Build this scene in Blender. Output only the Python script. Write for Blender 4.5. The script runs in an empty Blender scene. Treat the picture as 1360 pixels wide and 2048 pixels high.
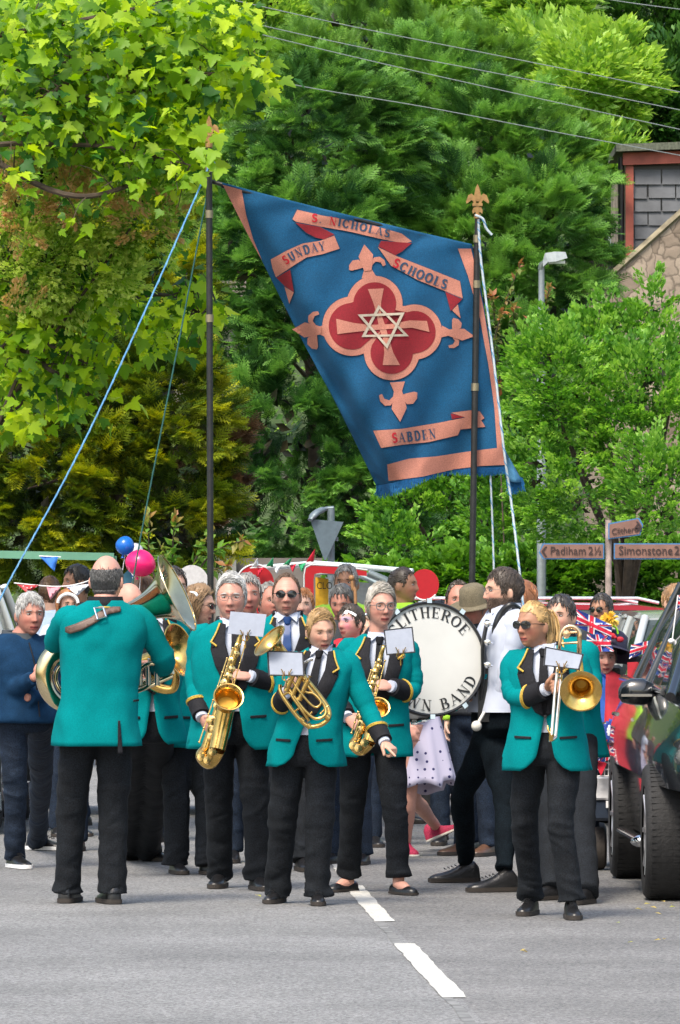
import bpy, bmesh, math, random
import numpy as np
from mathutils import Vector, Matrix, Quaternion, noise as mnoise
random.seed(7); np.random.seed(7); rng = np.random.default_rng(11)
S = bpy.context.scene; C = S.collection
# ---------------- camera, world, sun, exposure ----------------
FP, HZ, CH = 12900.0, 1180.0, 1.68      # focal length in photo pixels, horizon row, lens height
cam = bpy.data.cameras.new('camera'); co = bpy.data.objects.new('camera', cam); C.objects.link(co)
co.location = (0, 0, CH); co.rotation_euler = (math.radians(90), 0, 0)
cam.sensor_fit = 'HORIZONTAL'; cam.sensor_width = 36; cam.lens = 36*FP/1360
cam.shift_y = (HZ-1024)/1360; cam.clip_start = 1; cam.clip_end = 2000
cam.dof.use_dof = True; cam.dof.focus_distance = 35.5; cam.dof.aperture_fstop = 64
S.camera = co
SUN_EL, SUN_AZ = math.radians(56), math.radians(205)   # azimuth measured clockwise from +Y: behind the camera, to the left
w = bpy.data.worlds.new('World'); S.world = w; w.use_nodes = True
nt = w.node_tree; sky = nt.nodes.new('ShaderNodeTexSky'); sky.sky_type = 'NISHITA'; sky.sun_disc = False
sky.sun_elevation = SUN_EL; sky.sun_rotation = SUN_AZ; sky.air_density = 1.4; sky.dust_density = 4; sky.ozone_density = 1
bg = nt.nodes['Background']; bg.inputs[1].default_value = 0.15
nt.links.new(sky.outputs[0], bg.inputs[0])
sl = bpy.data.lights.new('sun', 'SUN'); sl.energy = 2.0; sl.angle = math.radians(18); sl.color = (1, .93, .82)
so = bpy.data.objects.new('sun', sl); C.objects.link(so)
sd = Vector((math.sin(SUN_AZ)*math.cos(SUN_EL), math.cos(SUN_AZ)*math.cos(SUN_EL), math.sin(SUN_EL)))
so.rotation_euler = sd.to_track_quat('Z', 'Y').to_euler(); so.location = (0, 0, 60)
S.view_settings.view_transform = 'Standard'; S.view_settings.look = 'None'
S.view_settings.exposure = 0.95; S.view_settings.gamma = 1

def P(px, py, d):                       # photo pixel + distance -> world point
    return Vector(((px-680)*d/FP, d, CH+(HZ-py)*d/FP))
def GD(py): return FP*CH/(py-HZ)        # ground distance under a row
def V(*a): return Vector(a)
# ---------------- materials ----------------
MATS = {}
def mat(name, col, rough=.6, metal=0., var=.12, vscale=30, bump=0., bscale=120, spec=.5, sheen=0., coat=0., attr=None, trans=0., wr=0., wrscale=7, fine=0., island=0.):
    if name in MATS: return MATS[name]
    m = bpy.data.materials.new(name); m.use_nodes = True; n = m.node_tree.nodes; l = m.node_tree.links
    b = n['Principled BSDF']; b.inputs['Roughness'].default_value = rough; b.inputs['Metallic'].default_value = metal
    b.inputs['Specular IOR Level'].default_value = spec
    if sheen: b.inputs['Sheen Weight'].default_value = sheen; b.inputs['Sheen Roughness'].default_value = .5
    if coat: b.inputs['Coat Weight'].default_value = coat; b.inputs['Coat Roughness'].default_value = .05
    tc = n.new('ShaderNodeTexCoord')
    nz = n.new('ShaderNodeTexNoise'); nz.inputs['Scale'].default_value = vscale; nz.inputs['Detail'].default_value = 5
    l.new(tc.outputs['Object'], nz.inputs['Vector'])
    mx = n.new('ShaderNodeMix'); mx.data_type = 'RGBA'; mx.blend_type = 'MULTIPLY'; mx.inputs['Factor'].default_value = 1
    rr = n.new('ShaderNodeMapRange'); rr.inputs['From Min'].default_value = .3; rr.inputs['From Max'].default_value = .7
    rr.inputs['To Min'].default_value = 1-var; rr.inputs['To Max'].default_value = 1+var
    l.new(nz.outputs['Fac'], rr.inputs['Value'])
    if attr:
        a = n.new('ShaderNodeAttribute'); a.attribute_name = attr; l.new(a.outputs['Color'], mx.inputs['A'])
    else: mx.inputs['A'].default_value = (*col, 1)
    l.new(rr.outputs['Result'], mx.inputs['B'])
    src = mx.outputs['Result']
    if fine:                                  # woven flecks
        n2 = n.new('ShaderNodeTexNoise'); n2.inputs['Scale'].default_value = 170; n2.inputs['Detail'].default_value = 2
        l.new(tc.outputs['Object'], n2.inputs['Vector'])
        r2 = n.new('ShaderNodeMapRange'); r2.inputs['From Min'].default_value = .35; r2.inputs['From Max'].default_value = .65
        r2.inputs['To Min'].default_value = 1-fine; r2.inputs['To Max'].default_value = 1+fine
        l.new(n2.outputs['Fac'], r2.inputs['Value'])
        m2 = n.new('ShaderNodeMix'); m2.data_type = 'RGBA'; m2.blend_type = 'MULTIPLY'; m2.inputs['Factor'].default_value = 1
        l.new(src, m2.inputs['A']); l.new(r2.outputs['Result'], m2.inputs['B']); src = m2.outputs['Result']
    if island:
        gi = n.new('ShaderNodeNewGeometry'); r3 = n.new('ShaderNodeMapRange'); r3.inputs['To Min'].default_value = 1-island; r3.inputs['To Max'].default_value = 1+island; l.new(gi.outputs['Random Per Island'], r3.inputs['Value'])
        m3 = n.new('ShaderNodeMix'); m3.data_type = 'RGBA'; m3.blend_type = 'MULTIPLY'; m3.inputs['Factor'].default_value = 1; l.new(src, m3.inputs['A']); l.new(r3.outputs['Result'], m3.inputs['B']); src = m3.outputs['Result']
    l.new(src, b.inputs['Base Color'])
    last = None
    if wr:                                    # soft cloth folds, warped waves
        wn = n.new('ShaderNodeTexNoise'); wn.noise_type = 'RIDGED_MULTIFRACTAL'; wn.inputs['Scale'].default_value = wrscale; wn.inputs['Detail'].default_value = 2; wn.inputs['Roughness'].default_value = .4; wn.inputs['Distortion'].default_value = .8
        l.new(tc.outputs['Object'], wn.inputs['Vector'])
        bp = n.new('ShaderNodeBump'); bp.inputs['Strength'].default_value = wr; bp.inputs['Distance'].default_value = .016
        l.new(wn.outputs['Fac'], bp.inputs['Height']); last = bp.outputs['Normal']
    if bump:
        bn = n.new('ShaderNodeTexNoise'); bn.inputs['Scale'].default_value = bscale; bn.inputs['Detail'].default_value = 4
        l.new(tc.outputs['Object'], bn.inputs['Vector'])
        bp = n.new('ShaderNodeBump'); bp.inputs['Strength'].default_value = bump; bp.inputs['Distance'].default_value = .01
        l.new(bn.outputs['Fac'], bp.inputs['Height'])
        if last: l.new(last, bp.inputs['Normal'])
        last = bp.outputs['Normal']
    if last: l.new(last, b.inputs['Normal'])
    if trans:
        t = n.new('ShaderNodeBsdfTranslucent'); ms = n.new('ShaderNodeMixShader'); ms.inputs[0].default_value = trans
        l.new(src, t.inputs['Color']); l.new(b.outputs[0], ms.inputs[1]); l.new(t.outputs[0], ms.inputs[2])
        l.new(ms.outputs[0], n['Material Output'].inputs['Surface'])
    MATS[name] = m; return m
def glass(name, col=(.05, .07, .07), rough=.04, alpha=.55):
    if name in MATS: return MATS[name]
    m = bpy.data.materials.new(name); m.use_nodes = True; n = m.node_tree.nodes; l = m.node_tree.links
    b = n['Principled BSDF']; b.inputs['Base Color'].default_value = (*col, 1); b.inputs['Roughness'].default_value = rough
    b.inputs['Specular IOR Level'].default_value = .8; b.inputs['Alpha'].default_value = alpha
    MATS[name] = m; return m
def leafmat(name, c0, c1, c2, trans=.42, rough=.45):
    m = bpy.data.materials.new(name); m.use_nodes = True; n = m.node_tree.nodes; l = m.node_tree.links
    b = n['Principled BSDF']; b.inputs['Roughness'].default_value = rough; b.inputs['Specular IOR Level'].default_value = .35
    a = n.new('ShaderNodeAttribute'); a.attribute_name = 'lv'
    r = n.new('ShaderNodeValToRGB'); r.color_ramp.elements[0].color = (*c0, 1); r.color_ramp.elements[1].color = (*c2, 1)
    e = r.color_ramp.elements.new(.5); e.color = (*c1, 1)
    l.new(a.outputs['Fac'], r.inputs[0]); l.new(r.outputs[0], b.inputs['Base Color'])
    t = n.new('ShaderNodeBsdfTranslucent'); ms = n.new('ShaderNodeMixShader'); ms.inputs[0].default_value = trans
    hs = n.new('ShaderNodeHueSaturation'); hs.inputs['Value'].default_value = 1.5; hs.inputs['Saturation'].default_value = 1.1; hs.inputs['Hue'].default_value = .49
    l.new(r.outputs[0], hs.inputs['Color']); l.new(hs.outputs[0], t.inputs['Color'])
    l.new(b.outputs[0], ms.inputs[1]); l.new(t.outputs[0], ms.inputs[2]); l.new(ms.outputs[0], n['Material Output'].inputs['Surface'])
    MATS[name] = m; return m
# ---------------- mesh builder ----------------
class MB:
    def __init__(s): s.v = []; s.f = []; s.mi = []; s.cur = 0
    def add(s, vs, fs):
        o = len(s.v); s.v += [tuple(p) for p in vs]; s.f += [tuple(i+o for i in f) for f in fs]; s.mi += [s.cur]*len(fs); return s
    def loft(s, rings, cap=True, closed=True):
        n = len(rings[0]); vs = [p for r in rings for p in r]; fs = []
        for i in range(len(rings)-1):
            for j in range(n if closed else n-1):
                k = (j+1) % n; fs.append((i*n+j, i*n+k, (i+1)*n+k, (i+1)*n+j))
        if cap and closed: fs.append(tuple(range(n-1, -1, -1))); fs.append(tuple((len(rings)-1)*n+j for j in range(n)))
        return s.add(vs, fs)
    def tube(s, pts, rad, n=10, cap=True, flat=1., up=None, closed=False):
        pts = [Vector(p) for p in pts]; N = len(pts)
        if not hasattr(rad, '__len__'): rad = [rad]*N
        T = []
        for i in range(N):
            if closed: t = pts[(i+1) % N]-pts[i-1]
            else: t = pts[min(i+1, N-1)]-pts[max(i-1, 0)]
            T.append(t.normalized() if t.length > 1e-9 else Vector((0, 0, 1)))
        u = Vector(up) if up else (Vector((0, 0, 1)) if abs(T[0].z) < .9 else Vector((1, 0, 0)))
        u = (u-T[0]*u.dot(T[0])).normalized(); rings = []
        for i in range(N):
            if i:
                q = T[i-1].rotation_difference(T[i]); u = q @ u; u = (u-T[i]*u.dot(T[i])).normalized()
            w_ = T[i].cross(u)
            rings.append([pts[i]+(u*math.cos(a)*rad[i]*flat+w_*math.sin(a)*rad[i]) for a in [2*math.pi*k/n for k in range(n)]])
        if closed: rings.append(rings[0]); cap = False
        return s.loft(rings, cap)
    def box(s, c, d, M=None, taper=1.):
        x, y, z = [k/2 for k in d]; vs = []
        for sz in (-1, 1):
            t = 1 if sz < 0 else taper
            for sx, sy in ((-1, -1), (1, -1), (1, 1), (-1, 1)): vs.append(Vector((sx*x*t, sy*y*t, sz*z)))
        if M is not None: vs = [M @ p for p in vs]
        vs = [p+Vector(c) for p in vs]
        return s.add(vs, [(3, 2, 1, 0), (4, 5, 6, 7), (0, 1, 5, 4), (1, 2, 6, 5), (2, 3, 7, 6), (3, 0, 4, 7)])
    def ball(s, c, r, n=12, M=None):
        if not hasattr(r, '__len__'): r = (r, r, r)
        vs = []; m = n//2+1
        for i in range(m+1):
            t = math.pi*i/m
            for j in range(n):
                a = 2*math.pi*j/n; vs.append(Vector((r[0]*math.sin(t)*math.cos(a), r[1]*math.sin(t)*math.sin(a), r[2]*math.cos(t))))
        if M is not None: vs = [M @ p for p in vs]
        c = Vector(c); vs = [p+c for p in vs]
        return s.add(vs, [(i*n+j, (i+1)*n+j, (i+1)*n+(j+1) % n, i*n+(j+1) % n) for i in range(m) for j in range(n)])
    def lathe(s, prof, c, axis=(0, 0, 1), n=24, cap=False):       # prof: (radius, along axis)
        q = Vector((0, 0, 1)).rotation_difference(Vector(axis).normalized()); c = Vector(c)
        return s.loft([[c+q @ Vector((r*math.cos(2*math.pi*k/n), r*math.sin(2*math.pi*k/n), h)) for k in range(n)] for r, h in prof], cap)
    def poly(s, pts, th, nrm):                               # flat polygon with thickness
        nrm = Vector(nrm).normalized()*th; n = len(pts); a = [Vector(p) for p in pts]; vs = a+[p+nrm for p in a]
        return s.add(vs, [tuple(range(n)), tuple(range(2*n-1, n-1, -1))]+[(i, (i+1) % n, n+(i+1) % n, n+i) for i in range(n)])
    def mesh(s, name, mats, smooth=True):
        me = bpy.data.meshes.new(name); me.from_pydata(s.v, [], s.f)
        for m in (mats if isinstance(mats, (list, tuple)) else [mats]): me.materials.append(m)
        if any(s.mi): me.polygons.foreach_set('material_index', s.mi)
        if smooth: me.polygons.foreach_set('use_smooth', [True]*len(me.polygons))
        bm = bmesh.new(); bm.from_mesh(me); bmesh.ops.recalc_face_normals(bm, faces=bm.faces); bm.to_mesh(me); bm.free()
        me.update(); return me
    def build(s, name, mats, parent=None, smooth=True, split=None):
        me = s.mesh(name, mats, smooth)
        if smooth: 
            try: me.set_sharp_from_angle(angle=math.radians(50 if split is None else split))
            except Exception: pass
        return link(name, me, parent)
def link(name, me, parent=None):
    o = bpy.data.objects.new(name, me); C.objects.link(o)
    if parent is not None:
        o.parent = parent; o.matrix_parent_inverse = Matrix.Identity(4)
        if me is not None: # meshes are made in world space; move them into the parent's frame
            M = world_of(parent).inverted(); me.transform(M)
    return o
def world_of(o):
    M = o.matrix_basis.copy(); p = o.parent
    while p: M = p.matrix_basis @ M; p = p.parent
    return M
def tag(o, label, cat, group=None):
    o['label'] = label; o['category'] = cat
    if group: o['group'] = group
    return o
def thing(name, label, cat, loc, group=None):
    o = bpy.data.objects.new(name, None); C.objects.link(o); o.location = loc; o.empty_display_size = .2
    return tag(o, label, cat, group)
def rebase(o, loc=None):            # put a single-mesh thing's origin at its base
    me = o.data
    if loc is None:
        a = np.empty(len(me.vertices)*3); me.vertices.foreach_get('co', a); a = a.reshape(-1, 3)
        loc = Vector(((a[:, 0].min()+a[:, 0].max())/2, (a[:, 1].min()+a[:, 1].max())/2, a[:, 2].min()))
    me.transform(Matrix.Translation(-Vector(loc))); o.location = loc; return o
def struct(o): o['kind'] = 'structure'; return o
def remesh(mb, vox, smooth_it=2, disp=None):
    me = mb.mesh('tmp', [], False); o = bpy.data.objects.new('tmp', me); C.objects.link(o)
    m = o.modifiers.new('r', 'REMESH'); m.mode = 'VOXEL'; m.voxel_size = vox; m.adaptivity = 0
    if smooth_it:
        k = o.modifiers.new('s', 'SMOOTH'); k.iterations = smooth_it; k.factor = .5
    dg = bpy.context.evaluated_depsgraph_get(); r = bpy.data.meshes.new_from_object(o.evaluated_get(dg))
    bpy.data.objects.remove(o); bpy.data.meshes.remove(me)
    r.polygons.foreach_set('use_smooth', [True]*len(r.polygons)); return r
def getco(me):
    a = np.empty(len(me.vertices)*3, dtype=np.float64); me.vertices.foreach_get('co', a); return a.reshape(-1, 3)
def setco(me, a): me.vertices.foreach_set('co', a.ravel()); me.update()
def bez(pts, n=8):                  # Catmull-Rom through points
    pts = [Vector(p) for p in pts]; out = []
    for i in range(len(pts)-1):
        p0 = pts[max(i-1, 0)]; p1 = pts[i]; p2 = pts[i+1]; p3 = pts[min(i+2, len(pts)-1)]
        for k in range(n):
            t = k/n; out.append(.5*((2*p1)+(p2-p0)*t+(2*p0-5*p1+4*p2-p3)*t*t+(3*p1-p0-3*p2+p3)*t**3))
    return out+[pts[-1]]
def lerp(a, b, t): return a+(b-a)*t
def interp(tab, x):
    if x <= tab[0][0]: return tab[0][1:]
    for a, b in zip(tab, tab[1:]):
        if x <= b[0]:
            t = (x-a[0])/(b[0]-a[0]); return [p+(q-p)*t for p, q in zip(a[1:], b[1:])]
    return tab[-1][1:]
# ---------------- foliage ----------------
rng = np.random.default_rng(11)
def T_spray():
    # feathery conifer frond in the xy plane, growing along +y, length 1
    v = []; f = []
    def tri(a, b, c): 
        o = len(v); v.extend([a, b, c]); f.append((o, o+1, o+2))
    tri((-.012, 0, 0), (.012, 0, 0), (0, 1, .04))
    k = 5
    for i in range(k):
        t = .1+.8*i/k; L = .52*(1-t)**.7+.08
        for sgn in (-1, 1):
            b = (0, t, 0); e = (sgn*L*.74, t+L*.78, -.10*L); 
            tri((0, t-.05, 0), (sgn*.03, t+.08, 0), e)
            m = (e[0]*.45, t+(e[1]-t)*.45, e[2]*.45)
            tri((m[0]-.03, m[1]-.02, m[2]), (m[0]+.03, m[1]+.05, m[2]), (m[0]+sgn*L*.38, m[1]+L*.12, m[2]+.05))
            tri((m[0]-.03, m[1]-.02, m[2]), (m[0]+.03, m[1]+.05, m[2]), (m[0]+sgn*L*.02, m[1]+L*.45, m[2]+.05))
    return np.array(v), f
def T_leaf(w=.5):
    return np.array([(0, 0, 0), (w*.5, .45, .10), (0, 1, -.03), (-w*.5, .45, .10), (0, .45, 0)]), [(0, 1, 4), (1, 2, 4), (2, 3, 4), (3, 0, 4)]
def T_quad(w=.6):
    return np.array([(0, 0, 0), (w*.5, .5, .12), (0, 1, 0), (-w*.5, .5, .12)]), [(0, 1, 2), (0, 2, 3)]
def T_maple():
    pts = [(0, .02), (.16, -.03), (.36, -.02), (.31, .10), (.44, .15), (.58, .30), (.46, .33), (.52, .50), (.38, .48), (.26, .44), (.25, .62), (.19, .68), (.12, .86), (0, 1.0)]
    v = [(0, .3, 0)]+[(x, y, .22*abs(x)-.18*(y-.4)**2) for x, y in pts]+[(-x, y, .22*abs(x)-.18*(y-.4)**2) for x, y in pts[-2:0:-1]]
    n = len(v)-1
    return np.array(v), [(0, 1+i, 1+(i+1) % n) for i in range(n)]
def T_pinn():   # rowan-like leaf: a row of leaflets
    v = []; f = []
    for i in range(5):
        t = .15+.17*i
        for s in (-1, 1):
            o = len(v); v += [(0, t, 0), (s*.18, t+.02, .03), (s*.38, t+.14, -.04), (s*.17, t+.10, .0)]; f += [(o, o+1, o+2), (o, o+2, o+3)]
    o = len(v); v += [(0, .85, 0), (.07, 1, 0), (0, 1.2, 0), (-.07, 1, 0)]; f += [(o, o+1, o+2, o+3)]
    return np.array(v), f
TPL = {'spray': T_spray(), 'leaf': T_leaf(), 'quad': T_quad(), 'maple': T_maple(), 'pinn': T_pinn(), 'ivy': T_leaf(.95)}
def unit(a): return a/np.maximum(np.linalg.norm(a, axis=-1, keepdims=True), 1e-9)
def scatter(name, tpl, pos, dirs, nrm, scl, lv, m, parent=None, extra=None):
    tv, tf = TPL[tpl]; k = len(tv); N = len(pos)
    d = unit(dirs); n = nrm-d*(nrm*d).sum(1, keepdims=True); n = unit(n); x = np.cross(d, n)
    co_ = pos[:, None, :]+scl[:, None, None]*(tv[None, :, 0:1]*x[:, None]+tv[None, :, 1:2]*d[:, None]+tv[None, :, 2:3]*n[:, None])
    co_ = co_.reshape(-1, 3)
    loops = []; tot = []
    for f in tf: loops += f; tot.append(len(f))
    loops = np.array(loops); L = (loops[None, :]+(np.arange(N)*k)[:, None]).ravel(); tot = np.tile(tot, N)
    lvv = np.repeat(lv, k)
    me = bpy.data.meshes.new(name); me.vertices.add(len(co_)); me.vertices.foreach_set('co', co_.ravel())
    me.loops.add(len(L)); me.loops.foreach_set('vertex_index', L.astype(np.int32))
    me.polygons.add(len(tot)); st = np.concatenate([[0], np.cumsum(tot)[:-1]]); me.polygons.foreach_set('loop_start', st.astype(np.int32)); me.polygons.foreach_set('loop_total', tot.astype(np.int32))
    me.materials.append(m); a = me.attributes.new('lv', 'FLOAT', 'POINT'); a.data.foreach_set('value', lvv.astype(np.float32))
    me.update(calc_edges=True); me.validate()
    return link(name, me, parent)
def crown_points(ells, n, front=.72):
    """n points on the surface of a union of ellipsoids (cx,cy,cz,rx,ry,rz), with outward normals"""
    out = []; nr = []; E = np.array(ells, float); wts = (E[:, 3]*E[:, 5]); wts /= wts.sum()
    while len(out) < n:
        i = rng.choice(len(E), p=wts); e = E[i]; u = unit(rng.normal(size=3)[None])[0]
        if u[1] > 0 and rng.random() < front: u[1] = -u[1]
        p = e[:3]+u*e[3:]*rng.uniform(.82, 1.04)
        q = ((p-E[:, :3])/E[:, 3:]); ins = (q*q).sum(1); ins[i] = 9
        if (ins < .7).any() or p[2] < .15: continue
        out.append(p); nr.append(unit((u/e[3:])[None])[0])
    return np.array(out), np.array(nr)
def foliage(name, ells, m, parent, tpl='spray', clumps=150, per=40, size=(.22, .4), cl=(.8, .28), up=.5, droop=0., lvspread=.34, front=.72, lvbase=.5, zgrad=0.):
    cp, cn = crown_points(ells, clumps, front)
    P_, D_, N_, S_, L_ = [], [], [], [], []
    z0 = cp[:, 2].min(); z1 = cp[:, 2].max()
    for c, nn in zip(cp, cn):
        ax = unit((nn+np.array([0, 0, up])+rng.normal(size=3)*.22)[None])[0]
        L = cl[0]*rng.uniform(.6, 1.3); R = cl[1]*rng.uniform(.7, 1.25)
        t = rng.random(per)**.7; off = unit(rng.normal(size=(per, 3)))*(rng.random((per, 1))**.5)*R*(1.15-t[:, None]*.95)
        pos = c+ax*(t[:, None]-.45)*L+off*np.array([1, 1, .55])+np.array([0, 0, -1])*(t[:, None]**2)*droop*L
        d = ax*1.1+off/R*.75+rng.normal(size=(per, 3))*.28+np.array([0, 0, -droop])*t[:, None]
        nrm = np.array([0, 0, 1.])+off/R*.5+rng.normal(size=(per, 3))*.45
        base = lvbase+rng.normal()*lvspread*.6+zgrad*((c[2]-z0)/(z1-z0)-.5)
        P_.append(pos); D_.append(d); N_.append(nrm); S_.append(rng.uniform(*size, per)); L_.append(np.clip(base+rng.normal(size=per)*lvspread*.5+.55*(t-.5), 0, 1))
    return scatter(name, tpl, np.concatenate(P_), np.concatenate(D_), np.concatenate(N_), np.concatenate(S_), np.concatenate(L_), m, parent)
BARK = mat('bark', (.07, .05, .035), .9, var=.4, vscale=12, bump=.6, bscale=25)
DEAD = mat('inner_twigs', (.035, .028, .018), .95, var=.5, vscale=20)
def limbs(name, base, top, r0, r1, parent, nb=0, ells=None, m=BARK):
    mb = MB(); base = Vector(base); top = Vector(top)
    pts = [base.lerp(top, k/7)+Vector((random.uniform(-.05, .05), random.uniform(-.05, .05), 0))*(k > 0)*2 for k in range(8)]
    mb.tube(pts, [lerp(r0, r1, (k/7)**.7) for k in range(8)], 9)
    for _ in range(nb):
        e = random.choice(ells); t = random.uniform(.25, .95); a = base.lerp(top, t)
        b = Vector(e[:3])+Vector((random.uniform(-.8, .8)*e[3], random.uniform(-.9, .5)*e[4], random.uniform(-.5, .8)*e[5]))
        mid = a.lerp(b, .5)+Vector((0, 0, random.uniform(-.2, .3)))
        rr = lerp(r0, r1, t)*.45; q = bez([a, mid, b], 5); mb.tube(q, [lerp(rr, .008, i/(len(q)-1)) for i in range(len(q))], 6)
    return mb.build(name, m, parent)
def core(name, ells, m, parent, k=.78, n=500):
    """inner twigs filling the middle of a crown, darkened to shade its gaps"""
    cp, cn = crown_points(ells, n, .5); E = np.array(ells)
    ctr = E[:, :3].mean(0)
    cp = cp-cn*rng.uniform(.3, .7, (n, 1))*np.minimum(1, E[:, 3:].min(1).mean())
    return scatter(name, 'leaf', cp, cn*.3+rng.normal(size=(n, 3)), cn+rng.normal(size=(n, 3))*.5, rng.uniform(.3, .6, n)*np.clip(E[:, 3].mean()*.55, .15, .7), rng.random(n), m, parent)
def tree(name, label, ells, m, base, th, clumps, per, group=None, cat='tree', nb=10, corem=None, coren=420, tr=.16, topz=None, **kw):
    t = thing(name, label, cat, base, group)
    limbs('trunk', base, (base[0]+.1, base[1], th), tr, .03, t, nb, ells)
    foliage('crown', ells, m, t, clumps=clumps, per=per, **kw)
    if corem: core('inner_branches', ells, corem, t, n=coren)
    return t
def px_ell(px, py, rx, ry, d, dy=None):          # an ellipsoid that covers this much of the photo at distance d
    c = P(px, py, d); s = d/FP; return (c.x, c.y, c.z, rx*s, (dy if dy else (rx+ry)/2*s*.8), ry*s)

# foliage colours
L_LEY = leafmat('leyland_green', (.022, .075, .02), (.07, .19, .036), (.21, .42, .08), .33)
L_LEY2 = leafmat('leyland_pale', (.04, .11, .02), (.11, .245, .04), (.23, .42, .07), .35)
L_GOLD = leafmat('golden_cypress', (.02, .05, .008), (.11, .18, .012), (.40, .42, .02), .3)
L_SYC = leafmat('sycamore_leaf', (.03, .12, .016), (.19, .36, .015), (.46, .62, .03), .5, .5)
L_BUSH = leafmat('bush_leaf', (.04, .14, .02), (.13, .32, .04), (.30, .52, .09), .42, .4)
L_ROW = leafmat('bronze_shrub', (.07, .17, .025), (.27, .44, .06), (.58, .68, .18), .5, .4)
L_HILL = leafmat('hill_leaf', (.05, .14, .02), (.17, .35, .05), (.36, .54, .09), .4)
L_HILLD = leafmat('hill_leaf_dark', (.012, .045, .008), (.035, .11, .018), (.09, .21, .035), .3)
L_IVY = leafmat('ivy_leaf', (.02, .08, .010), (.07, .21, .02), (.20, .42, .05), .3, .4)
L_SHADETWIG = leafmat('shade_twig', (.008, .010, .004), (.014, .016, .007), (.03, .026, .012), .1)  # twig colour taken near black, paints the shade inside crowns
L_BROWN = leafmat('brown_foliage', (.04, .025, .014), (.09, .05, .025), (.15, .09, .04), .2)

# ---------------- ground ----------------
def asphalt(name, base, tone=0):
    m = bpy.data.materials.new(name); m.use_nodes = True; n = m.node_tree.nodes; l = m.node_tree.links
    b = n['Principled BSDF']; b.inputs['Roughness'].default_value = .8; b.inputs['Specular IOR Level'].default_value = .35
    tc = n.new('ShaderNodeTexCoord')
    def noise(sc, det=3): 
        q = n.new('ShaderNodeTexNoise'); q.inputs['Scale'].default_value = sc; q.inputs['Detail'].default_value = det; l.new(tc.outputs['Object'], q.inputs['Vector']); return q
    v = n.new('ShaderNodeTexVoronoi'); v.inputs['Scale'].default_value = 85; l.new(tc.outputs['Object'], v.inputs['Vector'])
    cr = n.new('ShaderNodeValToRGB'); cr.color_ramp.elements[0].position = .12; cr.color_ramp.elements[1].position = .9
    cr.color_ramp.elements[0].color = (*[c*.55 for c in base], 1); cr.color_ramp.elements[1].color = (*[c*1.6 for c in base], 1)
    l.new(v.outputs['Color'], cr.inputs[0])
    big = noise(.8, 6); rr = n.new('ShaderNodeMapRange'); rr.inputs['From Min'].default_value = .3; rr.inputs['From Max'].default_value = .7; rr.inputs['To Min'].default_value = .78; rr.inputs['To Max'].default_value = 1.18
    l.new(big.outputs['Fac'], rr.inputs['Value'])
    mx = n.new('ShaderNodeMix'); mx.data_type = 'RGBA'; mx.blend_type = 'MULTIPLY'; mx.inputs['Factor'].default_value = 1
    l.new(cr.outputs[0], mx.inputs['A']); l.new(rr.outputs['Result'], mx.inputs['B'])
    l.new(mx.outputs['Result'], b.inputs['Base Color'])
    bp = n.new('ShaderNodeBump'); bp.inputs['Strength'].default_value = .7; bp.inputs['Distance'].default_value = .006
    l.new(v.outputs['Distance'], bp.inputs['Height']); l.new(bp.outputs['Normal'], b.inputs['Normal']); return m
def sheet(name, pts, z, m):
    mb = MB(); mb.add([(x, y, z) for x, y in pts], [tuple(range(len(pts)))]); return struct(mb.build(name, m, smooth=False))
GRASS = mat('ground_cover', (.045, .075, .02), .95, var=.5, vscale=3, bump=.5, bscale=14)
# one terrain sheet: flat to 92 m, then the wooded hillside
def hz(x, y):
    if y < 88: return -.06
    t = y-88; return -.06+.17*t+.0011*t*t+1.2*math.sin(x*.06+1)*min(1, t/20)+.03*x*min(1, t/40)
xs = [-120+8*i for i in range(31)]; ys = [-30, 0, 40, 60, 80, 88]+[92+6*i for i in range(34)]
mb = MB(); mb.loft([[(x, y, hz(x, y)) for x in xs] for y in ys], closed=False); struct(mb.build('ground', GRASS))
ASPH = asphalt('asphalt', (.172, .172, .17)); ASPH2 = asphalt('asphalt_older', (.152, .15, .147))
CX = [(0, 1.55), (20, .77), (26.5, .50), (31, .315), (36.6, .10), (41.7, -.03), (46, .0), (51, .22), (58, .9), (66, 2.3)]
cl = lambda y: interp(CX, y)[0]
yy = [0, 20, 26.5, 31, 36.6, 41.7, 46, 51, 58, 64]
sheet('road', [(-14, -20), (1.7, -20)]+[(cl(y), y) for y in yy]+[(2.3, 66), (2.3, 68), (-14, 68)], 0, ASPH)
sheet('road_lane', [(1.7, -20), (14, -20), (14, 68), (2.3, 68), (2.3, 66)]+[(cl(y), y) for y in yy[::-1]], 0, ASPH2)
WHITE_P = mat('road_paint', (.52, .51, .47), .7, var=.12, vscale=9, bump=.5, bscale=260, fine=.12)
def wear(m):
    n = m.node_tree.nodes; l = m.node_tree.links; b = n['Principled BSDF']; src = b.inputs['Base Color'].links[0].from_socket; tc = n.new('ShaderNodeTexCoord')
    q = n.new('ShaderNodeTexNoise'); q.inputs['Scale'].default_value = 22; q.inputs['Detail'].default_value = 8; q.inputs['Roughness'].default_value = .75; l.new(tc.outputs['Object'], q.inputs['Vector'])
    r = n.new('ShaderNodeMapRange'); r.inputs['From Min'].default_value = .57; r.inputs['From Max'].default_value = .66; l.new(q.outputs['Fac'], r.inputs['Value'])
    x = n.new('ShaderNodeMix'); x.data_type = 'RGBA'; l.new(r.outputs['Result'], x.inputs['Factor']); l.new(src, x.inputs['A']); x.inputs['B'].default_value = (.2, .2, .19, 1); l.new(x.outputs['Result'], b.inputs['Base Color'])
wear(WHITE_P)
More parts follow.
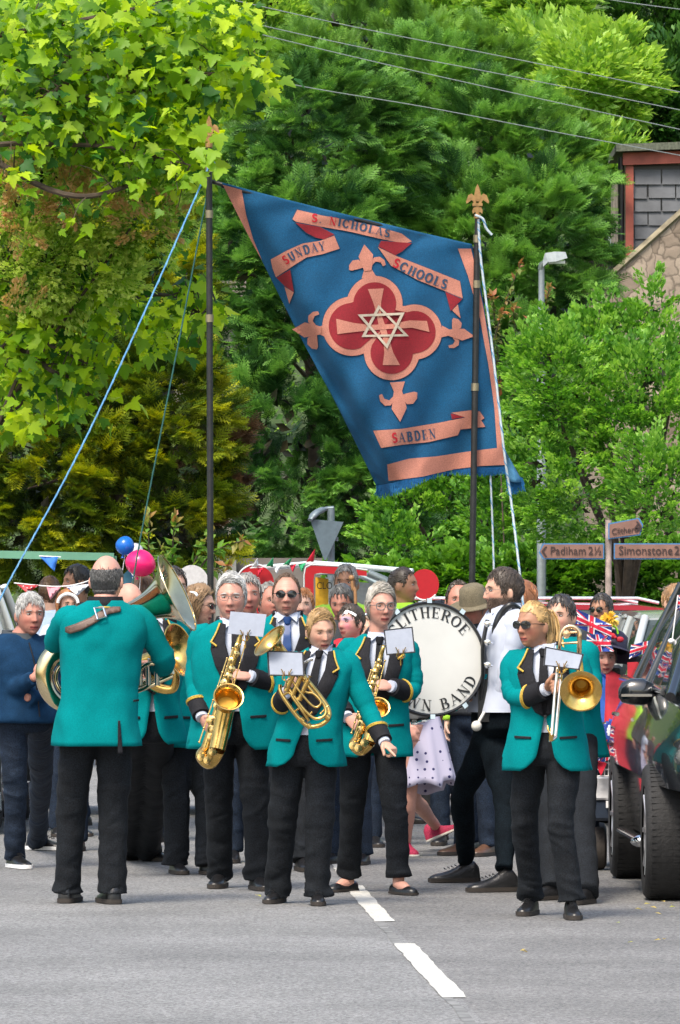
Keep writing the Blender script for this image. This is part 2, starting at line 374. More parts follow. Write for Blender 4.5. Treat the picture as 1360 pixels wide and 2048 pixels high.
def dash(y0, y1, w=.052):
    mb = MB(); n = 24; L = []; R = []
    for k in range(n+1):
        y = lerp(y0, y1, k/n); c = cl(y)-.026; j = .005
        L.append((c-w+random.uniform(-j, j), y+(random.uniform(-.02, .02) if k in (0, n) else 0), .004)); R.append((c+w+random.uniform(-j, j), y, .004))
    mb.add(L+R, [(k, k+1, n+2+k, n+1+k) for k in range(n)]); return struct(mb.build('road_marking', WHITE_P, smooth=False))
for a, b in ((14.6, 18.6), (20.6, 24.6), (26.55, 30.6), (32.65, 36.6), (38.4, 41.5), (50, 52.5)): dash(a, b)
sheet('road_marking', [(.5, 53), (2.0, 53.6), (2.0, 53.9), (.5, 53.3)], .004, WHITE_P)
# seam along the centre line where two surfacing passes meet
mb = MB(); n = 60; a = []; b = []
for k in range(n+1):
    y = lerp(20, 50, k/n); a.append((cl(y)-.075+.008*math.sin(k*1.7), y, .002)); b.append((cl(y)-.03+.006*math.sin(k*2.3), y, .002))
mb.add(a+b, [(k, k+1, n+2+k, n+1+k) for k in range(n)]); struct(mb.build('road_joint', mat('joint_bitumen', (.16, .16, .155), .8, var=.5, vscale=8), smooth=False))
# kerb and pavement beyond the crowd
KERB = mat('kerb_stone', (.3, .29, .27), .85, var=.2, vscale=5)
mb = MB(); mb.box((0, 68.15, .04), (60, .15, .2)); struct(mb.build('kerb', KERB, smooth=False))
mb = MB(); mb.box((0, 69.25, .03), (60, 2.0, .16)); struct(mb.build('pavement', mat('pavement', (.22, .21, .2), .9, var=.2, vscale=4, bump=.2), smooth=False))

# ---------------- trees ----------------
# tall leyland cypress mass behind the banner
DIST = 78
def E(*a): return px_ell(*a)
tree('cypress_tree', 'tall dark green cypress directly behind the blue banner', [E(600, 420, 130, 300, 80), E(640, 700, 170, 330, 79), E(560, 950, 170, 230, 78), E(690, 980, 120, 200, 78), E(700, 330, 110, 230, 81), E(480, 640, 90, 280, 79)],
     L_LEY, (-.4, 80, 0), 7, 470, 40, group='cypresses behind the crowd', corem=L_SHADETWIG, size=(.15, .30), cl=(.66, .17), up=.15, droop=.35, zgrad=.25, lvbase=.33, lvspread=.42)
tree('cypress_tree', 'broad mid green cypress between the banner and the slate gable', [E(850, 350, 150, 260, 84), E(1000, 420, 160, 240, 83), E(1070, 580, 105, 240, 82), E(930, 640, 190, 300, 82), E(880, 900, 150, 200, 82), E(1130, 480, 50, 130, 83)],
     L_LEY, (2, 84, 0), 7.5, 520, 40, group='cypresses behind the crowd', corem=L_SHADETWIG, size=(.15, .30), cl=(.66, .18), up=.2, droop=.25, lvbase=.6, zgrad=.25, lvspread=.42)
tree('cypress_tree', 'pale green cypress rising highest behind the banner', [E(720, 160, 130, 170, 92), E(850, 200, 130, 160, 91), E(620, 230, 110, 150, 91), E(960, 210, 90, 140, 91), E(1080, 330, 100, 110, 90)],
     L_LEY2, (1, 92, 0), 8.5, 330, 46, group='cypresses behind the crowd', corem=L_SHADETWIG, size=(.14, .28), cl=(.7, .22), up=.25, droop=.2)
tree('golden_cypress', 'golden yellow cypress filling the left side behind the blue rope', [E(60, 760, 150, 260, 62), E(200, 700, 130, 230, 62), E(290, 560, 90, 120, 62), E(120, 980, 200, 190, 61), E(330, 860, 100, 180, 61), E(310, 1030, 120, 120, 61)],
     L_GOLD, (-2.2, 62, 0), 4.5, 420, 34, corem=L_SHADETWIG, size=(.15, .27), cl=(.5, .15), up=.1, lvbase=.36, lvspread=.42)
tree('bush', 'brown patch of dying cypress beside the left pole', [E(400, 930, 50, 90, 63), E(370, 1020, 60, 70, 63)], L_BROWN, (-1.4, 64, 0), 2, 60, 40, size=(.14, .24), cl=(.5, .2), corem=L_SHADETWIG, coren=60)
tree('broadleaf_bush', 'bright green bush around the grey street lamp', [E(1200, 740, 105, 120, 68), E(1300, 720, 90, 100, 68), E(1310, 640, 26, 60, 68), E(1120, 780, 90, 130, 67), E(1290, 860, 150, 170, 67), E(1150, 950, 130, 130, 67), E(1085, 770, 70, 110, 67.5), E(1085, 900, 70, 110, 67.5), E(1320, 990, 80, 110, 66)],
     L_BUSH, (3, 69, 0), 3.4, 430, 74, cat='bush', tpl='quad', size=(.045, .08), cl=(.42, .22), up=.5, corem=L_SHADETWIG, coren=350, lvspread=.32)
tree('broadleaf_bush', 'lower mid green bush behind the right pole and its cords', [E(840, 1040, 100, 90, 73), E(940, 990, 110, 100, 73), E(1040, 900, 90, 120, 72), E(1040, 1040, 100, 90, 72), E(800, 1110, 60, 60, 72)],
     L_BUSH, (1.5, 74, 0), 2.4, 260, 70, cat='bush', tpl='quad', size=(.045, .08), cl=(.4, .2), up=.5, corem=L_SHADETWIG, coren=120, lvbase=.38, lvspread=.3)
tree('ivy_hedge', 'low leafy hedge of ivy under the finger signs', [E(1080, 1170, 120, 55, 70), E(1230, 1165, 120, 60, 70), E(1350, 1165, 80, 60, 70), E(930, 1160, 90, 55, 71), E(760, 1180, 110, 50, 71)],
     L_IVY, (3, 71, 0), .8, 380, 60, cat='hedge', tpl='ivy', size=(.05, .09), cl=(.3, .18), up=.3, corem=L_SHADETWIG, coren=160, tr=.05, lvbase=.55)
# slender bronze-tipped shrubs
def shoots(name, label, roots, m, parentloc, cat='shrub', lsz=(.05, .09), n=26, tpl='leaf'):
    t = thing(name, label, cat, parentloc); mb = MB(); P_, D_, N_, L_ = [], [], [], []
    for a, b, c in roots:
        q = bez([a, b, c], 10); mb.tube(q, [lerp(.012, .004, i/(len(q)-1)) for i in range(len(q))], 5)
        for k in range(n):
            u = random.uniform(.15, 1); i = min(int(u*(len(q)-1)), len(q)-2); p = q[i]; ax = (q[i+1]-q[i]).normalized()
            d = np.array(ax)*.6+rng.normal(size=3)*.7; P_.append(p); D_.append(d); N_.append(np.array([0, -.3, 1])+rng.normal(size=3)*.4); L_.append(np.clip(.35+.6*u**4+rng.normal()*.15, 0, 1))
    mb.build('stem', BARK, t); N = len(P_)
    scatter('leaves', tpl, np.array(P_), np.array(D_), np.array(N_), rng.uniform(*lsz, N), np.array(L_), m, t); return t
rt = []
for (a, b, c) in [((330, 1210), (300, 1120), (298, 1025)), ((350, 1210), (345, 1110), (350, 1030)), ((370, 1210), (390, 1120), (430, 1060)), ((360, 1210), (420, 1110), (490, 1080)), ((300, 1210), (330, 1140), (320, 1090)), ((390, 1210), (410, 1150), (460, 1130))]:
    rt.append([P(*a, 52), P(*b, 52), P(*c, 51.8)])
shoots('photinia_shrub', 'loose shrub with upright leafy shoots behind the pink balloon', rt, leafmat('photinia_leaf', (.05, .15, .02), (.16, .33, .05), (.35, .16, .06), .4), P(350, 1210, 52)*1, lsz=(.07, .12), n=44)
rt = []
for (a, b, c) in [((990, 760), (1000, 640), (1045, 520)), ((1000, 760), (990, 650), (985, 590)), ((1010, 760), (1030, 680), (1025, 610)), ((1060, 760), (1080, 660), (1100, 570)), ((1020, 800), (1060, 720), (1062, 640)), ((985, 800), (985, 700), (1005, 620))]:
    rt.append([P(*a, 71), P(*b, 70.6), P(*c, 70.4)])
rt2 = [[p[0], p[1], p[2]] for p in rt]
shoots('bronze_sapling', 'thin sapling with bronze tips just right of the banner', [[V(1.9, 71, .1), P(1000, 900, 71), P(1000, 760, 71)]]+rt2, leafmat('sapling_leaf', (.035, .10, .02), (.12, .2, .04), (.36, .14, .06), .35), V(1.9, 71, 0), n=60, lsz=(.06, .12))
# sycamore overhanging from the left: trunk stands outside the frame
def sycamore():
    D = 42.9; t = thing('sycamore_tree', 'sycamore with big bright lobed leaves overhanging the top left corner', 'tree', (-4.6, 37, 0))
    mb = MB(); mb.tube([(-4.6, 37, -.1), (-4.5, 37, 1.5), (-4.3, 36.9, 3), (-4.2, 36.8, 5), (-4.0, 36.8, 7)], [.28, .22, .2, .16, .1], 12)
    mains = [[(-200, 380), (40, 225), (130, 170), (220, 110), (320, 40), (380, -30)], [(-200, 300), (60, 215), (240, 190), (330, 175), (400, 155), (480, 135), (520, 150)],
             [(-200, 420), (-60, 300), (160, 290), (250, 300), (380, 330)], [(-200, 100), (60, 60), (300, 10), (420, -30)], [(-200, 560), (30, 560), (110, 595), (190, 560), (200, 520)], [(-200, 560), (60, 580), (220, 600), (330, 590), (400, 625), (430, 600)],
             [(-200, 700), (40, 700), (100, 740), (150, 760), (180, 800)], [(-200, 760), (0, 820), (50, 800)], [(-200, 250), (40, 140), (200, 120), (430, 60)], [(-200, 200), (100, 380), (260, 370), (330, 300), (430, 330)],
             [(-200, 500), (0, 640), (120, 700), (200, 740)]]
    P_, D_, N_, S_, L_ = [], [], [], [], []
    def put(p, n, spread, br):
        for _ in range(n):
            o = rng.normal(size=3)*spread; d = o/ max(spread, .01)*.5+np.array([rng.normal()*.5, rng.normal()*.5, -.55]); 
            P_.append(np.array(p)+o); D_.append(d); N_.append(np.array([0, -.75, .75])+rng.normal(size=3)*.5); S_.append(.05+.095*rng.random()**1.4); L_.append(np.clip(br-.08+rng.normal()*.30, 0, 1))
    for mi, mn in enumerate(mains):
        low = mn[0][1] > 480; dd = (44 if low else D)+random.uniform(-.3, .8); pts = [P(x, y, dd+random.uniform(-.25, .25)) for x, y in mn]; q = bez(pts, 8)
        mb.tube(q, [lerp(.026, .005, i/(len(q)-1)) for i in range(len(q))], 7)
        for i in range(6, len(q)):
            if random.random() < .8:
                s = q[i]; e = s+Vector((random.uniform(-.25, .16), random.uniform(-.3, .3), random.uniform(-.28, .26))); m_ = s.lerp(e, .5)+Vector((0, 0, .04))
                r = bez([s, m_, e], 3); mb.tube(r, [.007, .006, .005, .004, .003, .003, .002][:len(r)], 4)
                if 2 < (1180-0): put(e, 4, .10, .5)
                put(m_, 2, .07, .4)
    # leafy masses given as blobs in the photo
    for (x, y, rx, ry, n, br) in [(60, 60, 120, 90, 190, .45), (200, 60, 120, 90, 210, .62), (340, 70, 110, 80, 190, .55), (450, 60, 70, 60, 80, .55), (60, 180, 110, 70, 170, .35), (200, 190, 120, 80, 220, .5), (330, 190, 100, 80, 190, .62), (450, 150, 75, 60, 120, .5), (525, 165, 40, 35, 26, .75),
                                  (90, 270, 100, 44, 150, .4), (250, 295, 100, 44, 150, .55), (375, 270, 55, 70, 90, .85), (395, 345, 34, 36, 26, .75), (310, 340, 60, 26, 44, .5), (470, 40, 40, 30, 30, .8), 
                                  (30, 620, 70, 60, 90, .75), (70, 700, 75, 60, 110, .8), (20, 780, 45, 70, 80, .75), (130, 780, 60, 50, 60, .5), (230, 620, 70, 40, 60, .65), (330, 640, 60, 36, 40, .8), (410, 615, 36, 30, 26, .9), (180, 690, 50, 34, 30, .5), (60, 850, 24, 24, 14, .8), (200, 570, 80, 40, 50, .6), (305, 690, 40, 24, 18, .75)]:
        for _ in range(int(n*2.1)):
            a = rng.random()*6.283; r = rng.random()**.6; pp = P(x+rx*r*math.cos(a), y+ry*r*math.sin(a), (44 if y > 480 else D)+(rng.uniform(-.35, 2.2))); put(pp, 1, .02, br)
    mb.build('branches', BARK, t)
    for x, y in ((436, 268), (402, 250), (428, 300), (396, 345), (440, 335), (388, 300), (410, 318)): P_.append(np.array(P(x, y, 41.9))); D_.append(np.array([.3, 0, -.7])+rng.normal(size=3)*.3); N_.append(np.array([0, -.8, .6])); S_.append(.12); L_.append(.55)
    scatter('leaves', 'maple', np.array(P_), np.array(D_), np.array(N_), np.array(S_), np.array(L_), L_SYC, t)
sycamore()
tree('flowering_shrub_tree', 'small bronze and cream tinted tree under the sycamore', [E(60, 380, 110, 110, 44), E(170, 430, 120, 100, 44), E(280, 430, 80, 90, 44), E(60, 520, 120, 110, 44), E(180, 540, 90, 70, 44), E(30, 300, 60, 50, 44)],
     L_ROW, (-3.2, 44.5, 0), 2.6, 330, 74, tpl='quad', size=(.025, .055), cl=(.3, .14), up=.2, lvspread=.45, lvbase=.78, corem=L_SHADETWIG, coren=120, tr=.07)
foliage('bronze_tips', [E(20, 290, 60, 50, 43.6), E(60, 360, 90, 40, 43.4), E(150, 400, 90, 30, 43.4), E(300, 440, 60, 40, 43.4), E(40, 440, 60, 50, 43.4), E(230, 380, 70, 20, 43.5), E(40, 620, 40, 30, 43.4)], leafmat('bronze_leaf', (.20, .24, .05), (.46, .32, .10), (.62, .42, .20), .45), [o for o in C.objects if o.name.startswith('flowering_shrub')][0], tpl='quad', clumps=60, per=60, size=(.022, .045), cl=(.22, .1), up=.3)
# hillside woodland: each tree its own crown and trunk
hill = [(500, 60, 120, 150, 130, 0), (640, 0, 120, 130, 140, 0), (780, 30, 110, 120, 138, 0), (930, 60, 120, 130, 132, 1), (1060, 40, 110, 150, 125, 0), (430, 300, 120, 200, 112, 1), (360, 130, 120, 160, 135, 0),
        (1190, 190, 85, 120, 100, 2), (1310, 60, 130, 150, 128, 3), (1230, -20, 110, 110, 150, 3), (1340, 200, 90, 90, 112, 3), (240, 330, 130, 180, 120, 0), (90, 300, 130, 190, 124, 1), (1190, 390, 40, 80, 98, 1), (720, -60, 160, 120, 165, 1), (960, -70, 160, 120, 165, 0), (200, 60, 140, 160, 140, 1),
        (60, 30, 120, 150, 150, 0), (420, 600, 90, 130, 105, 1), (1080, 180, 80, 110, 112, 0), (200, 620, 140, 200, 110, 3), (60, 620, 120, 200, 108, 3)]
kinds = [('light green woodland tree', L_HILL, .55), ('mid green woodland tree', L_HILL, .3), ('bright yellow green tree', L_HILL, .8), ('dark green woodland tree', L_HILLD, .4)]  # the dark green kind has a darker leaf colour
where = ['above the left pole tip', 'at the top centre edge, left', 'at the top centre edge, right', 'above the banner top corner', 'left of the bright yellow green tree', 'behind the banner left corner', 'behind the sycamore tips',
         'standing above the lamp and the slate gable', 'in the top right corner', 'at the top right edge, farther back', 'right above the slate gable', 'behind the lower sycamore branches', 'hidden behind the bronze tinted tree', 'just left of the slate gable', 'farthest up the hill, centre', 'farthest up the hill, right of centre', 'behind the upper sycamore leaves', 'behind the far top left leaves', 'left of the left pole, above the tiled roof', 'under the overhead wires right of centre', 'behind the golden cypress top', 'at the far left']
for i, (x, y, rx, ry, d, k) in enumerate(hill):
    b = P(x, HZ, d); zb = hz(b.x, d); s = d/FP; els = [px_ell(x+random.uniform(-.4, .4)*rx, y+random.uniform(-.4, .5)*ry, rx*random.uniform(.5, .75), ry*random.uniform(.45, .7), d+random.uniform(-1, 1)) for _ in range(5)]
    kn, km, lb = kinds[k]
    tree('woodland_tree', kn+' '+where[i], els, km, (b.x, d, zb), CH+(HZ-y)*s, 190, 60, group='trees on the hillside', tpl='leaf', size=(.10, .20), cl=(1.0, .55), up=.5, corem=L_SHADETWIG, coren=150, lvbase=lb, lvspread=.3, nb=7, tr=.2)
# hillside understorey so no bare slope shows
N = 60000; ux = rng.uniform(-26, 26, N); uy = rng.uniform(90, 190, N); uz = np.array([hz(a, b) for a, b in zip(ux, uy)])
o = scatter('undergrowth', 'leaf', np.stack([ux, uy, uz+rng.uniform(0, .9, N)], 1), rng.normal(size=(N, 3))+[0, 0, .8], np.array([[0, -.5, 1]])+rng.normal(size=(N, 3))*.5, rng.uniform(.12, .3, N), rng.uniform(0, .8, N), L_HILL)
tag(o, 'low green undergrowth covering the wooded hillside', 'undergrowth'); o['kind'] = 'stuff'
# ---------------- people ----------------
SKIN = mat('skin', (0, 0, 0), .5, var=.06, vscale=40, attr='Col', bump=.08, bscale=300, spec=.4)
TEAL = mat('teal_wool', (.0, .168, .178), .95, var=.10, vscale=5, fine=.10, wr=.8, wrscale=3.2, spec=.08)
BLACKW = mat('black_wool', (.007, .009, .012), .9, var=.25, vscale=12, fine=.6, wr=.8, wrscale=4, spec=.25)
NAVY = mat('navy_denim', (.010, .018, .034), .85, var=.3, vscale=9, fine=.5, wr=.6, wrscale=9, spec=.25)
LAPEL = mat('black_facing', (.010, .010, .013), .8, var=.2, vscale=20, fine=.4, spec=.25)
GOLDB = mat('gold_braid', (.50, .33, .04), .5, var=.3, vscale=120, bump=.4, bscale=300)
SHIRT = mat('white_shirt', (.46, .50, .60), .8, var=.05, vscale=12, wr=.5, wrscale=7)
SHIRTB = mat('pale_blue_shirt', (.45, .57, .76), .8, var=.06, vscale=12, wr=.5, wrscale=14)
LEATHER = mat('black_leather', (.012, .012, .013), .28, var=.3, vscale=30, bump=.2, bscale=90)
SOLE = mat('rubber_sole', (.03, .024, .02), .8)
WHITE = mat('white_plastic', (.8, .8, .8), .4, var=.04)
BLK = mat('black_plastic', (.012, .012, .013), .35)
LENS = mat('dark_lens', (.01, .01, .012), .06, spec=.9, var=0)
EYEW = mat('eye_white', (.62, .58, .55), .25, var=0); IRIS = mat('iris', (.03, .03, .03), .2, var=0)
def hairmat(n, c): return mat('hair_'+n, c, .45, var=.25, vscale=25, island=.5)
TOR = [(.70, .215, .150), (.78, .208, .143), (.90, .196, .132), (1.0, .184, .122), (1.08, .178, .118), (1.18, .188, .124), (1.30, .204, .130), (1.38, .209, .120), (1.42, .204, .104), (1.445, .186, .092), (1.467, .150, .082), (1.487, .108, .074), (1.505, .075, .068), (1.52, .060, .060)]
def head_grid(nz=64, na=84):
    th = np.linspace(0, np.pi, nz)[:, None]; ph = np.linspace(0, 2*np.pi, na, endpoint=False)[None]
    x = np.sin(th)*np.sin(ph); y = -np.sin(th)*np.cos(ph); z = np.cos(th)*np.ones_like(ph)
    return x, y, z
def head_shape(x, y, z, female=False, gaunt=0.):
    a, b, c = .077, .094, .120
    X = a*x; Y = b*y; Z = c*z; front = np.clip(-y*1.6, 0, 1); low = np.clip(-z, 0, 1)
    X = X*(1-(.27 if female else .16)*low**1.8)*(1+.03*np.clip(z, 0, 1))
    Y = Y+.014*np.clip(y, 0, 1)*np.clip(z+.5, 0, 1)
    Y = np.where(y > 0, Y*(1-.35*low), Y)
    Y = Y-.016*front*np.clip((low-.35)/.5, 0, 1)
    g = lambda u, s: np.exp(-(u/s)**2)
    zt = np.clip((.03-Z)/.056, 0, 1); amp = (.005+.017*zt**1.3)*np.clip((Z+.040)/.011, 0, 1)*(Z < .03)+.004*g(Z-.03, .008)
    Y = Y-front*amp*g(X, .007+.0065*zt)
    for s in (-1, 1):
        Y = Y+front*.011*g(X-s*.031, .019)*g(Z-.012, .013)
        Y = Y-front*.004*g(X-s*.047, .018)*g(Z+.022, .018)
        Y = Y+front*.004*g(X-s*.05, .016)*g(Z+.065, .02)
        Y = Y-front*.004*g(X-s*.012, .007)*g(Z+.027, .008)
    Y = Y-front*.005*g(Z-.034, .009)*g(X, .05)
    Y = Y-front*.007*g(Z+.066, .012)*g(X, .024)+front*.006*g(Z+.065, .0035)*g(X, .024)
    Y = Y-front*.010*g(Z+.102, .018)*g(X, .026)+front*.004*g(Z+.084, .008)*g(X, .03)
    return X, Y, Z
SURF_TAB = None
def tri_rot(yaw, pitch, roll): return (Matrix.Rotation(math.radians(yaw), 3, 'Z') @ Matrix.Rotation(math.radians(pitch), 3, 'X') @ Matrix.Rotation(math.radians(roll), 3, 'Y'))
def hand(mb, w, d, pn, side, curl=.5, s=1., point=False, spread=0., thumb=.5):
    d = Vector(d).normalized(); pn = Vector(pn); pn = (pn-d*pn.dot(d)).normalized(); ac = d.cross(pn)*(1 if side == 'R' else -1)   # towards the thumb
    w = Vector(w); s = s*1.0
    def ring(c, wd, th, n=10): return [c+ac*(wd*math.cos(2*math.pi*k/n))+pn*(th*math.sin(2*math.pi*k/n)) for k in range(n)]
    mb.loft([ring(w+d*u*s, wd*s, th*s) for u, wd, th in ((-.02, .024, .019), (0, .026, .019), (.03, .037, .018), (.06, .042, .0155), (.085, .042, .013), (.092, .036, .009))])
    kn = []
    for i, (off, L) in enumerate(((.033, .072), (.0115, .082), (-.0105, .076), (-.031, .060))):
        cu = curl*(1+.12*i); 
        if point: cu = .03 if i == 0 else 1.15
        p = w+d*.082*s+ac*off*s; dd = (d+ac*off*spread*8).normalized(); pts = [p-d*.02*s, p]; ang = 0; R = [.0105*s, .0098*s]
        for j, f in enumerate((.48, .30, .24)):
            ang += cu*(.95, 1.1, .7)[j]; q = dd*math.cos(ang)+pn*math.sin(ang); p = p+q*L*f*s; pts.append(p); R.append((.0092, .0086, .0072)[j]*s)
        kn.append(p); mb.tube(bez(pts, 3), [interp([(k, r) for k, r in enumerate(R)], i/3)[0] for i in range(3*(len(pts)-1)+1)], 8)
    p = w+d*.022*s+ac*.026*s; q1 = (ac*.75+d*.65+pn*.35).normalized(); q2 = (ac*(.35-.5*thumb)+d*.9+pn*(.2+.6*thumb)).normalized()
    pts = [p, p+q1*.034*s, p+q1*.034*s+q2*.032*s, p+q1*.034*s+q2*.054*s+pn*.006*s]; mb.tube(bez(pts, 3), [.015*s]*2+[.013*s]*2+[.0115*s]*3+[.0105*s]*2+[.0085*s], 8)
def hairline(x, y, z, style):
    az = np.degrees(np.arctan2(np.abs(x), -y))
    fr = {'receding': .86, 'balding': .95, 'pony': .60, 'fringe': .42, 'bob': .62}.get(style, .66)
    side = {'bob': -.75, 'long': -.75, 'fringe': .05, 'pony': .12}.get(style, .17); back = {'bob': -.75, 'long': -.8}.get(style, -.62)
    sb = -.12 if style not in ('bob', 'long', 'pony') else side
    zl = np.interp(az, [0, 35, 56, 66, 73, 82, 102, 118, 135, 180], [fr, fr, fr*.75, .2, sb, side, side, -.25 if side > -.5 else back, back, back])
    h = z-zl
    if style == 'balding': h = np.minimum(h, .50+.0*z-z+np.clip(-y-.1, -.1, 0)*0)
    return h
def make_hair(pr, style, hm, lod, par, length=None):
    W_, sty = pr['HW'], style
    base = 'short' if style in ('short', 'crop', 'swept') else style
    mb = MB(); x, y, z = head_grid(44, 60); X, Y, Z = head_shape(x, y, z, pr['female'])
    h = hairline(x, y, z, base); thick = {'crop': .006, 'bald': 0, 'bob': .018, 'fringe': .014, 'pony': .009, 'balding': .007, 'long': .02}.get(style, .012)*pr.get('vol', 1.)
    vz = np.ones_like(z) if base in ('bob', 'long') else np.clip(.42+.75*z, .3, 1); sc = 1+thick/.09*np.clip(h*4, 0.25, 1)*vz; ok = h > 0
    vs = [W_((X[i, j]*sc[i, j], Y[i, j]*sc[i, j], Z[i, j]*sc[i, j])) for i in range(44) for j in range(60)]
    fs = [(i*60+j, (i+1)*60+j, (i+1)*60+(j+1) % 60, i*60+(j+1) % 60) for i in range(43) for j in range(60) if ok[i, j] and ok[i+1, j] and ok[i, (j+1) % 60] and ok[i+1, (j+1) % 60]]
    mb.add(vs, fs)
    L0 = length or {'crop': .018, 'short': .04, 'receding': .035, 'balding': .025, 'bob': .15, 'fringe': .085, 'pony': .15, 'long': .2, 'swept': .055}.get(style, .04)
    n = int((2300 if lod == 0 else 420)*(1.25 if L0 > .1 else 1)); made = 0; tries = 0
    part = random.uniform(.1, .25)
    while made < n and tries < n*12:
        tries += 1; u = rng.normal(size=3); u /= np.linalg.norm(u)
        hh = float(hairline(u[0], u[1], u[2], base))
        if hh < .02 or (L0 > .1 and u[2] < -.25): continue
        made += 1; p = np.array(u); pts = []; steps = 5; L = L0*rng.uniform(.7, 1.15)
        if sty == 'swept': g = np.array([1.3, .25, .05]) if u[2] > .35 else np.array([.15*np.sign(u[0]), .55, -.8])
        elif sty == 'receding': g = np.array([.3*u[0], .7, -.15 if u[2] > .3 else -.7])
        elif sty in ('crop', 'balding', 'short'):
            g = np.array([.25*u[0], -.75 if u[2] > .5 else .12, -.5]) if sty != 'short' else np.array([.9*(u[0]+.15), -.35 if u[2] > .4 else .1, -.45])
        elif sty == 'pony': g = np.array([0, .85, .35])-p; 
        elif sty == 'fringe': g = np.array([.9, -.55, -.25]) if u[2] > .35 else np.array([.25*np.sign(u[0]), .25, -1])
        else: g = np.array([np.sign(u[0]+.25)*1.6, .35, -.25]) if (u[2] > .3 and u[1] < .2) else np.array([.3*np.sign(u[0]), .45 if u[1] < 0 else -.1, -1.])
        g = g+rng.normal(size=3)*.30; lift = thick*rng.uniform(.35, 1.3+(.5 if rng.random() < .08 else 0))/.09*(1 if base in ('bob', 'long') else min(1, max(.3, .42+.75*u[2])))
        for k in range(steps+1):
            r = 1+lift*(min(1, (k+.6)/2))*(1-.15*(k/steps))
            q = p/np.linalg.norm(p); a, b, c = head_shape(np.array([q[0]]), np.array([q[1]]), np.array([max(q[2], -.55)]), pr['female'])
            loc = np.array([a[0], b[0]+(0.012 if q[2] < -.4 else 0), .12*max(q[2], -1.3)])*r
            if p[2] < -.35 and L0 > .1:
                loc = np.array([np.sign(p[0]+1e-6)*max(abs(a[0]), .058)*r, loc[1], .12*p[2]])
            pts.append(W_(tuple(loc)))
            t = g-q*np.dot(g, q) if (L0 < .1 or q[2] > -.2) else np.array([-.1*q[0], 0, -1.])
            t /= max(np.linalg.norm(t), 1e-6); p = p+t*L/steps/.1
            if sty == 'pony' and np.linalg.norm(p-np.array([0, .85, .35])) < .25: p = np.array([0, .85, .35])
        w0 = rng.uniform(.0012, .0027)*(1 if lod == 0 else 2.1)*pr['s']
        mb.tube(pts, [w0*.7, w0, w0, w0*.85, w0*.55, w0*.1], 3, cap=False, flat=.7)
    if sty == 'pony':
        for k in range(90 if lod == 0 else 30):
            a = rng.uniform(-1, 1, 3)*[.02, .015, .02]; c = np.array([0, .105, .05]); 
            pts = [c*.9+a*.5, c+a+[0, .02, .01], c+a*1.4+[0, .04, -.03], c+a*1.8+[0.005, .04, -.09], c+a*1.7+[.01, .03, -.15], c+a*1.2+[.01, .02, -.2-rng.random()*.03]]
            mb.tube([W_(tuple(q)) for q in pts], [.004, .006, .006, .005, .004, .001], 4, cap=False)
    return mb.build('hair', hm, par, split=180)
SK = {'fair': (.52, .30, .215), 'pink': (.53, .275, .21), 'tan': (.33, .165, .10), 'pale': (.52, .33, .26), 'ruddy': (.42, .19, .14)}
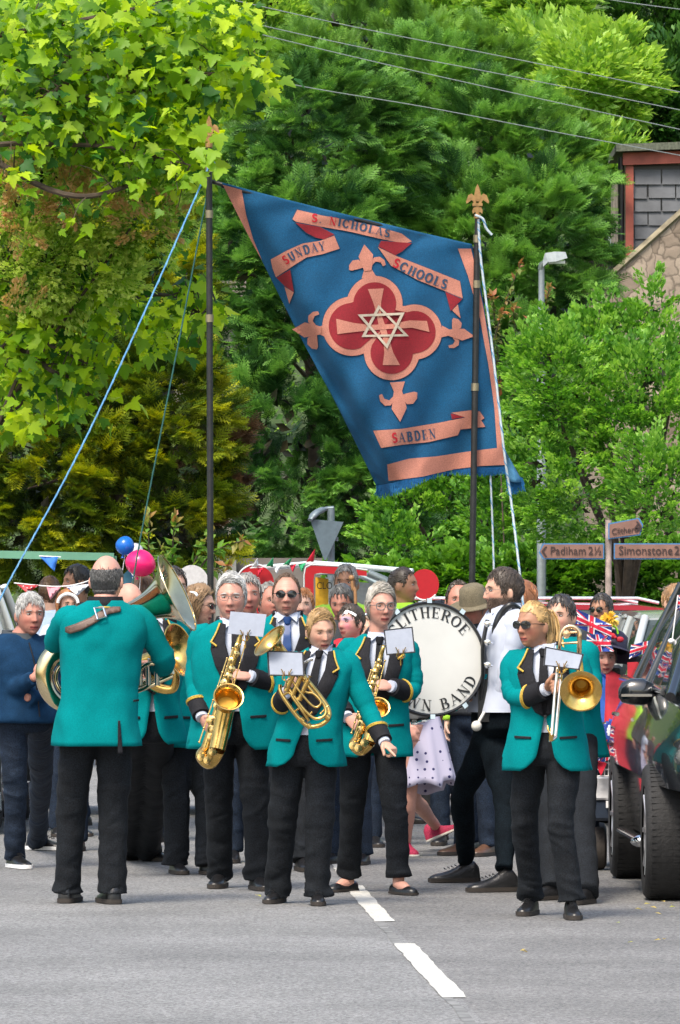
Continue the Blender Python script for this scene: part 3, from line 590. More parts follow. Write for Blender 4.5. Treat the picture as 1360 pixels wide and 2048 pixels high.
def person(label, px, feet, h=1.75, yaw=0, lod=0, group=None, **k):
    g = lambda a, b=None: k.get(a, b)
    d = g('d') or GD(feet); s = h/1.75; female = g('female', False); sw = g('sw', .92 if female else 1.0); girth = g('girth', 1.0)
    root = Vector(((px-680)*d/FP, d, g('rz', 0))); R = Matrix.Rotation(math.radians(yaw), 3, 'Z'); sc = d/FP
    t = thing('person', label, 'person', root, group)
    XP = lambda x: (x-680)*sc; ZP = lambda y: CH+(HZ-y)*sc
    lx = (XP(g('sh')[0])-root.x) if g('sh') else 0
    lz = (ZP(g('sh')[1])-root.z-1.43*s) if g('sh') and len(g('sh')) > 1 else 0
    ly = g('lean', 0)
    def W(x, y, z):
        v = root+R @ Vector((x*s, y*s, z*s)); f = max(0, (z-.92)/.5); f = min(f, 1.25)
        v.x += lx*f; v.y += ly*f; v.z += lz*min(f, 1); return v
    def tor(z):
        rx, ry = interp(TOR, z); gg = 1+(girth-1)*(1 if z < 1.25 else max(0, 1-(z-1.25)/.15)); 
        hips = 1.0
        return rx*(sw if z > 1.2 else lerp(sw, 1., min(1, (1.2-z)/.3)))*gg, ry*(gg**1.3 if z < 1.4 else 1)*(.95 if female else 1)
    def surf(x, z, front=True, off=0.):
        rx, ry = tor(z); rx += off+.004; ry += off+.004; q = max(0, 1-min(1, abs(x)/rx)**2.4)**(1/2.4)
        y = -ry*q if front else ry*q
        if female and front: y -= .022*math.exp(-((abs(x)-.075)/.06)**2-((z-1.26)/.08)**2)
        if front and girth > 1: y -= .12*(girth-1)*math.exp(-(x/.14)**2-((z-1.05)/.15)**2)
        return x, y, z
    pr = dict(female=female, s=s, vol=g('vol', 1.))
    # ---- head frame
    hs = s*g('hs', 1.02)*(1.0 if not female else .96)
    HR = R @ tri_rot(g('hyaw', 0), g('hpitch', 0), g('hroll', 0))
    if g('head'): hc = Vector((XP(g('head')[0]), W(0, 0, 1.43).y+(R @ Vector((0, -.03, 0))).y*s+g('hdy', 0), ZP(g('head')[1])))
    else: hc = W(0, -.025, 1.635)
    HW = lambda p: hc+HR @ (Vector(p)*hs); pr['HW'] = HW
    # ---- body
    mb = MB(); vox = .0045 if lod == 0 else .0085
    nz, na = (64, 84) if lod == 0 else (34, 44)
    x, y, z = head_grid(nz, na); X, Y, Z = head_shape(x, y, z, female)
    vs = [HW((X[i, j], Y[i, j], Z[i, j])) for i in range(nz) for j in range(na)]
    mb.add(vs, [(i*na+j, (i+1)*na+j, (i+1)*na+(j+1) % na, i*na+(j+1) % na) for i in range(nz-1) for j in range(na)])
    for sd_ in (-1, 1):
        mb.ball(HW((sd_*.078, .012, -.012)), (.009*hs, .019*hs, .031*hs), 10, HR @ Matrix.Rotation(sd_*-.35, 3, 'Z'))
    nr = (.052 if female else .061)*s*(g('neck', 1)*(1 if girth < 1.1 else 1.1))
    nb = W(0, .01, 1.46); mb.tube([nb-Vector((0, 0, .05)), nb, HW((0, .022, -.07)), HW((0, .016, -.02))], [nr*1.25, nr*1.1, nr*.95, nr*.85], 16)
    mb.loft([[W((rx-.035)*math.cos(a), (ry-.03)*math.sin(a), z_) for a in [2*math.pi*q/20 for q in range(20)]] for z_, rx, ry in [(q, *tor(q)) for q in (.92, 1.05, 1.2, 1.32, 1.40, 1.44, 1.465, 1.48)]])
    joints = {}
    for side, sg in (('R', -1), ('L', 1)):
        a = g('arm'+side, {}); sh = W(sg*.178*sw, 0, 1.415)
        if 'elb' in a:
            e = Vector((XP(a['elb'][0]), 0, ZP(a['elb'][1]))); dl = (e.x-sh.x)**2+(e.z-sh.z)**2; L = .285*s; dy = math.sqrt(max(0, L*L-dl)); e.y = sh.y+dy*a.get('es', 1)
        else: e = W(sg*(.235*sw+.02), .03, 1.13)
        if 'wri' in a:
            w_ = Vector((XP(a['wri'][0]), 0, ZP(a['wri'][1]))); dl = (e.x-w_.x)**2+(e.z-w_.z)**2; L = .25*s; dy = math.sqrt(max(0, L*L-dl)); w_.y = e.y+dy*a.get('ws', -1)
            if 'wy' in a: w_.y = root.y+a['wy']
        else: w_ = W(sg*(.25*sw+.02), -.03, .89)
        joints[side] = (sh, e, w_)
        fd = (w_-e).normalized(); hd = Vector(a.get('hd', fd)); pn = Vector(a.get('pn', R @ Vector((-sg, 0, 0))))
        e_i = e+((sh-e).normalized()+(w_-e).normalized())*.034*s; mb.tube([W(sg*.12*sw, 0, 1.41), sh, sh.lerp(e, .5), e_i, e.lerp(w_, .45), w_], [.042*s, .046*s, .040*s, .035*s, .034*s, .024*s], 12)
        if not a.get('nohand'): hand(mb, w_, hd, pn, side, a.get('curl', .45), s*.98*(.93 if female else 1.02), a.get('point', False), 0., a.get('thumb', .5))
    legs = {}; kind0 = g('shoe', 'formal')
    for side, sg in (('R', -1), ('L', 1)):
        l = g('leg'+side, {}); hp = W(sg*.088, 0, .90)
        an = W(sg*.10, .01, .09)
        if 'ank' in l:
            ax = l['ank']; zz = (root.z+.085*s+l.get('az', 0)); an = Vector((XP(ax[0]), GD(ax[1]) if len(ax) > 1 else root.y, zz)); an.x = (ax[0]-680)*an.y/FP
        kn = hp.lerp(an, .5)+R @ Vector((sg*.005, -.03*s, 0))
        if 'knee' in l: kn = Vector((XP(l['knee'][0]), hp.lerp(an, .5).y+l.get('ky', -.05), ZP(l['knee'][1])))
        legs[side] = (hp, kn, an, l.get('fyaw', yaw+sg*12), l.get('fpitch', 0))
    if g('bare_legs'):
        for side in 'RL':
            hp, kn, an, _, _ = legs[side]; mb.tube(bez([hp, kn.lerp(hp, .5), kn, kn.lerp(an, .35), kn.lerp(an, .7), an, an-Vector((0, 0, .05))], 3), [interp([(0, .08), (6, .052), (9, .05), (12, .037), (16, .031), (18, .028)], i)[0]*s*g('legr', 1.) for i in range(19)], 14)
    if kind0 == 'flat' and not g('bare_legs'):
        for side in 'RL':
            hp, kn, an, fy, _ = legs[side]; FR = Matrix.Rotation(math.radians(fy), 3, 'Z'); fw = lambda y_, z_: Vector((an.x, an.y, root.z))+FR @ Vector((0, -y_*s, z_*s))
            mb.tube([an+Vector((0, 0, .12)), an+Vector((0, 0, .03)), fw(.0, .06), fw(.05, .045), fw(.10, .03)], [.036*s, .033*s, .036*s, .034*s, .026*s], 12)
    me = remesh(mb, vox, 1 if lod == 0 else 2)
    A = getco(me); col = np.tile(np.array(SK[g('skin', 'fair')]), (len(A), 1)); inv = np.array(HR.transposed()); q = (A-np.array(hc))@inv.T/hs
    xh, yh, zh = q[:, 0], q[:, 1], q[:, 2]; hm_ = (np.abs(xh) < .1) & (np.abs(zh) < .14) & (np.abs(yh) < .14); fr = (yh < -.03) & hm_
    ga = lambda u, sg_: np.exp(-(u/sg_)**2)
    def mix(m_, c, w__): 
        w__ = (np.clip(w__, 0, 1)*m_)[:, None]; col[:] = col*(1-w__)+np.array(c)*w__
    ck = ga(np.abs(xh)-.042, .022)*ga(zh+.03, .024)+ga(xh, .014)*ga(zh+.03, .018)
    mix(fr, (.60, .16, .12), .38*ck)
    mix(fr, (.25, .12, .09), .42*ga(np.abs(xh)-.031, .018)*ga(zh-.010, .010))  # eye socket shade painted into the skin colour
    mix(fr, (.40, .085, .08) if not g('lip') else g('lip'), .95*np.clip((.0275-np.abs(xh))/.006, 0, 1)*np.clip(1.4*ga(zh+.066, .0105*(1-.3*np.abs(xh)/.027)), 0, 1))
    mix(fr, (.07, .015, .015), np.clip((.027-np.abs(xh))/.004, 0, 1)*np.clip(1.3*ga(zh+.0655-.05*np.abs(xh), .0040), 0, 1))
    mix(fr, (.10, .035, .03), .8*ga(np.abs(xh)-.009, .006)*ga(zh+.036, .005))  # nostril shade painted in
    nl = np.clip((-.030-zh)/.045, 0, 1); mix(fr, (.22, .09, .07), .38*ga(np.abs(xh)-(.019+.018*nl), .0042)*((zh < -.030) & (zh > -.078)))  # crease shade of the smile lines, painted into the skin
    mix(fr, (.25, .11, .09), .25*ga(np.abs(xh)-.030, .016)*ga(zh+.006, .004))  # shade under the eyes, also painted
    if not female:
        for zz_ in (.052, .064, .076): mix(fr, (.28, .13, .10), .28*ga(xh, .035)*ga(zh-zz_-.3*xh*xh*10, .0028))  # forehead creases drawn as painted shade
    if g('beard'):
        bw = np.clip((-.022-zh-np.clip(.03-np.abs(xh), 0, 1)*.9)/.012, 0, 1)*np.clip((.04-yh)/.02, 0, 1)*(1-.85*ga(xh, .018)*ga(zh+.066, .006)); mix(hm_, g('beard')[0], bw*g('beard')[1]*(zh > -.125))
        mix(hm_, g('beard')[0], g('beard')[1]*np.clip(1-np.abs(yh+.005)/.02, 0, 1)*(np.abs(xh) > .055)*(zh < .02)*(zh > -.08))
    if g('scalp'):  # close-shaved hair shade
        x_, y_, z_ = xh/.077, yh/.094, zh/.12; n_ = np.sqrt(x_**2+y_**2+z_**2)+1e-6; mix(hm_, g('scalp')[0], g('scalp')[1]*np.clip(hairline(x_/n_, y_/n_, z_/n_, g('scalp')[2] if len(g('scalp')) > 2 else 'short')*8, 0, 1))
    if g('facepaint'): mix(fr, (.25, .35, .7), .7*ga(xh-.03, .03)*ga(zh-.03, .012)); mix(fr, (.75, .2, .3), .6*ga(zh+.02, .03)*ga(np.abs(xh)-.04, .02))
    at = me.color_attributes.new('Col', 'FLOAT_COLOR', 'POINT'); at.data.foreach_set('color', np.concatenate([col, np.ones((len(A), 1))], 1).ravel().astype(np.float32))
    me.materials.append(SKIN); body = link('body', me, t)
    if g('beard') and g('beard')[1] > .8:
        bm2 = MB(); ok_ = (bw > .4) & hm_ & (zh > -.13) & (zh < -.02); ii = np.nonzero(ok_)[0]; ii = rng.choice(ii, min(len(ii), 1600), replace=False); HRm = np.array(HR)
        for i_ in ii:
            p_ = Vector(A[i_]); o_ = (p_-hc).normalized(); dn = (HR @ Vector((0, -.2, -1))+o_*.9+Vector(rng.normal(size=3)*.3)).normalized(); bm2.tube([p_-o_*.002, p_+dn*.006, p_+dn*.011], [.0016, .0014, .0003], 3, cap=False)
        bm2.build('beard', hairmat('beard', g('beard')[0]), body, split=180)
    # ---- eyes, brows
    if not g('noface'):
        dk = g('brow', (.10, .06, .035)); bm_ = mat('brow_%.2f_%.2f' % (dk[0], dk[1]), dk, .8)
        for sd_ in (-1, 1):
            op = g('eyes', .6); e_ = MB(); e_.ball(HW((sd_*.031, -.0735, .011)), (.0135*hs, .010*hs, .0075*hs*op), 12, HR)
            e_.cur = 1; gx = g('gaze', 0); e_.ball(HW((sd_*.031+gx, -.0805, .011)), (.0062*hs, .004*hs, .0060*hs*op), 10, HR); 
            e_.cur = 2; e_.tube([HW((sd_*(.031+u*.016), -.081+.006*u*u-.001, .011+(.0088*(1-u*u)*op))) for u in (-1, -.5, 0, .5, 1)], .0016*hs, 5)
            e_.build('eye', [EYEW, IRIS, bm_], body)
            b_ = MB(); b_.tube([HW((sd_*(.032+u*.020), -.0875+.010*((u+.3)*.9 if u > 0 else .0)**1.5, .027+.004*(1-u*u)-.002*u)) for u in (-1, -.5, 0, .5, 1)], [.0022*hs, .0032*hs, .0034*hs, .0028*hs, .001*hs], 6, flat=1.)
            b_.build('eyebrow', bm_, body)
    if g('hair'): make_hair(pr, g('hair')[0], hairmat(g('hair')[1], g('hair')[2]), lod, t, g('hlen'))
    # ---- glasses
    gl = g('glasses')
    if gl:
        G_ = thing_part = None; m_ = MB()
        fm = BLK if gl in ('sun', 'sunwide') else mat('spectacle_frame', (.06, .025, .02) if gl == 'round' else (.12, .12, .12), .3)
        rx_, rz_ = {'sun': (.026, .019), 'sunwide': (.031, .021), 'round': (.026, .022), 'thin': (.024, .016)}[gl]
        for sd_ in (-1, 1):
            if gl in ('sun', 'sunwide'): m_.loft([[HW((sd_*.032+rx_*f*math.cos(a), -.100+yy+.010*abs(math.cos(a))*(1 if math.cos(a)*sd_ > 0 else 0), .010+rz_*f*(math.sin(a)))) for a in [2*math.pi*q_/20 for q_ in range(20)]] for f, yy in ((1, .003), (1.0, -.001), (.6, -.003))])
            rr_ = .0028 if gl == 'round' else .0011
            m_.tube([HW((sd_*.032+rx_*math.cos(a), -.100+.008*(math.cos(a)*sd_ > 0)*abs(math.cos(a)), .010+rz_*math.copysign(abs(math.sin(a))**.8, math.sin(a)))) for a in [2*math.pi*q_/20 for q_ in range(20)]], rr_*hs, 6, closed=True)
            m_.tube([HW((sd_*.058, -.094, .014)), HW((sd_*.074, -.06, .014)), HW((sd_*.081, .01, .008))], .0022*hs if gl != 'thin' else .0012*hs, 5)
        m_.tube([HW((-.010, -.104, .013)), HW((0, -.108, .015)), HW((.010, -.104, .013))], .0018*hs, 5)
        m_.build('sunglasses' if 'sun' in gl else 'spectacles', LENS if 'sun' in gl else fm, t)
    # ---- trousers
    tm = g('trm', BLACKW); wl = g('legw', 1.0)
    if not g('bare_legs'):
        mb = MB(); mb.loft([[W(rx*math.cos(a), ry*math.sin(a), z_) for a in [2*math.pi*q_/24 for q_ in range(24)]] for z_, rx, ry in ((g('waist', 1.04), tor(1.04)[0]-.012, tor(1.04)[1]-.012), (.98, tor(.98)[0]-.01, tor(.98)[1]-.01), (.90, .178*(.5+.5*girth), .122*girth), (.84, .172, .115), (.80, .12, .09))])
        for side in 'RL':
            hp, kn, an, fy, fp = legs[side]; hem = an+Vector((0, 0, g('hem', -.03)*s)); q_ = bez([hp+Vector((0, 0, .04)), hp.lerp(kn, .5), kn, kn.lerp(hem, .5), hem], 6); n_ = len(q_)-1
            rt_ = [(0, .094), (.25, .084*(.6+.4*wl)), (.5, .067*wl), (.75, .061*wl), (.93, .062*wl), (1, .068*wl)] if not g('slim') else [(0, .094), (.25, .084), (.5, .062), (.75, .057), (1, .044)]
            mb.tube(q_, [interp(rt_, i/n_)[0]*s*(1+.03*math.sin(i*2.1+fy)) for i in range(n_+1)], 16)
        me = remesh(mb, .0095 if lod == 0 else .017, 3); A = getco(me)
        for i, c in enumerate(A):
            v = Vector(c); low = max(0, 1-(v.z-root.z)/(.35*s)); kf = math.exp(-((v.z-root.z-.48*s)/.10)**2)
            nn = mnoise.noise_vector(Vector((v.x*7+px, v.y*7, v.z*(9+14*low)))); amp = .006+.011*low+.005*kf
            if lod == 0:
                w1 = 1-abs(mnoise.noise(Vector((v.x*5+px, v.y*5, v.z*(13+9*low)+v.x*4*math.sin(px)))))*3; am = max(0, w1)*(.007*kf+.010*min(1, low*1.3)+.003)
                side_ = np.array([v.x-(root.x+(.09 if v.x > root.x else -.09)), v.y-root.y]); side_ /= max(np.linalg.norm(side_), .02); A[i, :2] += side_*am
            A[i, :2] += np.array(nn[:2])*amp*(1 if lod == 0 else .7)
        setco(me, A); me.materials.append(tm); link('trousers', me, t)
    # ---- shoes
    kind = g('shoe', 'formal')
    for side in 'RL':
        hp, kn, an, fy, fp = legs[side]; FR = Matrix.Rotation(math.radians(fy), 3, 'Z') @ Matrix.Rotation(math.radians(fp), 3, 'X'); sm = g('shoem', LEATHER)
        f0 = Vector((an.x, an.y, root.z+.004+g('leg'+side, {}).get('az', 0))); F_ = lambda x_, y_, z_: f0+FR @ Vector((x_*s, -y_*s, z_*s))
        fl = .93 if female else 1.04; fw = .9 if female else 1.02; so_ = .022 if kind in ('boot', 'trainer', 'formal') else .012
        prof = [(-.072, .018, .03), (-.066, .030, .062), (-.045, .036, .082), (0, .039, .092), (.05, .040, .078), (.09, .044, .060), (.13, .046, .048), (.165, .040, .041), (.188, .026, .032), (.197, .012, .022)]
        if kind == 'flat': prof = [(a, b, min(c, .040 if .0 < a < .11 else .055)) for a, b, c in prof]
        if kind in ('boot', 'hightop'): prof = [(a, b, c*(1.35 if a < .03 else 1.05)) for a, b, c in prof]
        m_ = MB(); m_.loft([[F_(b*fw*math.cos(a_), y_*fl, so_*.6+(c-so_*.6)*max(0, math.sin(a_))**.75+0*a_) for a_ in [math.pi*q_/12 for q_ in range(13)]+[0][:0]] for y_, b, c in prof], cap=True)
        sh_ = m_.build('shoe', sm, t, split=60)
        m_ = MB(); rg = [[F_((b+.004)*fw*cx, y_*fl*1.015, zz) for cx, zz in ((-1, 0), (1, 0), (1, so_), (-1, so_))] for y_, b, c in prof]; m_.loft(rg)
        m_.build('sole', g('solem', SOLE), sh_)
        if kind in ('hightop', 'trainer', 'boot', 'formal') and lod == 0 and kind != 'formal':
            m_ = MB()
            for q_ in range(4): yy = .055+.02*q_; m_.tube([F_(-.018, yy, .092-.28*(yy-.03)), F_(.0, yy+.008, .10-.28*(yy-.03)), F_(.018, yy, .092-.28*(yy-.03))], .0025*s, 5)
            m_.build('laces', WHITE if kind == 'hightop' else BLK, sh_)
    # ---- shirt
    top = g('top', 'band'); shm = g('shirtm', SHIRT)
    def ringz(z_, off, n_=36):
        rx, ry = tor(z_); out = []
        for q_ in range(n_):
            a = 2*math.pi*q_/n_; c_, s_ = math.cos(a), math.sin(a); xx = (rx+off)*math.copysign(abs(c_)**(2/2.4), c_); _, yy, _ = surf(min(rx+off, max(-rx-off, xx)), z_, s_ < 0, off-.004)
            out.append(W(xx, yy, z_))
        return out
    def sleeve(mb, side, r=1., stop=.97, start=0, off=0., wr_=.07):
        sh, e, w_ = joints[side]; sg = -1 if side == 'R' else 1
        a0 = W(sg*.135*sw, 0, 1.405); rnd = e+((sh-e).normalized()+(w_-e).normalized())*.03*s
        q_ = bez([a0, sh, sh.lerp(e, .55), rnd, e.lerp(w_, .45), e.lerp(w_, 1.0)], 6); n_ = len(q_)-1; i1 = int(n_*stop); i0 = int(n_*start)
        q2 = q_[i0:i1+1]; rad = [(interp([(0, .066), (.12, .069), (.25, .066), (.45, .060), (.6, .055), (.8, .050), (1, .044)], (i0+i)/n_)[0]*r*s+off)*(1+wr_*math.sin((i0+i)*1.55+sg)*math.sin((i0+i)*.7)+wr_*.6*random.uniform(-1, 1)*(off == 0)) for i in range(len(q2))]
        mb.tube(q2, rad, 20); return q2
    zr = [.985, 1.05, 1.12, 1.2, 1.28, 1.34, 1.38, 1.41, 1.43, 1.445, 1.457, 1.467, 1.477, 1.487, 1.497, 1.507, 1.515]
    if top in ('band', 'suit', 'shirt', 'open'):
        mb = MB(); mb.loft([ringz(z_, -.006 if top != 'shirt' else .006) for z_ in (zr if top != 'shirt' else [.93]+zr)])
        if top == 'shirt':
            for side in 'RL': sleeve(mb, side, .95, g('slv', .97))
        so2 = mb.build('shirt', shm, t)
        mb = MB(); r0 = nr*1.22
        nk = W(0, .004, 1.49); mb.loft([[nk+R @ Vector((rr*math.cos(a), rr*math.sin(a), dz-.014*(math.sin(a) < -.3)*abs(math.sin(a)))) for a in [2*math.pi*q_/24 for q_ in range(24)]] for rr, dz in ((r0*1.08, -.012), (r0*1.03, .03), (r0*.98, .034), (r0, -.012))], cap=False)
        for sg in (-1, 1):
            c0 = nk+R @ Vector((sg*.006, -r0-.012*s, .012*s)); c1 = nk+R @ Vector((sg*r0*.8, -r0*.62, .03*s)); c2 = nk+R @ Vector((sg*.052*s, -r0-.030*s, -.028*s)); c3 = nk+R @ Vector((sg*r0*1.05, -r0*.35, .0))
            mb.poly([c0, c2, c3, c1], .003, R @ Vector((0, -1, 0)))
        mb.build('collar', shm, so2, smooth=False)
    def patch(pts, off, th, name, m_, par, front=True, res=.02):
        bm = bmesh.new(); vs_ = [bm.verts.new((a, 0, b)) for a, b in pts]; bm.faces.new(vs_); bmesh.ops.triangulate(bm, faces=bm.faces[:])
        for _ in range(8):
            le = [e for e in bm.edges if e.calc_length() > res]
            if not le: break
            bmesh.ops.subdivide_edges(bm, edges=le, cuts=1); bmesh.ops.triangulate(bm, faces=bm.faces[:])
        for v in bm.verts: v.co = W(*surf(v.co.x, v.co.z, front, off))
        bmesh.ops.recalc_face_normals(bm, faces=bm.faces)
        av = sum((f.normal*f.calc_area() for f in bm.faces), Vector()); fw_ = R @ Vector((0, -1 if front else 1, 0))
        if av.dot(fw_) < 0: bmesh.ops.reverse_faces(bm, faces=bm.faces)
        me = bpy.data.meshes.new(name); bm.to_mesh(me); bm.free(); me.materials.append(m_); me.polygons.foreach_set('use_smooth', [True]*len(me.polygons))
        o = link(name, me, par); so_ = o.modifiers.new('th', 'SOLIDIFY'); so_.thickness = th; so_.offset = -1; return o
    def sline(pts, off, r_, name, m_, par, front=True):
        mb = MB(); q_ = bez([W(*surf(a, b, front, off)) for a, b in pts], 4); mb.tube(q_, r_*s, 6, flat=1.0); return mb.build(name, m_, par)
    if top in ('band', 'suit') and g('tie', True):
        tmat = g('tiem', LAPEL)
        tie = patch([(-.017, 1.475), (.017, 1.475), (.034, 1.13), (0, 1.09), (-.034, 1.13)], .012, .004, 'tie', tmat, t); kb = MB(); kb.loft([[W(a*math.cos(q_), surf(0, 1.47)[1]-.018-.014*math.sin(q_), z_) for q_ in [2*math.pi*e/10 for e in range(10)]] for a, z_ in ((.017, 1.452), (.024, 1.475), (.022, 1.492))]); kb.build('tie_knot', tmat, tie)
    if top in ('band', 'suit', 'open'):
        jm = g('jackm', TEAL); hem = g('jhem', .775); btn = g('btn', 1.09); vv = g('vw', .066); cut = g('cut', .10)
        zs = [hem+(1.40-hem)*q_/26 for q_ in range(27)]+[1.41, 1.42, 1.43, 1.44, 1.45, 1.46, 1.47, 1.48, 1.49, 1.50, 1.508]
        rows = []; n_ = 60; pz = random.uniform(0, 9)
        for z_ in zs:
            rx, ry = tor(z_); off = .018+.010*max(0, (1.0-z_)/.25); rx += off; ry += off
            if z_ >= btn: ow = .004+vv*min(1, (z_-btn)/(1.47-btn))**.9
            else: u = (btn-z_)/(btn-hem); ow = .004+cut*(.45*u**1.15+.55*max(0, (u-.72)/.28)**2.2)
            p0 = math.asin(min(.98, (ow/rx))**1.2); ring = []
            for q_ in range(n_+1):
                ph = p0+(2*math.pi-2*p0)*q_/n_; s_, c_ = math.sin(ph), math.cos(ph)
                xx = rx*math.copysign(abs(s_)**(2/2.4), s_); _, yy, _ = surf(xx if abs(xx) < rx else rx, z_, c_ > 0, off)
                f = .007*math.sin(ph*5+pz+z_*3)*max(0, (1.05-z_)/.3)+.004*mnoise.noise(Vector((xx*14+pz, yy*14, z_*10)))*2
                k_ = 1+f/.15; ring.append(W(xx*k_, yy*k_, z_-(.012*(c_ > 0)*max(0, 1-abs(xx)/.15) if z_ < hem+.03 else 0)))
            rows.append(ring)
        mb = MB(); mb.loft(rows, closed=False)
        jk = mb.build('jacket', jm, t, split=80); sm_ = jk.modifiers.new('th', 'SOLIDIFY'); sm_.thickness = .006; sm_.offset = -1
        for side in 'RL':
            sb = MB(); q2 = sleeve(sb, side, 1.0, .96); sb.build('sleeve', jm, jk, split=90); sh, e, w_ = joints[side]
            if top == 'band':
                ax = (w_-e).normalized(); cb = MB(); up_ = Vector((0, 0, 1)); pp = (up_-ax*up_.dot(ax)).normalized(); qq = ax.cross(pp); cs = w_-ax*.115*s; ce = w_-ax*.008*s
                def crg(c, r_, sk=0, n2=24): return [c+ax*sk*math.cos(a+math.pi*(g('csk', 0)))+pp*r_*math.cos(a)+qq*r_*math.sin(a) for a in [2*math.pi*i/n2 for i in range(n2)]]
                cb.loft([crg(lerp(cs, ce, u), lerp(.0575, .0505, u)*s*(1+.02*math.sin(u*20)), .022*s*(1-u)) for u in (0, .2, .4, .6, .8, 1)]+[crg(ce, .040*s)], cap=True); cf = cb.build('cuff', LAPEL, jk)
                gb = MB()
                for o_ in (0, .011): gb.tube(crg(cs-ax*o_*s, .0595*s, .022*s), .0045*s, 6, closed=True)
                k0 = cs+ax*(-.022-.02)*s+pp*-.058*s
                gb.build('gold_trim', GOLDB, cf)
            if g('shcuff', True): 
                cb = MB(); ax = (w_-e).normalized(); cb.tube([w_-ax*.03*s, w_+ax*.014*s, w_+ax*.015*s, w_-ax*.02*s], [.036*s, .034*s, .029*s, .028*s], 16); cb.build('shirt_cuff', shm, jk)
        for sg in (-1, 1):
            if top == 'band':
                lp = patch([(sg*a, b) for a, b in ((.003, btn-.01), (vv*.42, btn+.17), (vv*.85, 1.38), (vv*.75, 1.485), (.080, 1.492), (.100, 1.44), (.128, 1.385), (.108, 1.362), (.138, 1.345), (.115, 1.25), (.050, btn+.02))], .027, .006, 'lapel', LAPEL, jk)
                sline([(sg*a, b) for a, b in ((.082, 1.49), (.103, 1.44), (.133, 1.386))], .033, .0052, 'gold_trim', GOLDB, lp); sline([(sg*a, b) for a, b in ((.136, 1.388), (.118, 1.374), (.104, 1.362))], .033, .0052, 'gold_trim', GOLDB, lp)
            elif top == 'suit': patch([(sg*a, b) for a, b in ((.003, btn-.01), (vv*.42, btn+.17), (vv*.85, 1.38), (vv*.75, 1.485), (.080, 1.492), (.100, 1.43), (.115, 1.38), (.10, 1.362), (.12, 1.345), (.09, 1.25), (.035, btn+.02))], .027, .006, 'lapel', jm, jk)
            if top != 'open': patch([(sg*.075, .945), (sg*.165, .950), (sg*.165, .965), (sg*.075, .960)], .030, .004, 'pocket', LAPEL, jk)
        kc = nr/s*1.22/.068
        cb = MB(); cr = [[W(rr*math.sin(a), .004+rr*1.0*math.cos(a)*.95, z_) for a in [math.radians(-115+230*i/24) for i in range(25)]] for rr, z_ in ((.092*kc, 1.474), (.086*kc, 1.50), (.078*kc, 1.528), (.072*kc, 1.524))]
        cb.loft(cr, closed=False); cl_ = cb.build('jacket_collar', LAPEL if top == 'band' else jm, jk); q_ = cl_.modifiers.new('th', 'SOLIDIFY'); q_.thickness = .004
        if top == 'band': gb = MB(); gb.tube(cr[0][2:-2], .005*s, 6); gb.build('gold_trim', GOLDB, cl_)
        bb = MB(); bb.lathe([(0, .005), (.008, .004), (.009, 0)], W(*surf(.004, btn-.005, True, .034)), R @ Vector((0, -1, 0)), 12); bb.build('button', BLK, jk)
    if top in ('fleece', 'tee', 'vest'):
        mb = MB(); lo = g('jhem', .86 if top == 'fleece' else .9); zz = [lo+(1.40-lo)*q_/14 for q_ in range(15)]+[1.42, 1.44, 1.455, 1.467, 1.478, 1.487, 1.497, 1.507]
        mb.loft([ringz(z_, (.022 if top == 'fleece' else .012)*(1 if z_ > lo+.01 else .75)) for z_ in zz])
        for side in 'RL': sleeve(mb, side, 1.05 if top == 'fleece' else 1.0, g('slv', .97))
        me = remesh(mb, .012 if lod == 0 else .017, 2); A = getco(me)
        for i, c in enumerate(A): A[i] += np.array(mnoise.noise_vector(Vector(c)*9))*.006
        setco(me, A); me.materials.append(g('topm', NAVY)); tp = link('fleece_jacket' if top == 'fleece' else 'top', me, t)
        if top == 'fleece': 
            mb = MB(); nk = W(0, .004, 1.475); mb.loft([[nk+R @ Vector((rr*math.cos(a), rr*math.sin(a), dz-.02*(math.sin(a) < 0)*abs(math.sin(a))))*s for a in [2*math.pi*q_/24 for q_ in range(24)]] for rr, dz in ((.098, -.01), (.092, .045), (.10, .05), (.112, .0))], cap=False); mb.build('collar', g('collm', NAVY), tp)
    pr.update(t=t, W=W, surf=surf, joints=joints, legs=legs, root=root, R=R, hc=hc, HR=HR, hs=hs, d=d, XP=XP, ZP=ZP, patch=patch, sline=sline, body=body, nr=nr, jk=locals().get('jk'))
    return pr
# ---------------- the band ----------------
GREY = (.42, .42, .43); WHT = (.50, .50, .49)
GB = 'bandsmen and bandswomen in teal jackets'
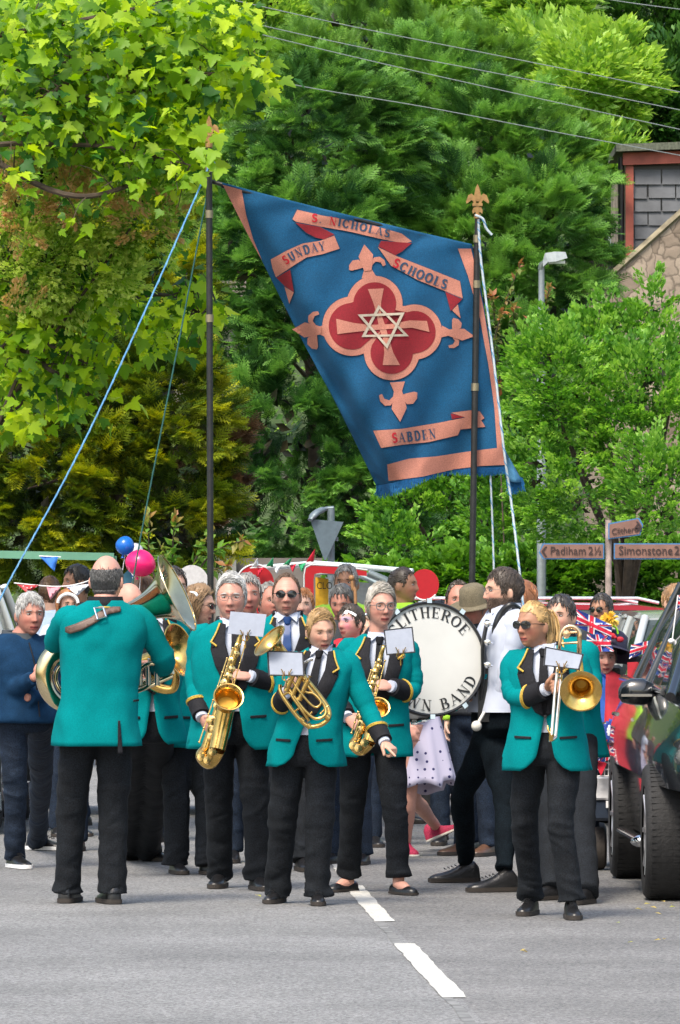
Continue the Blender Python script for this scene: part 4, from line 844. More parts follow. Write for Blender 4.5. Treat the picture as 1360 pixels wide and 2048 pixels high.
# right hand is on the left of the photo for anyone facing us
woman_horn = person('short haired blonde woman in teal jacket with baritone horn, pointing down', 612, 1810, 1.62, yaw=-8, female=True, sh=(640, 1322), head=(641, 1262), hyaw=28, hpitch=14, hroll=-4, eyes=.35,
    armR=dict(elb=(556, 1425), wri=(572, 1385), es=-.6, ws=-1, hd=(.15, -.5, .9), pn=(.9, -.1, -.2), curl=.9), armL=dict(elb=(738, 1425), wri=(768, 1482), es=-.3, ws=-1, hd=(.55, -.5, -.5), pn=(-.3, .3, -.9), point=True),
    legR=dict(ank=(556, 1806)), legL=dict(ank=(634, 1810)), legw=1.22, hair=('swept', 'ash_blonde', (.42, .27, .12)), hlen=.065, vol=1.1, skin='fair', shoe='boot', hem=-.035, cut=.14, jhem=.80, group=GB, brow=(.25, .15, .08))
man_sax = person('white haired man in teal jacket playing the large tenor saxophone', 470, 1780, 1.79, yaw=4, sh=(468, 1268), head=(462, 1196), hyaw=-6, hpitch=4, girth=1.13,
    armR=dict(elb=(386, 1370), wri=(405, 1432), es=.3, ws=-1, hd=(.45, -.35, -.75), pn=(.8, .3, -.1), curl=.55), armL=dict(elb=(560, 1375), wri=(502, 1352), es=-.2, ws=-1, hd=(-.95, -.2, .15), pn=(-.1, .6, -.7), curl=.45),
    legR=dict(ank=(440, 1775)), legL=dict(ank=(515, 1780)), legw=1.12, hair=('swept', 'white', WHT), glasses='thin', skin='pink', brow=(.5, .48, .45), group=GB, vol=1.2)
woman_sax = person('grey bobbed woman with round glasses in teal jacket playing the small alto saxophone', 745, 1788, 1.72, yaw=5, female=True, sh=(755, 1295), head=(761, 1214), hyaw=14, hpitch=3,
    armR=dict(elb=(668, 1385), wri=(694, 1432), es=.4, ws=-1, hd=(.75, -.3, -.6), pn=(.5, .5, -.5), curl=.5), armL=dict(elb=(832, 1390), wri=(782, 1372), es=0, ws=-1, hd=(-.95, -.25, .1), pn=(-.1, .6, -.6), curl=.5),
    legR=dict(ank=(697, 1783), fyaw=-35), legL=dict(ank=(797, 1789), fyaw=30), legw=1.05, slim=False, hair=('swept', 'silver', (.42, .39, .34)), hlen=.07, vol=1.5, glasses='round', skin='pink', shoe='flat', hem=.01, brow=(.3, .25, .22), group=GB, btn=1.05)
man_back = person('balding man seen from behind in teal jacket carrying a tuba on a brown strap', 194, 1810, 1.86, yaw=186, sh=(208, 1232), head=(213, 1160), hyaw=-18, hpitch=-3, girth=.96, noface=True,
    armL=dict(elb=(96, 1298), wri=(165, 1345), es=1, ws=1, wy=.42), armR=dict(elb=(338, 1330), wri=(300, 1345), es=1, ws=1, wy=.40),
    legL=dict(ank=(134, 1806), fyaw=170), legR=dict(ank=(224, 1808), fyaw=196), legw=1.12, hair=('balding', 'dark_grey', (.09, .09, .09)), skin='pink', jhem=.80, group=GB, shoe='boot')
woman_tromb = person('blonde ponytailed woman in sunglasses and teal jacket holding the trombone', 1095, 1836, 1.71, yaw=-6, female=True, sh=(1090, 1320), head=(1066, 1252), hyaw=-38, hpitch=2, lip=(.5, .12, .10),
    armR=dict(elb=(1022, 1405), wri=(1088, 1378), es=-.3, ws=-1, hd=(.8, -.3, .35), pn=(.2, .3, .9), curl=1.0), armL=dict(elb=(1178, 1400), wri=(1135, 1385), es=-.1, ws=-1, hd=(-.7, -.4, .4), pn=(-.3, .6, -.3), curl=.9),
    legR=dict(ank=(1062, 1830), knee=(1050, 1640)), legL=dict(ank=(1142, 1838), knee=(1120, 1640)), legw=1.05, hair=('pony', 'honey_blonde', (.52, .33, .13)), glasses='sunwide', skin='tan', shoe='boot', hem=.01, group=GB, cut=.13, brow=(.2, .12, .06), jhem=.775)
band_behind = person('dark haired player in teal jacket standing half hidden behind the trombone woman', 1140, 1805, 1.66, yaw=-38, sh=(1124, 1300), head=(1122, 1235), hyaw=10, legR=dict(ank=(1105, 1800)), legL=dict(ank=(1172, 1808)), armL=dict(elb=(1188, 1395), wri=(1150, 1400), es=-.4, ws=-1),
    hair=('short', 'dark', (.035, .03, .028)), legw=1.25, group=GB, jhem=.80, lod=1, d=35.6)
woman_clip = person('brown haired woman in teal jacket turned right, white clip in her hair', 375, 1750, 1.70, yaw=30, female=True, sh=(372, 1270), head=(398, 1212), hyaw=45, hpitch=8, glasses='sun', legR=dict(ank=(352, 1748)), legL=dict(ank=(418, 1750)),
    armL=dict(elb=(420, 1360), wri=(400, 1330), es=.5), hair=('bob', 'light_brown', (.26, .16, .08)), hlen=.11, legw=1.25, group=GB, lod=0, d=38.2, girth=1.1)
man_mid = person('man in aviator sunglasses with blue satin tie and teal jacket facing us', 573, 1738, 1.85, yaw=0, sh=(575, 1255), head=(573, 1192), hyaw=0, top='band', vw=.085, hair=('receding', 'cropped_brown', (.13, .08, .05)), hlen=.02, vol=.6, scalp=((.25, .14, .09), .5),
    glasses='sun', beard=((.22, .13, .09), .55), tiem=mat('blue_satin', (.012, .045, .16), .35, var=.1), skin='pink', d=39, group='people standing behind the front row', legR=dict(ank=(530, 1740)), legL=dict(ank=(605, 1742)))
man_tuba2 = person('player in teal jacket mostly hidden behind the tuba and its bell', 292, 1725, 1.72, yaw=15, sh=(300, 1260), head=(345, 1178), hyaw=10, hair=('short', 'dark', (.035, .03, .028)), lod=1, group=GB, d=37.6, legw=1.2, jhem=.80,
    armR=dict(elb=(262, 1360), wri=(320, 1345), es=0, ws=-1), armL=dict(elb=(365, 1340), wri=(330, 1230), es=-.2, ws=-1), legR=dict(ank=(262, 1720), fyaw=-30), legL=dict(ank=(298, 1722), fyaw=40))
drummer = person('bearded young man in white shirt and black trousers turned left to carry the bass drum', 990, 1782, 1.87, yaw=-72, sh=(1010, 1240), head=(1008, 1184), hyaw=-6, hpitch=2, top='shirt', hair=('short', 'dark_brown', (.055, .04, .03)), vol=.75, hlen=.03, beard=((.10, .065, .045), .82), glasses='thin', tie=False,
    armR=dict(elb=(950, 1345), wri=(985, 1425), es=-.6, ws=-.5), armL=dict(elb=(1010, 1370), wri=(972, 1405), es=.2, ws=.6), trm=mat('faded_black_denim', (.004, .007, .010), .9, spec=.08, var=.45, vscale=7, fine=.5, wr=.6), slim=True, legw=.95,
    legR=dict(ank=(1008, 1784), knee=(1010, 1610), fyaw=-72), legL=dict(ank=(932, 1765), knee=(928, 1590), fyaw=-76), shoe='boot', hem=.03, brow=(.04, .03, .02), jhem=.8, d=36.35)
blue_man = person('grey haired man in navy fleece with folded arms at the far left', 52, 1738, 1.79, yaw=28, sh=(40, 1292), head=(60, 1230), hyaw=-6, hpitch=4, top='fleece', topm=mat('blue_fleece', (.008, .032, .075), .9, var=.2, vscale=14, fine=.15, spec=.1, wr=.6), collm=mat('fleece_collar', (.05, .06, .07), .9), trm=NAVY, skin='ruddy',
    hair=('short', 'salt_grey', (.40, .40, .39)), armR=dict(elb=(12, 1392), wri=(74, 1352), es=-1, wy=-.29, hd=(.8, -.1, .55), pn=(.2, .9, -.2), curl=.7), armL=dict(elb=(106, 1388), wri=(56, 1394), es=-1, wy=-.19, nohand=True, hd=(-.9, .3, .1), pn=(0, .9, -.2)), legR=dict(ank=(30, 1736), fyaw=25), legL=dict(ank=(75, 1700), fyaw=60), shoe='trainer', solem=WHITE, brow=(.3, .28, .26), girth=1.08)
# ---------------- lettering ----------------
def arc(cx, cy, rx, ry, a0, a1, n=14): return [(cx+rx*math.cos(math.radians(a0+(a1-a0)*i/n)), cy+ry*math.sin(math.radians(a0+(a1-a0)*i/n))) for i in range(n+1)]
GL = {  # width, strokes (points, width or None = contrast by direction), serif centres
 'C': (.85, [(arc(.46, .5, .38, .47, 42, 318), None), ([(.76, .68), (.76, .95)], .05), ([(.76, .05), (.76, .3)], .05)], []),
 'L': (.75, [([(.22, 0), (.22, 1)], None), ([(.2, .03), (.72, .03)], .06), ([(.70, 0), (.70, .25)], .05)], [(.22, 1), (.16, 0)]),
 'I': (.4, [([(.2, 0), (.2, 1)], None)], [(.2, 1), (.2, 0)]),
 'T': (.8, [([(.4, 0), (.4, 1)], None), ([(.05, .97), (.75, .97)], .06), ([(.07, .75), (.07, 1)], .05), ([(.73, .75), (.73, 1)], .05)], [(.4, 0)]),
 'H': (.95, [([(.22, 0), (.22, 1)], None), ([(.76, 0), (.76, 1)], None), ([(.22, .5), (.76, .5)], .06)], [(.22, 0), (.22, 1), (.76, 0), (.76, 1)]),
 'E': (.78, [([(.22, 0), (.22, 1)], None), ([(.2, .97), (.7, .97)], .06), ([(.2, .5), (.55, .5)], .06), ([(.2, .03), (.72, .03)], .06), ([(.70, 0), (.70, .24)], .05), ([(.68, .76), (.68, 1)], .05), ([(.55, .38), (.55, .62)], .05)], [(.18, 0), (.18, 1)]),
 'R': (.92, [([(.22, 0), (.22, 1)], None), ([(.22, .97), (.45, .97)]+arc(.45, .74, .25, .23, 90, -90, 8)+[(.22, .5)], None), ([(.45, .5), (.82, .02)], .16)], [(.22, 0), (.18, 1), (.84, 0)]),
 'O': (.92, [(arc(.46, .5, .37, .47, 0, 360, 24), None)], []), 'Q': (.9, [], []),
 'W': (1.25, [([(.12, 1), (.40, 0)], .17), ([(.40, 0), (.62, 1)], .06), ([(.58, 1), (.86, 0)], .17), ([(.86, 0), (1.1, 1)], .06)], [(.12, 1), (.6, 1), (1.1, 1)]),
 'N': (.95, [([(.2, 0), (.2, 1)], .06), ([(.16, 1), (.78, 0)], .17), ([(.78, 0), (.78, 1)], .06)], [(.2, 0), (.14, 1), (.78, 1)]),
 'B': (.85, [([(.22, 0), (.22, 1)], None), ([(.22, .97), (.42, .97)]+arc(.42, .75, .23, .22, 90, -90, 8)+[(.22, .53)], None), ([(.42, .53)]+arc(.44, .28, .28, .25, 90, -90, 8)+[(.22, .03)], None)], [(.18, 0), (.18, 1)]),
 'A': (.95, [([(.12, 0), (.46, 1)], .06), ([(.44, 1), (.82, 0)], .17), ([(.24, .35), (.66, .35)], .06)], [(.12, 0), (.82, 0)]),
 'D': (.92, [([(.22, 0), (.22, 1)], None), ([(.22, .97), (.40, .97)]+arc(.40, .5, .38, .47, 90, -90, 12)+[(.22, .03)], None)], [(.18, 0), (.18, 1)]),
 'S': (.72, [(arc(.36, .74, .24, .23, 40, 250, 10)+arc(.36, .27, .27, .24, 80, -140, 10), None), ([(.58, .7), (.58, .95)], .05), ([(.10, .08), (.10, .34)], .05)], []),
 'U': (.9, [([(.2, 1), (.2, .35)]+arc(.46, .32, .26, .29, 180, 360, 8)+[(.72, 1)], None)], [(.2, 1), (.72, 1)]),
 'Y': (.9, [([(.12, 1), (.45, .5)], .15), ([(.8, 1), (.45, .5)], .07), ([(.45, .52), (.45, 0)], None)], [(.12, 1), (.8, 1), (.45, 0)]),
 '.': (.4, [([(.15, .06), (.3, .06)], .14)], []), ' ': (.5, [], [])}
def lettering(name, txt, fn, mats, parent, thick=.19, thin=.07, serif=.34, eps=.00025, cidx=None, gap=.06):
    """fn(u, v, off): u along the line, v height in letter units; returns a world point"""
    mb = MB(); x = 0; o = 0
    for ci, ch in enumerate(txt):
        wd, st, sf = GL[ch]; mb.cur = cidx(ci) if cidx else 0
        for pts, wdt in st+[([(a-serif/2, b+(.02 if b < .5 else -.02)), (a+serif/2, b+(.02 if b < .5 else -.02))], .045) for a, b in sf]:
            if len(pts) == 2: pts = [(lerp(pts[0][0], pts[1][0], k/5), lerp(pts[0][1], pts[1][1], k/5)) for k in range(6)]
            A, B = [], []; o += 1
            for i, (a, b) in enumerate(pts):
                q = pts[min(i+1, len(pts)-1)]; r = pts[max(i-1, 0)]; dx, dy = q[0]-r[0], q[1]-r[1]; L = math.hypot(dx, dy) or 1
                ww = (wdt if wdt else thin+(thick-thin)*abs(dy/L))/2; nx, ny = -dy/L*ww, dx/L*ww
                A.append(fn(x+a+nx, b+ny, (o % 12)*eps)); B.append(fn(x+a-nx, b-ny, (o % 12)*eps))
            n = len(pts); mb.add(A+B, [(k, k+1, n+k+1, n+k) for k in range(n-1)])
        x += wd+gap
    return mb.build(name, mats, parent, smooth=False)
def text_width(t, gap=.06): return sum(GL[c][0]+gap for c in t)-gap
BRASS = mat('lacquered_brass', (.66, .43, .13), .22, metal=1, var=.2, vscale=25, bump=.05, bscale=40)
PALEB = mat('polished_brass', (.66, .55, .34), .13, metal=1, var=.12, vscale=12)
CHROME = mat('chrome', (.75, .76, .78), .1, metal=1, var=.05)
CARDW = mat('music_card', (.28, .31, .38), .6, var=.06)
CARDK = mat('card_holder', (.03, .03, .035), .5)
def tubeN(mb, pts, r, d, n=10, sm=6):
    q = bez([P(a, b, d+(c[0] if c else 0)) for a, b, *c in pts], sm); m = len(q)-1
    if hasattr(r, '__len__'): r = [interp([(i/(len(r)-1), v) for i, v in enumerate(r)], k/m)[0] for k in range(m+1)]
    mb.tube(q, r, n)
def bell(mb, c, axis, R, L, throat, n=36, th=.003):       # flared bell, mouth centre c, axis pointing out of the mouth
    prof = [(throat+(R-throat)*((u)**3.2*.72+u*.10+.18*max(0, (u-.80)/.2)**2), -L*(1-u)) for u in [i/16 for i in range(17)]]
    pin = [(max(r-th, .002), h+(.0 if i else 0)) for i, (r, h) in enumerate(prof)][::-1]
    mb.lathe(prof+[(R+.003, .002), (R+.002, .006), (R-.004, .005)]+pin, c, axis, n)
def music(pr_d, quad, dyc, label, holder=True, lyre=None):
    t = thing('music_card', label, 'music card', P(sum(q[0] for q in quad)/4, max(q[1] for q in quad), pr_d+dyc), 'music cards clipped to the instruments')
    a = [P(x, y, pr_d+dyc+(.03 if i in (0, 1) else 0)) for i, (x, y) in enumerate(quad)]; nrm = (a[1]-a[0]).cross(a[3]-a[0]).normalized()
    if nrm.y > 0: nrm = -nrm
    mb = MB(); mb.poly(a, .003, nrm); mb.build('card', CARDW, t, smooth=False)
    if holder:
        mb = MB(); c = sum(a, Vector())/4; b = [c+(p-c)*1.10 for p in a]; mb.poly(b, .003, -nrm)
        f = [c+(p-c)*1.06 for p in a]; mb.tube([p+nrm*.003 for p in f], .0035, 6, closed=True); mb.build('holder', CARDK, t, smooth=False)
    c0 = (a[2]+a[3])/2; mb = MB()
    for sg in (-1, 1):
        mb.tube(bez([c0+Vector((0, -.004, -.035)), c0+Vector((sg*.022, -.006, -.02)), c0+Vector((sg*.016, -.008, .005)), c0+Vector((sg*.028, -.01, .03))], 4), .003, 5)
        mb.tube([c0+Vector((sg*.012, -.006, .02)), c0+Vector((sg*.008, -.006, -.03))], .0015, 4)
    mb.tube([c0+Vector((0, 0, -.03)), c0+Vector((0, .01, -.07))], .004, 6); mb.build('lyre_clip', BRASS, t)
    return t
# ---------------- saxophones ----------------
def sax(label, d, top, bot, bow, bellp, bc, br, rb=(.014, .036), mouth=None):
    t = thing('saxophone', label, 'saxophone', P(*bot, d))
    T_, B_ = P(*top, d), P(*bot, d-.03); mb = MB(); ax = (B_-T_).normalized(); L = (B_-T_).length; side = ax.cross(Vector((0, 1, 0))).normalized()
    q = [T_.lerp(B_, i/10) for i in range(11)]; mb.tube(q, [lerp(rb[0], rb[1]*.8, i/10) for i in range(11)], 14)
    bw = bez([B_, P(*bow[0], d-.06), P(*bow[1], d-.10), P(*bellp, d-.13)], 6); mb.tube(bw, [lerp(rb[1]*.8, rb[1]*1.15, i/(len(bw)-1)) for i in range(len(bw))], 16)
    c = P(*bc, d-.20); e = bw[-1]; mid = e.lerp(c, .55)+Vector((0, .03, 0)); axb = Vector((.12, -.86, .48)).normalized()
    th = c-axb*br*1.5; q2 = bez([e, e.lerp(th, .5)+Vector((0, .012, 0)), th], 6); mb.tube(q2, [lerp(rb[1]*1.15, br*.62, i/(len(q2)-1)) for i in range(len(q2))], 18, cap=False)
    bell(mb, c, axb, br, br*1.5, br*.62); body = mb.build('tube', BRASS, t)
    ib = MB(); ib.lathe([(0, -br*1.1), (br*.6, -br*1.1)], c, axb, 20); ib.build('bell_throat', mat('bell_inside', (.45, .25, .04), .45, metal=.8), body)
    kb = MB()
    for i in range(13):
        u = .07+.88*i/13; r_ = lerp(rb[0], rb[1], u)*.95+.003; cc = T_.lerp(B_, u)+Vector((0, -r_*1.0, 0))+side*(r_*.55*math.sin(i*2.3))
        kb.lathe([(0, .008), (r_*.45, .008), (r_*.8, .004), (r_*.8, -.004)], cc, Vector((side.x*.4*math.sin(i*2.3), -1, .1)), 12)
        kb.tube([cc+Vector((0, -.008, 0)), cc+side*(r_*1.1)+Vector((0, .0, .0))], .0025, 5)
    for k_, (o, z0, z1) in enumerate(((1.25, .05, .98), (-1.2, .2, .95), (1.05, .35, .9), (-.7, .1, .6))):
        a = T_.lerp(B_, z0)+side*rb[1]*o*.75+Vector((0, -.018, 0)); b = T_.lerp(B_, z1)+side*rb[1]*o+Vector((0, -.026, 0)); kb.tube([a, b], .0035, 6)
        for i in range(7): kb.ball(a.lerp(b, i/6), .0065, 8)
    for i in range(3): cc = bw[8+i*4]+Vector((-.012, -.04, .01)); kb.lathe([(0, .01), (.022, .009), (.026, 0), (.026, -.006)], cc, (-.3, -1, .1), 16)
    kb.build('keys', mat('key_brass', (.72, .50, .20), .18, metal=1, var=.3, vscale=60), t)
    if mouth:
        nb_ = MB(); q = bez([T_, T_+(T_-B_).normalized()*.05, P(*mouth, d+.08)], 6); nb_.tube(q, [lerp(.013, .008, i/(len(q)-1)) for i in range(len(q))], 10); nb_.build('neck', BRASS, t)
        nb_ = MB(); nb_.tube([P(*mouth, d+.08), P(mouth[0]-2, mouth[1]-8, d+.14)], [.010, .007], 10); nb_.build('mouthpiece', BLK, t)
    return t
sax('large gold tenor saxophone held by the white haired man', 35.72, (480, 1276), (412, 1500), [(404, 1512), (420, 1524)], (434, 1500), (457, 1394), .082, (.016, .040), (482, 1262))
sax('small gold alto saxophone held by the woman in round glasses', 35.25, (762, 1310), (714, 1478), [(708, 1490), (722, 1500)], (738, 1484), (757, 1415), .060, (.013, .032), (764, 1300))
music(35.50, [(461, 1223), (533, 1229), (526, 1274), (455, 1267)], 0, 'plain white music card on the tenor saxophone', holder=False)
music(33.85, [(537, 1304), (604, 1306), (606, 1350), (540, 1349)], 0, 'dark framed music card on the baritone horn')
music(35.0, [(770, 1262), (823, 1256), (828, 1303), (775, 1308)], 0, 'white music card with black folder on the alto saxophone')
music(32.5, [(1093, 1296), (1164, 1310), (1156, 1338), (1090, 1330)], 0, 'curling music card clipped to the trombone')
# ---------------- baritone horn ----------------
def horn():
    d = 33.98; t = thing('baritone_horn', 'gold baritone horn held under the arm of the pointing woman', 'brass horn', P(625, 1455, d)); mb = MB(); r = .0105
    tubeN(mb, [(552, 1283, -.02), (575, 1312, .0), (606, 1352, .02), (636, 1388, .03), (655, 1415, .02), (657, 1436, .0), (640, 1450, -.02), (616, 1452, -.02), (594, 1432, -.02), (573, 1404, -.02), (561, 1383, -.01), (560, 1370, 0)], [.02, .016, .015, .014, .013, .0125, .0125, .012, .0115, .011, .0105], d, 12)
    tubeN(mb, [(600, 1352, -.03), (625, 1384, -.04), (648, 1410, -.04), (650, 1430, -.05), (630, 1437, -.05), (607, 1418, -.05), (590, 1395, -.05), (578, 1378, -.04)], .0085, d)
    tubeN(mb, [(585, 1362, -.05), (600, 1384, -.06), (622, 1409, -.06), (634, 1414, -.06), (642, 1404, -.06), (628, 1388, -.05), (612, 1384, -.05), (607, 1374, -.05), (612, 1362, -.05), (598, 1350, -.04)], .0065, d)
    tubeN(mb, [(566, 1392, -.02), (578, 1385, -.04), (590, 1402, -.05), (606, 1424, -.05), (618, 1442, -.04)], .007, d)
    for a, b in (((612, 1437), (624, 1424)), ((640, 1428), (656, 1412)), ((598, 1416), (588, 1425))): tubeN(mb, [(*a, -.04), (*b, -.02)], .005, d)
    for x, y in ((618, 1452), (655, 1434), (604, 1440)): mb.tube([P(x-3, y-3, d-.02), P(x+3, y+3, d-.02)], [.016, .016], 12)
    b0 = mb.build('tubing', BRASS, t)
    mb = MB()
    for i in range(3):
        a = P(588+i*13, 1352+i*9-6, d-.055); b = P(574+i*13, 1382+i*9-4, d-.045)
        mb.tube([a, b], .0135, 14); ax = (a-b).normalized(); mb.lathe([(.0155, 0), (.0155, .01), (.006, .012), (.004, .03), (.011, .032), (.011, .036), (0, .036)], a, ax, 14); mb.lathe([(.0155, 0), (.0155, .012), (0, .014)], b, -ax, 14)
    mb.build('valves', BRASS, t)
    mb = MB(); ax = Vector((-.62, -.30, .62)).normalized(); bell(mb, P(540, 1282, d-.06), ax, .105, .13, .02, 40); mb.build('bell', BRASS, t)
    mb = MB(); tubeN(mb, [(590, 1352, 0), (600, 1330, -.02), (616, 1322, -.03)], .006, d); tubeN(mb, [(612, 1323, -.03), (620, 1319, -.03), (626, 1318, -.03)], [.006, .009, .013], d); mb.build('mouthpiece', CHROME, t)
horn()
# ---------------- trombone ----------------
def trombone():
    d = 32.62; t = thing('trombone', 'gold trombone held upright with its bell turned to us', 'trombone', P(1100, 1480, d)); mb = MB()
    ax = Vector((-.05, -.93, -.30)).normalized(); c = P(1162, 1382, d-.10); bell(mb, c, ax, .104, .16, .022, 44)
    tubeN(mb, [(1160, 1366, .04), (1160, 1340, .045), (1158, 1310, .04)], [.024, .019, .013], d, 14); mb.build('bell', BRASS, t)
    ib = MB(); ib.lathe([(0, -.11), (.030, -.11)], c, ax, 20); ib.build('bell_throat', MATS['bell_inside'], t)
    mb = MB(); tubeN(mb, [(1158, 1312, .03), (1159, 1280, .02), (1158, 1264, .02), (1148, 1254, .02), (1134, 1254, .02), (1124, 1264, .02), (1120, 1285, .02), (1117, 1310, .02), (1114, 1345, -.02)], [.0125, .012, .011, .009, .008], d, 12)
    for y in (1266, 1287): tubeN(mb, [(1122, y, .02), (1158, y-2, .02)], .006, d)
    mb.lathe([(0, .01), (.018, .008), (.022, 0), (.018, -.008)], P(1133, 1268, d), (0, -1, 0), 16); mb.build('tuning_slide', mat('rose_brass', (.86, .60, .36), .15, metal=1), t)
    mb = MB()
    tubeN(mb, [(1114, 1345, -.02), (1108, 1410, -.05), (1103, 1472, -.08)], .0085, d); tubeN(mb, [(1123, 1350, .10), (1117, 1410, .07), (1111, 1472, .03)], .0085, d); tubeN(mb, [(1103, 1472, -.08), (1101, 1482, -.04), (1111, 1474, .03)], .0095, d); mb.build('slide', mat('nickel_slide', (.86, .74, .62), .14, metal=1), t)
    mb = MB(); tubeN(mb, [(1103, 1468, -.08), (1102, 1481, -.07)], .012, d); tubeN(mb, [(1095, 1452, -.07), (1097, 1462, -.08), (1103, 1470, -.08)], .005, d); tubeN(mb, [(1114, 1355, -.02), (1124, 1357, .10)], .006, d); mb.build('slide_end', BRASS, t)
trombone()
# ---------------- tubas ----------------
def tuba():
    d = 34.62; t = thing('tuba', 'large pale brass tuba carried by the balding man seen from behind', 'tuba', P(190, 1440, d)); mb = MB()
    tubeN(mb, [(255, 1245, .02), (190, 1270, .06), (130, 1296, .0), (98, 1318, -.03), (88, 1352, -.04), (100, 1390, -.04), (134, 1412, 0), (190, 1400, .08), (250, 1380, .1), (300, 1362, .06), (345, 1342, .0)], [.055, .056, .054, .050, .046, .042, .036, .030, .026, .022, .018], d, 20)
    b = mb.build('main_bow', PALEB, t)
    mb = MB(); tubeN(mb, [(140, 1318, .02), (116, 1338, .0), (112, 1362, .0), (126, 1384, .0), (160, 1385, .06)], .012, d); tubeN(mb, [(270, 1360, .02), (290, 1330, -.05), (330, 1325, -.05), (345, 1300, 0)], .011, d); tubeN(mb, [(268, 1385, .02), (300, 1372, -.02), (345, 1352, 0)], .012, d)
    mb.build('inner_tubing', PALEB, t)
    mb = MB()
    for i in range(3): a = P(280+i*17, 1330, d-.02); mb.tube([a, a+Vector((0, 0, -.11))], .016, 12); mb.lathe([(.018, 0), (.018, .008), (.005, .01), (.004, .03), (.012, .032), (0, .036)], a, (0, 0, 1), 12)
    mb.build('valves', CHROME, t)
    mb = MB(); ax = Vector((.86, -.16, .40)).normalized(); c = P(353, 1186, d-.12); e = c-ax*.30; bell(mb, c, ax, .222, .30, .062, 48); tubeN(mb, [(255, 1245, .02), (272, 1236, .0), (288, 1224, -.06), (296, 1216, -.07)], [.055, .057, .062], d, 20); mb.build('bell', PALEB, t)
tuba()
def euph():
    d = 37.2; t = thing('euphonium', 'brass euphonium half hidden behind the tuba, bell turned right', 'brass horn', P(330, 1380, d)); mb = MB()
    ax = Vector((.80, -.45, .25)).normalized(); bell(mb, P(358, 1300, d-.1), ax, .155, .26, .04, 40); mb.build('bell', BRASS, t)
    mb = MB(); tubeN(mb, [(318, 1320, .1), (300, 1345, .1), (310, 1372, .1), (345, 1378, .08), (352, 1350, .05), (340, 1320, .05)], [.04, .036, .032, .026, .02, .014], d, 14); mb.build('tubing', BRASS, t)
euph()
# strap and buckle on the back, jacket vents
def can(pr, px, py):
    W, s = pr['W'], 1; x, z = 0., 1.2; X, Z = pr['XP'](px), pr['ZP'](py)
    for _ in range(12):
        w_ = W(x, 0, z); ex = W(x+.01, 0, z)-w_; ez = W(x, 0, z+.01)-w_; det = ex.x*ez.z-ez.x*ex.z; dx, dz = X-w_.x, Z-w_.z
        x += .01*(dx*ez.z-dz*ez.x)/det; z += .01*(ex.x*dz-ex.z*dx)/det
    return x, z
mb_ = man_back; BROWNL = mat('brown_strap', (.10, .055, .04), .5, var=.3, vscale=20)
cp = lambda L: [can(mb_, a, b) for a, b in L]
st = mb_['patch'](cp([(128, 1254), (148, 1247), (178, 1234), (200, 1219), (222, 1213), (238, 1213), (238, 1222), (214, 1227), (190, 1243), (160, 1260), (136, 1267), (128, 1264)]), .034, .008, 'strap', BROWNL, mb_['t'], front=False)
mb = MB(); pt = [mb_['W'](*mb_['surf'](a, b, False, .048)) for a, b in cp([(185, 1216), (203, 1215), (208, 1233), (191, 1238)])]; mb.tube(pt, .007, 8, closed=True); mb.build('buckle', CHROME, st, smooth=False)
mb_['patch'](cp([(232, 1440), (236, 1440), (241, 1506), (231, 1506)]), .035, .003, 'vent', LAPEL, mb_['jk'], front=False)
mb_['patch'](cp([(264, 1399), (276, 1398), (276, 1402), (264, 1403)]), .035, .003, 'pocket', LAPEL, mb_['jk'], front=False)
# woman's hair clip
mb = MB(); mb.tube(bez([P(382, 1184, 38.0), P(390, 1186, 37.98), P(395, 1192, 37.98)], 4), [.012]*4+[.014]*4+[.008], 8, flat=.5); mb.build('hair_clip', WHITE, woman_clip['t'])
mb = MB(); mb.ball(P(732, 1229, 35.38), .008); mb.build('earring', CHROME, woman_sax['t'])
B_ = blue_man; B_['sline']([(0, .90), (0, 1.1), (0, 1.3), (0, 1.45)], .036, .004, 'zip', LAPEL, B_['t'])
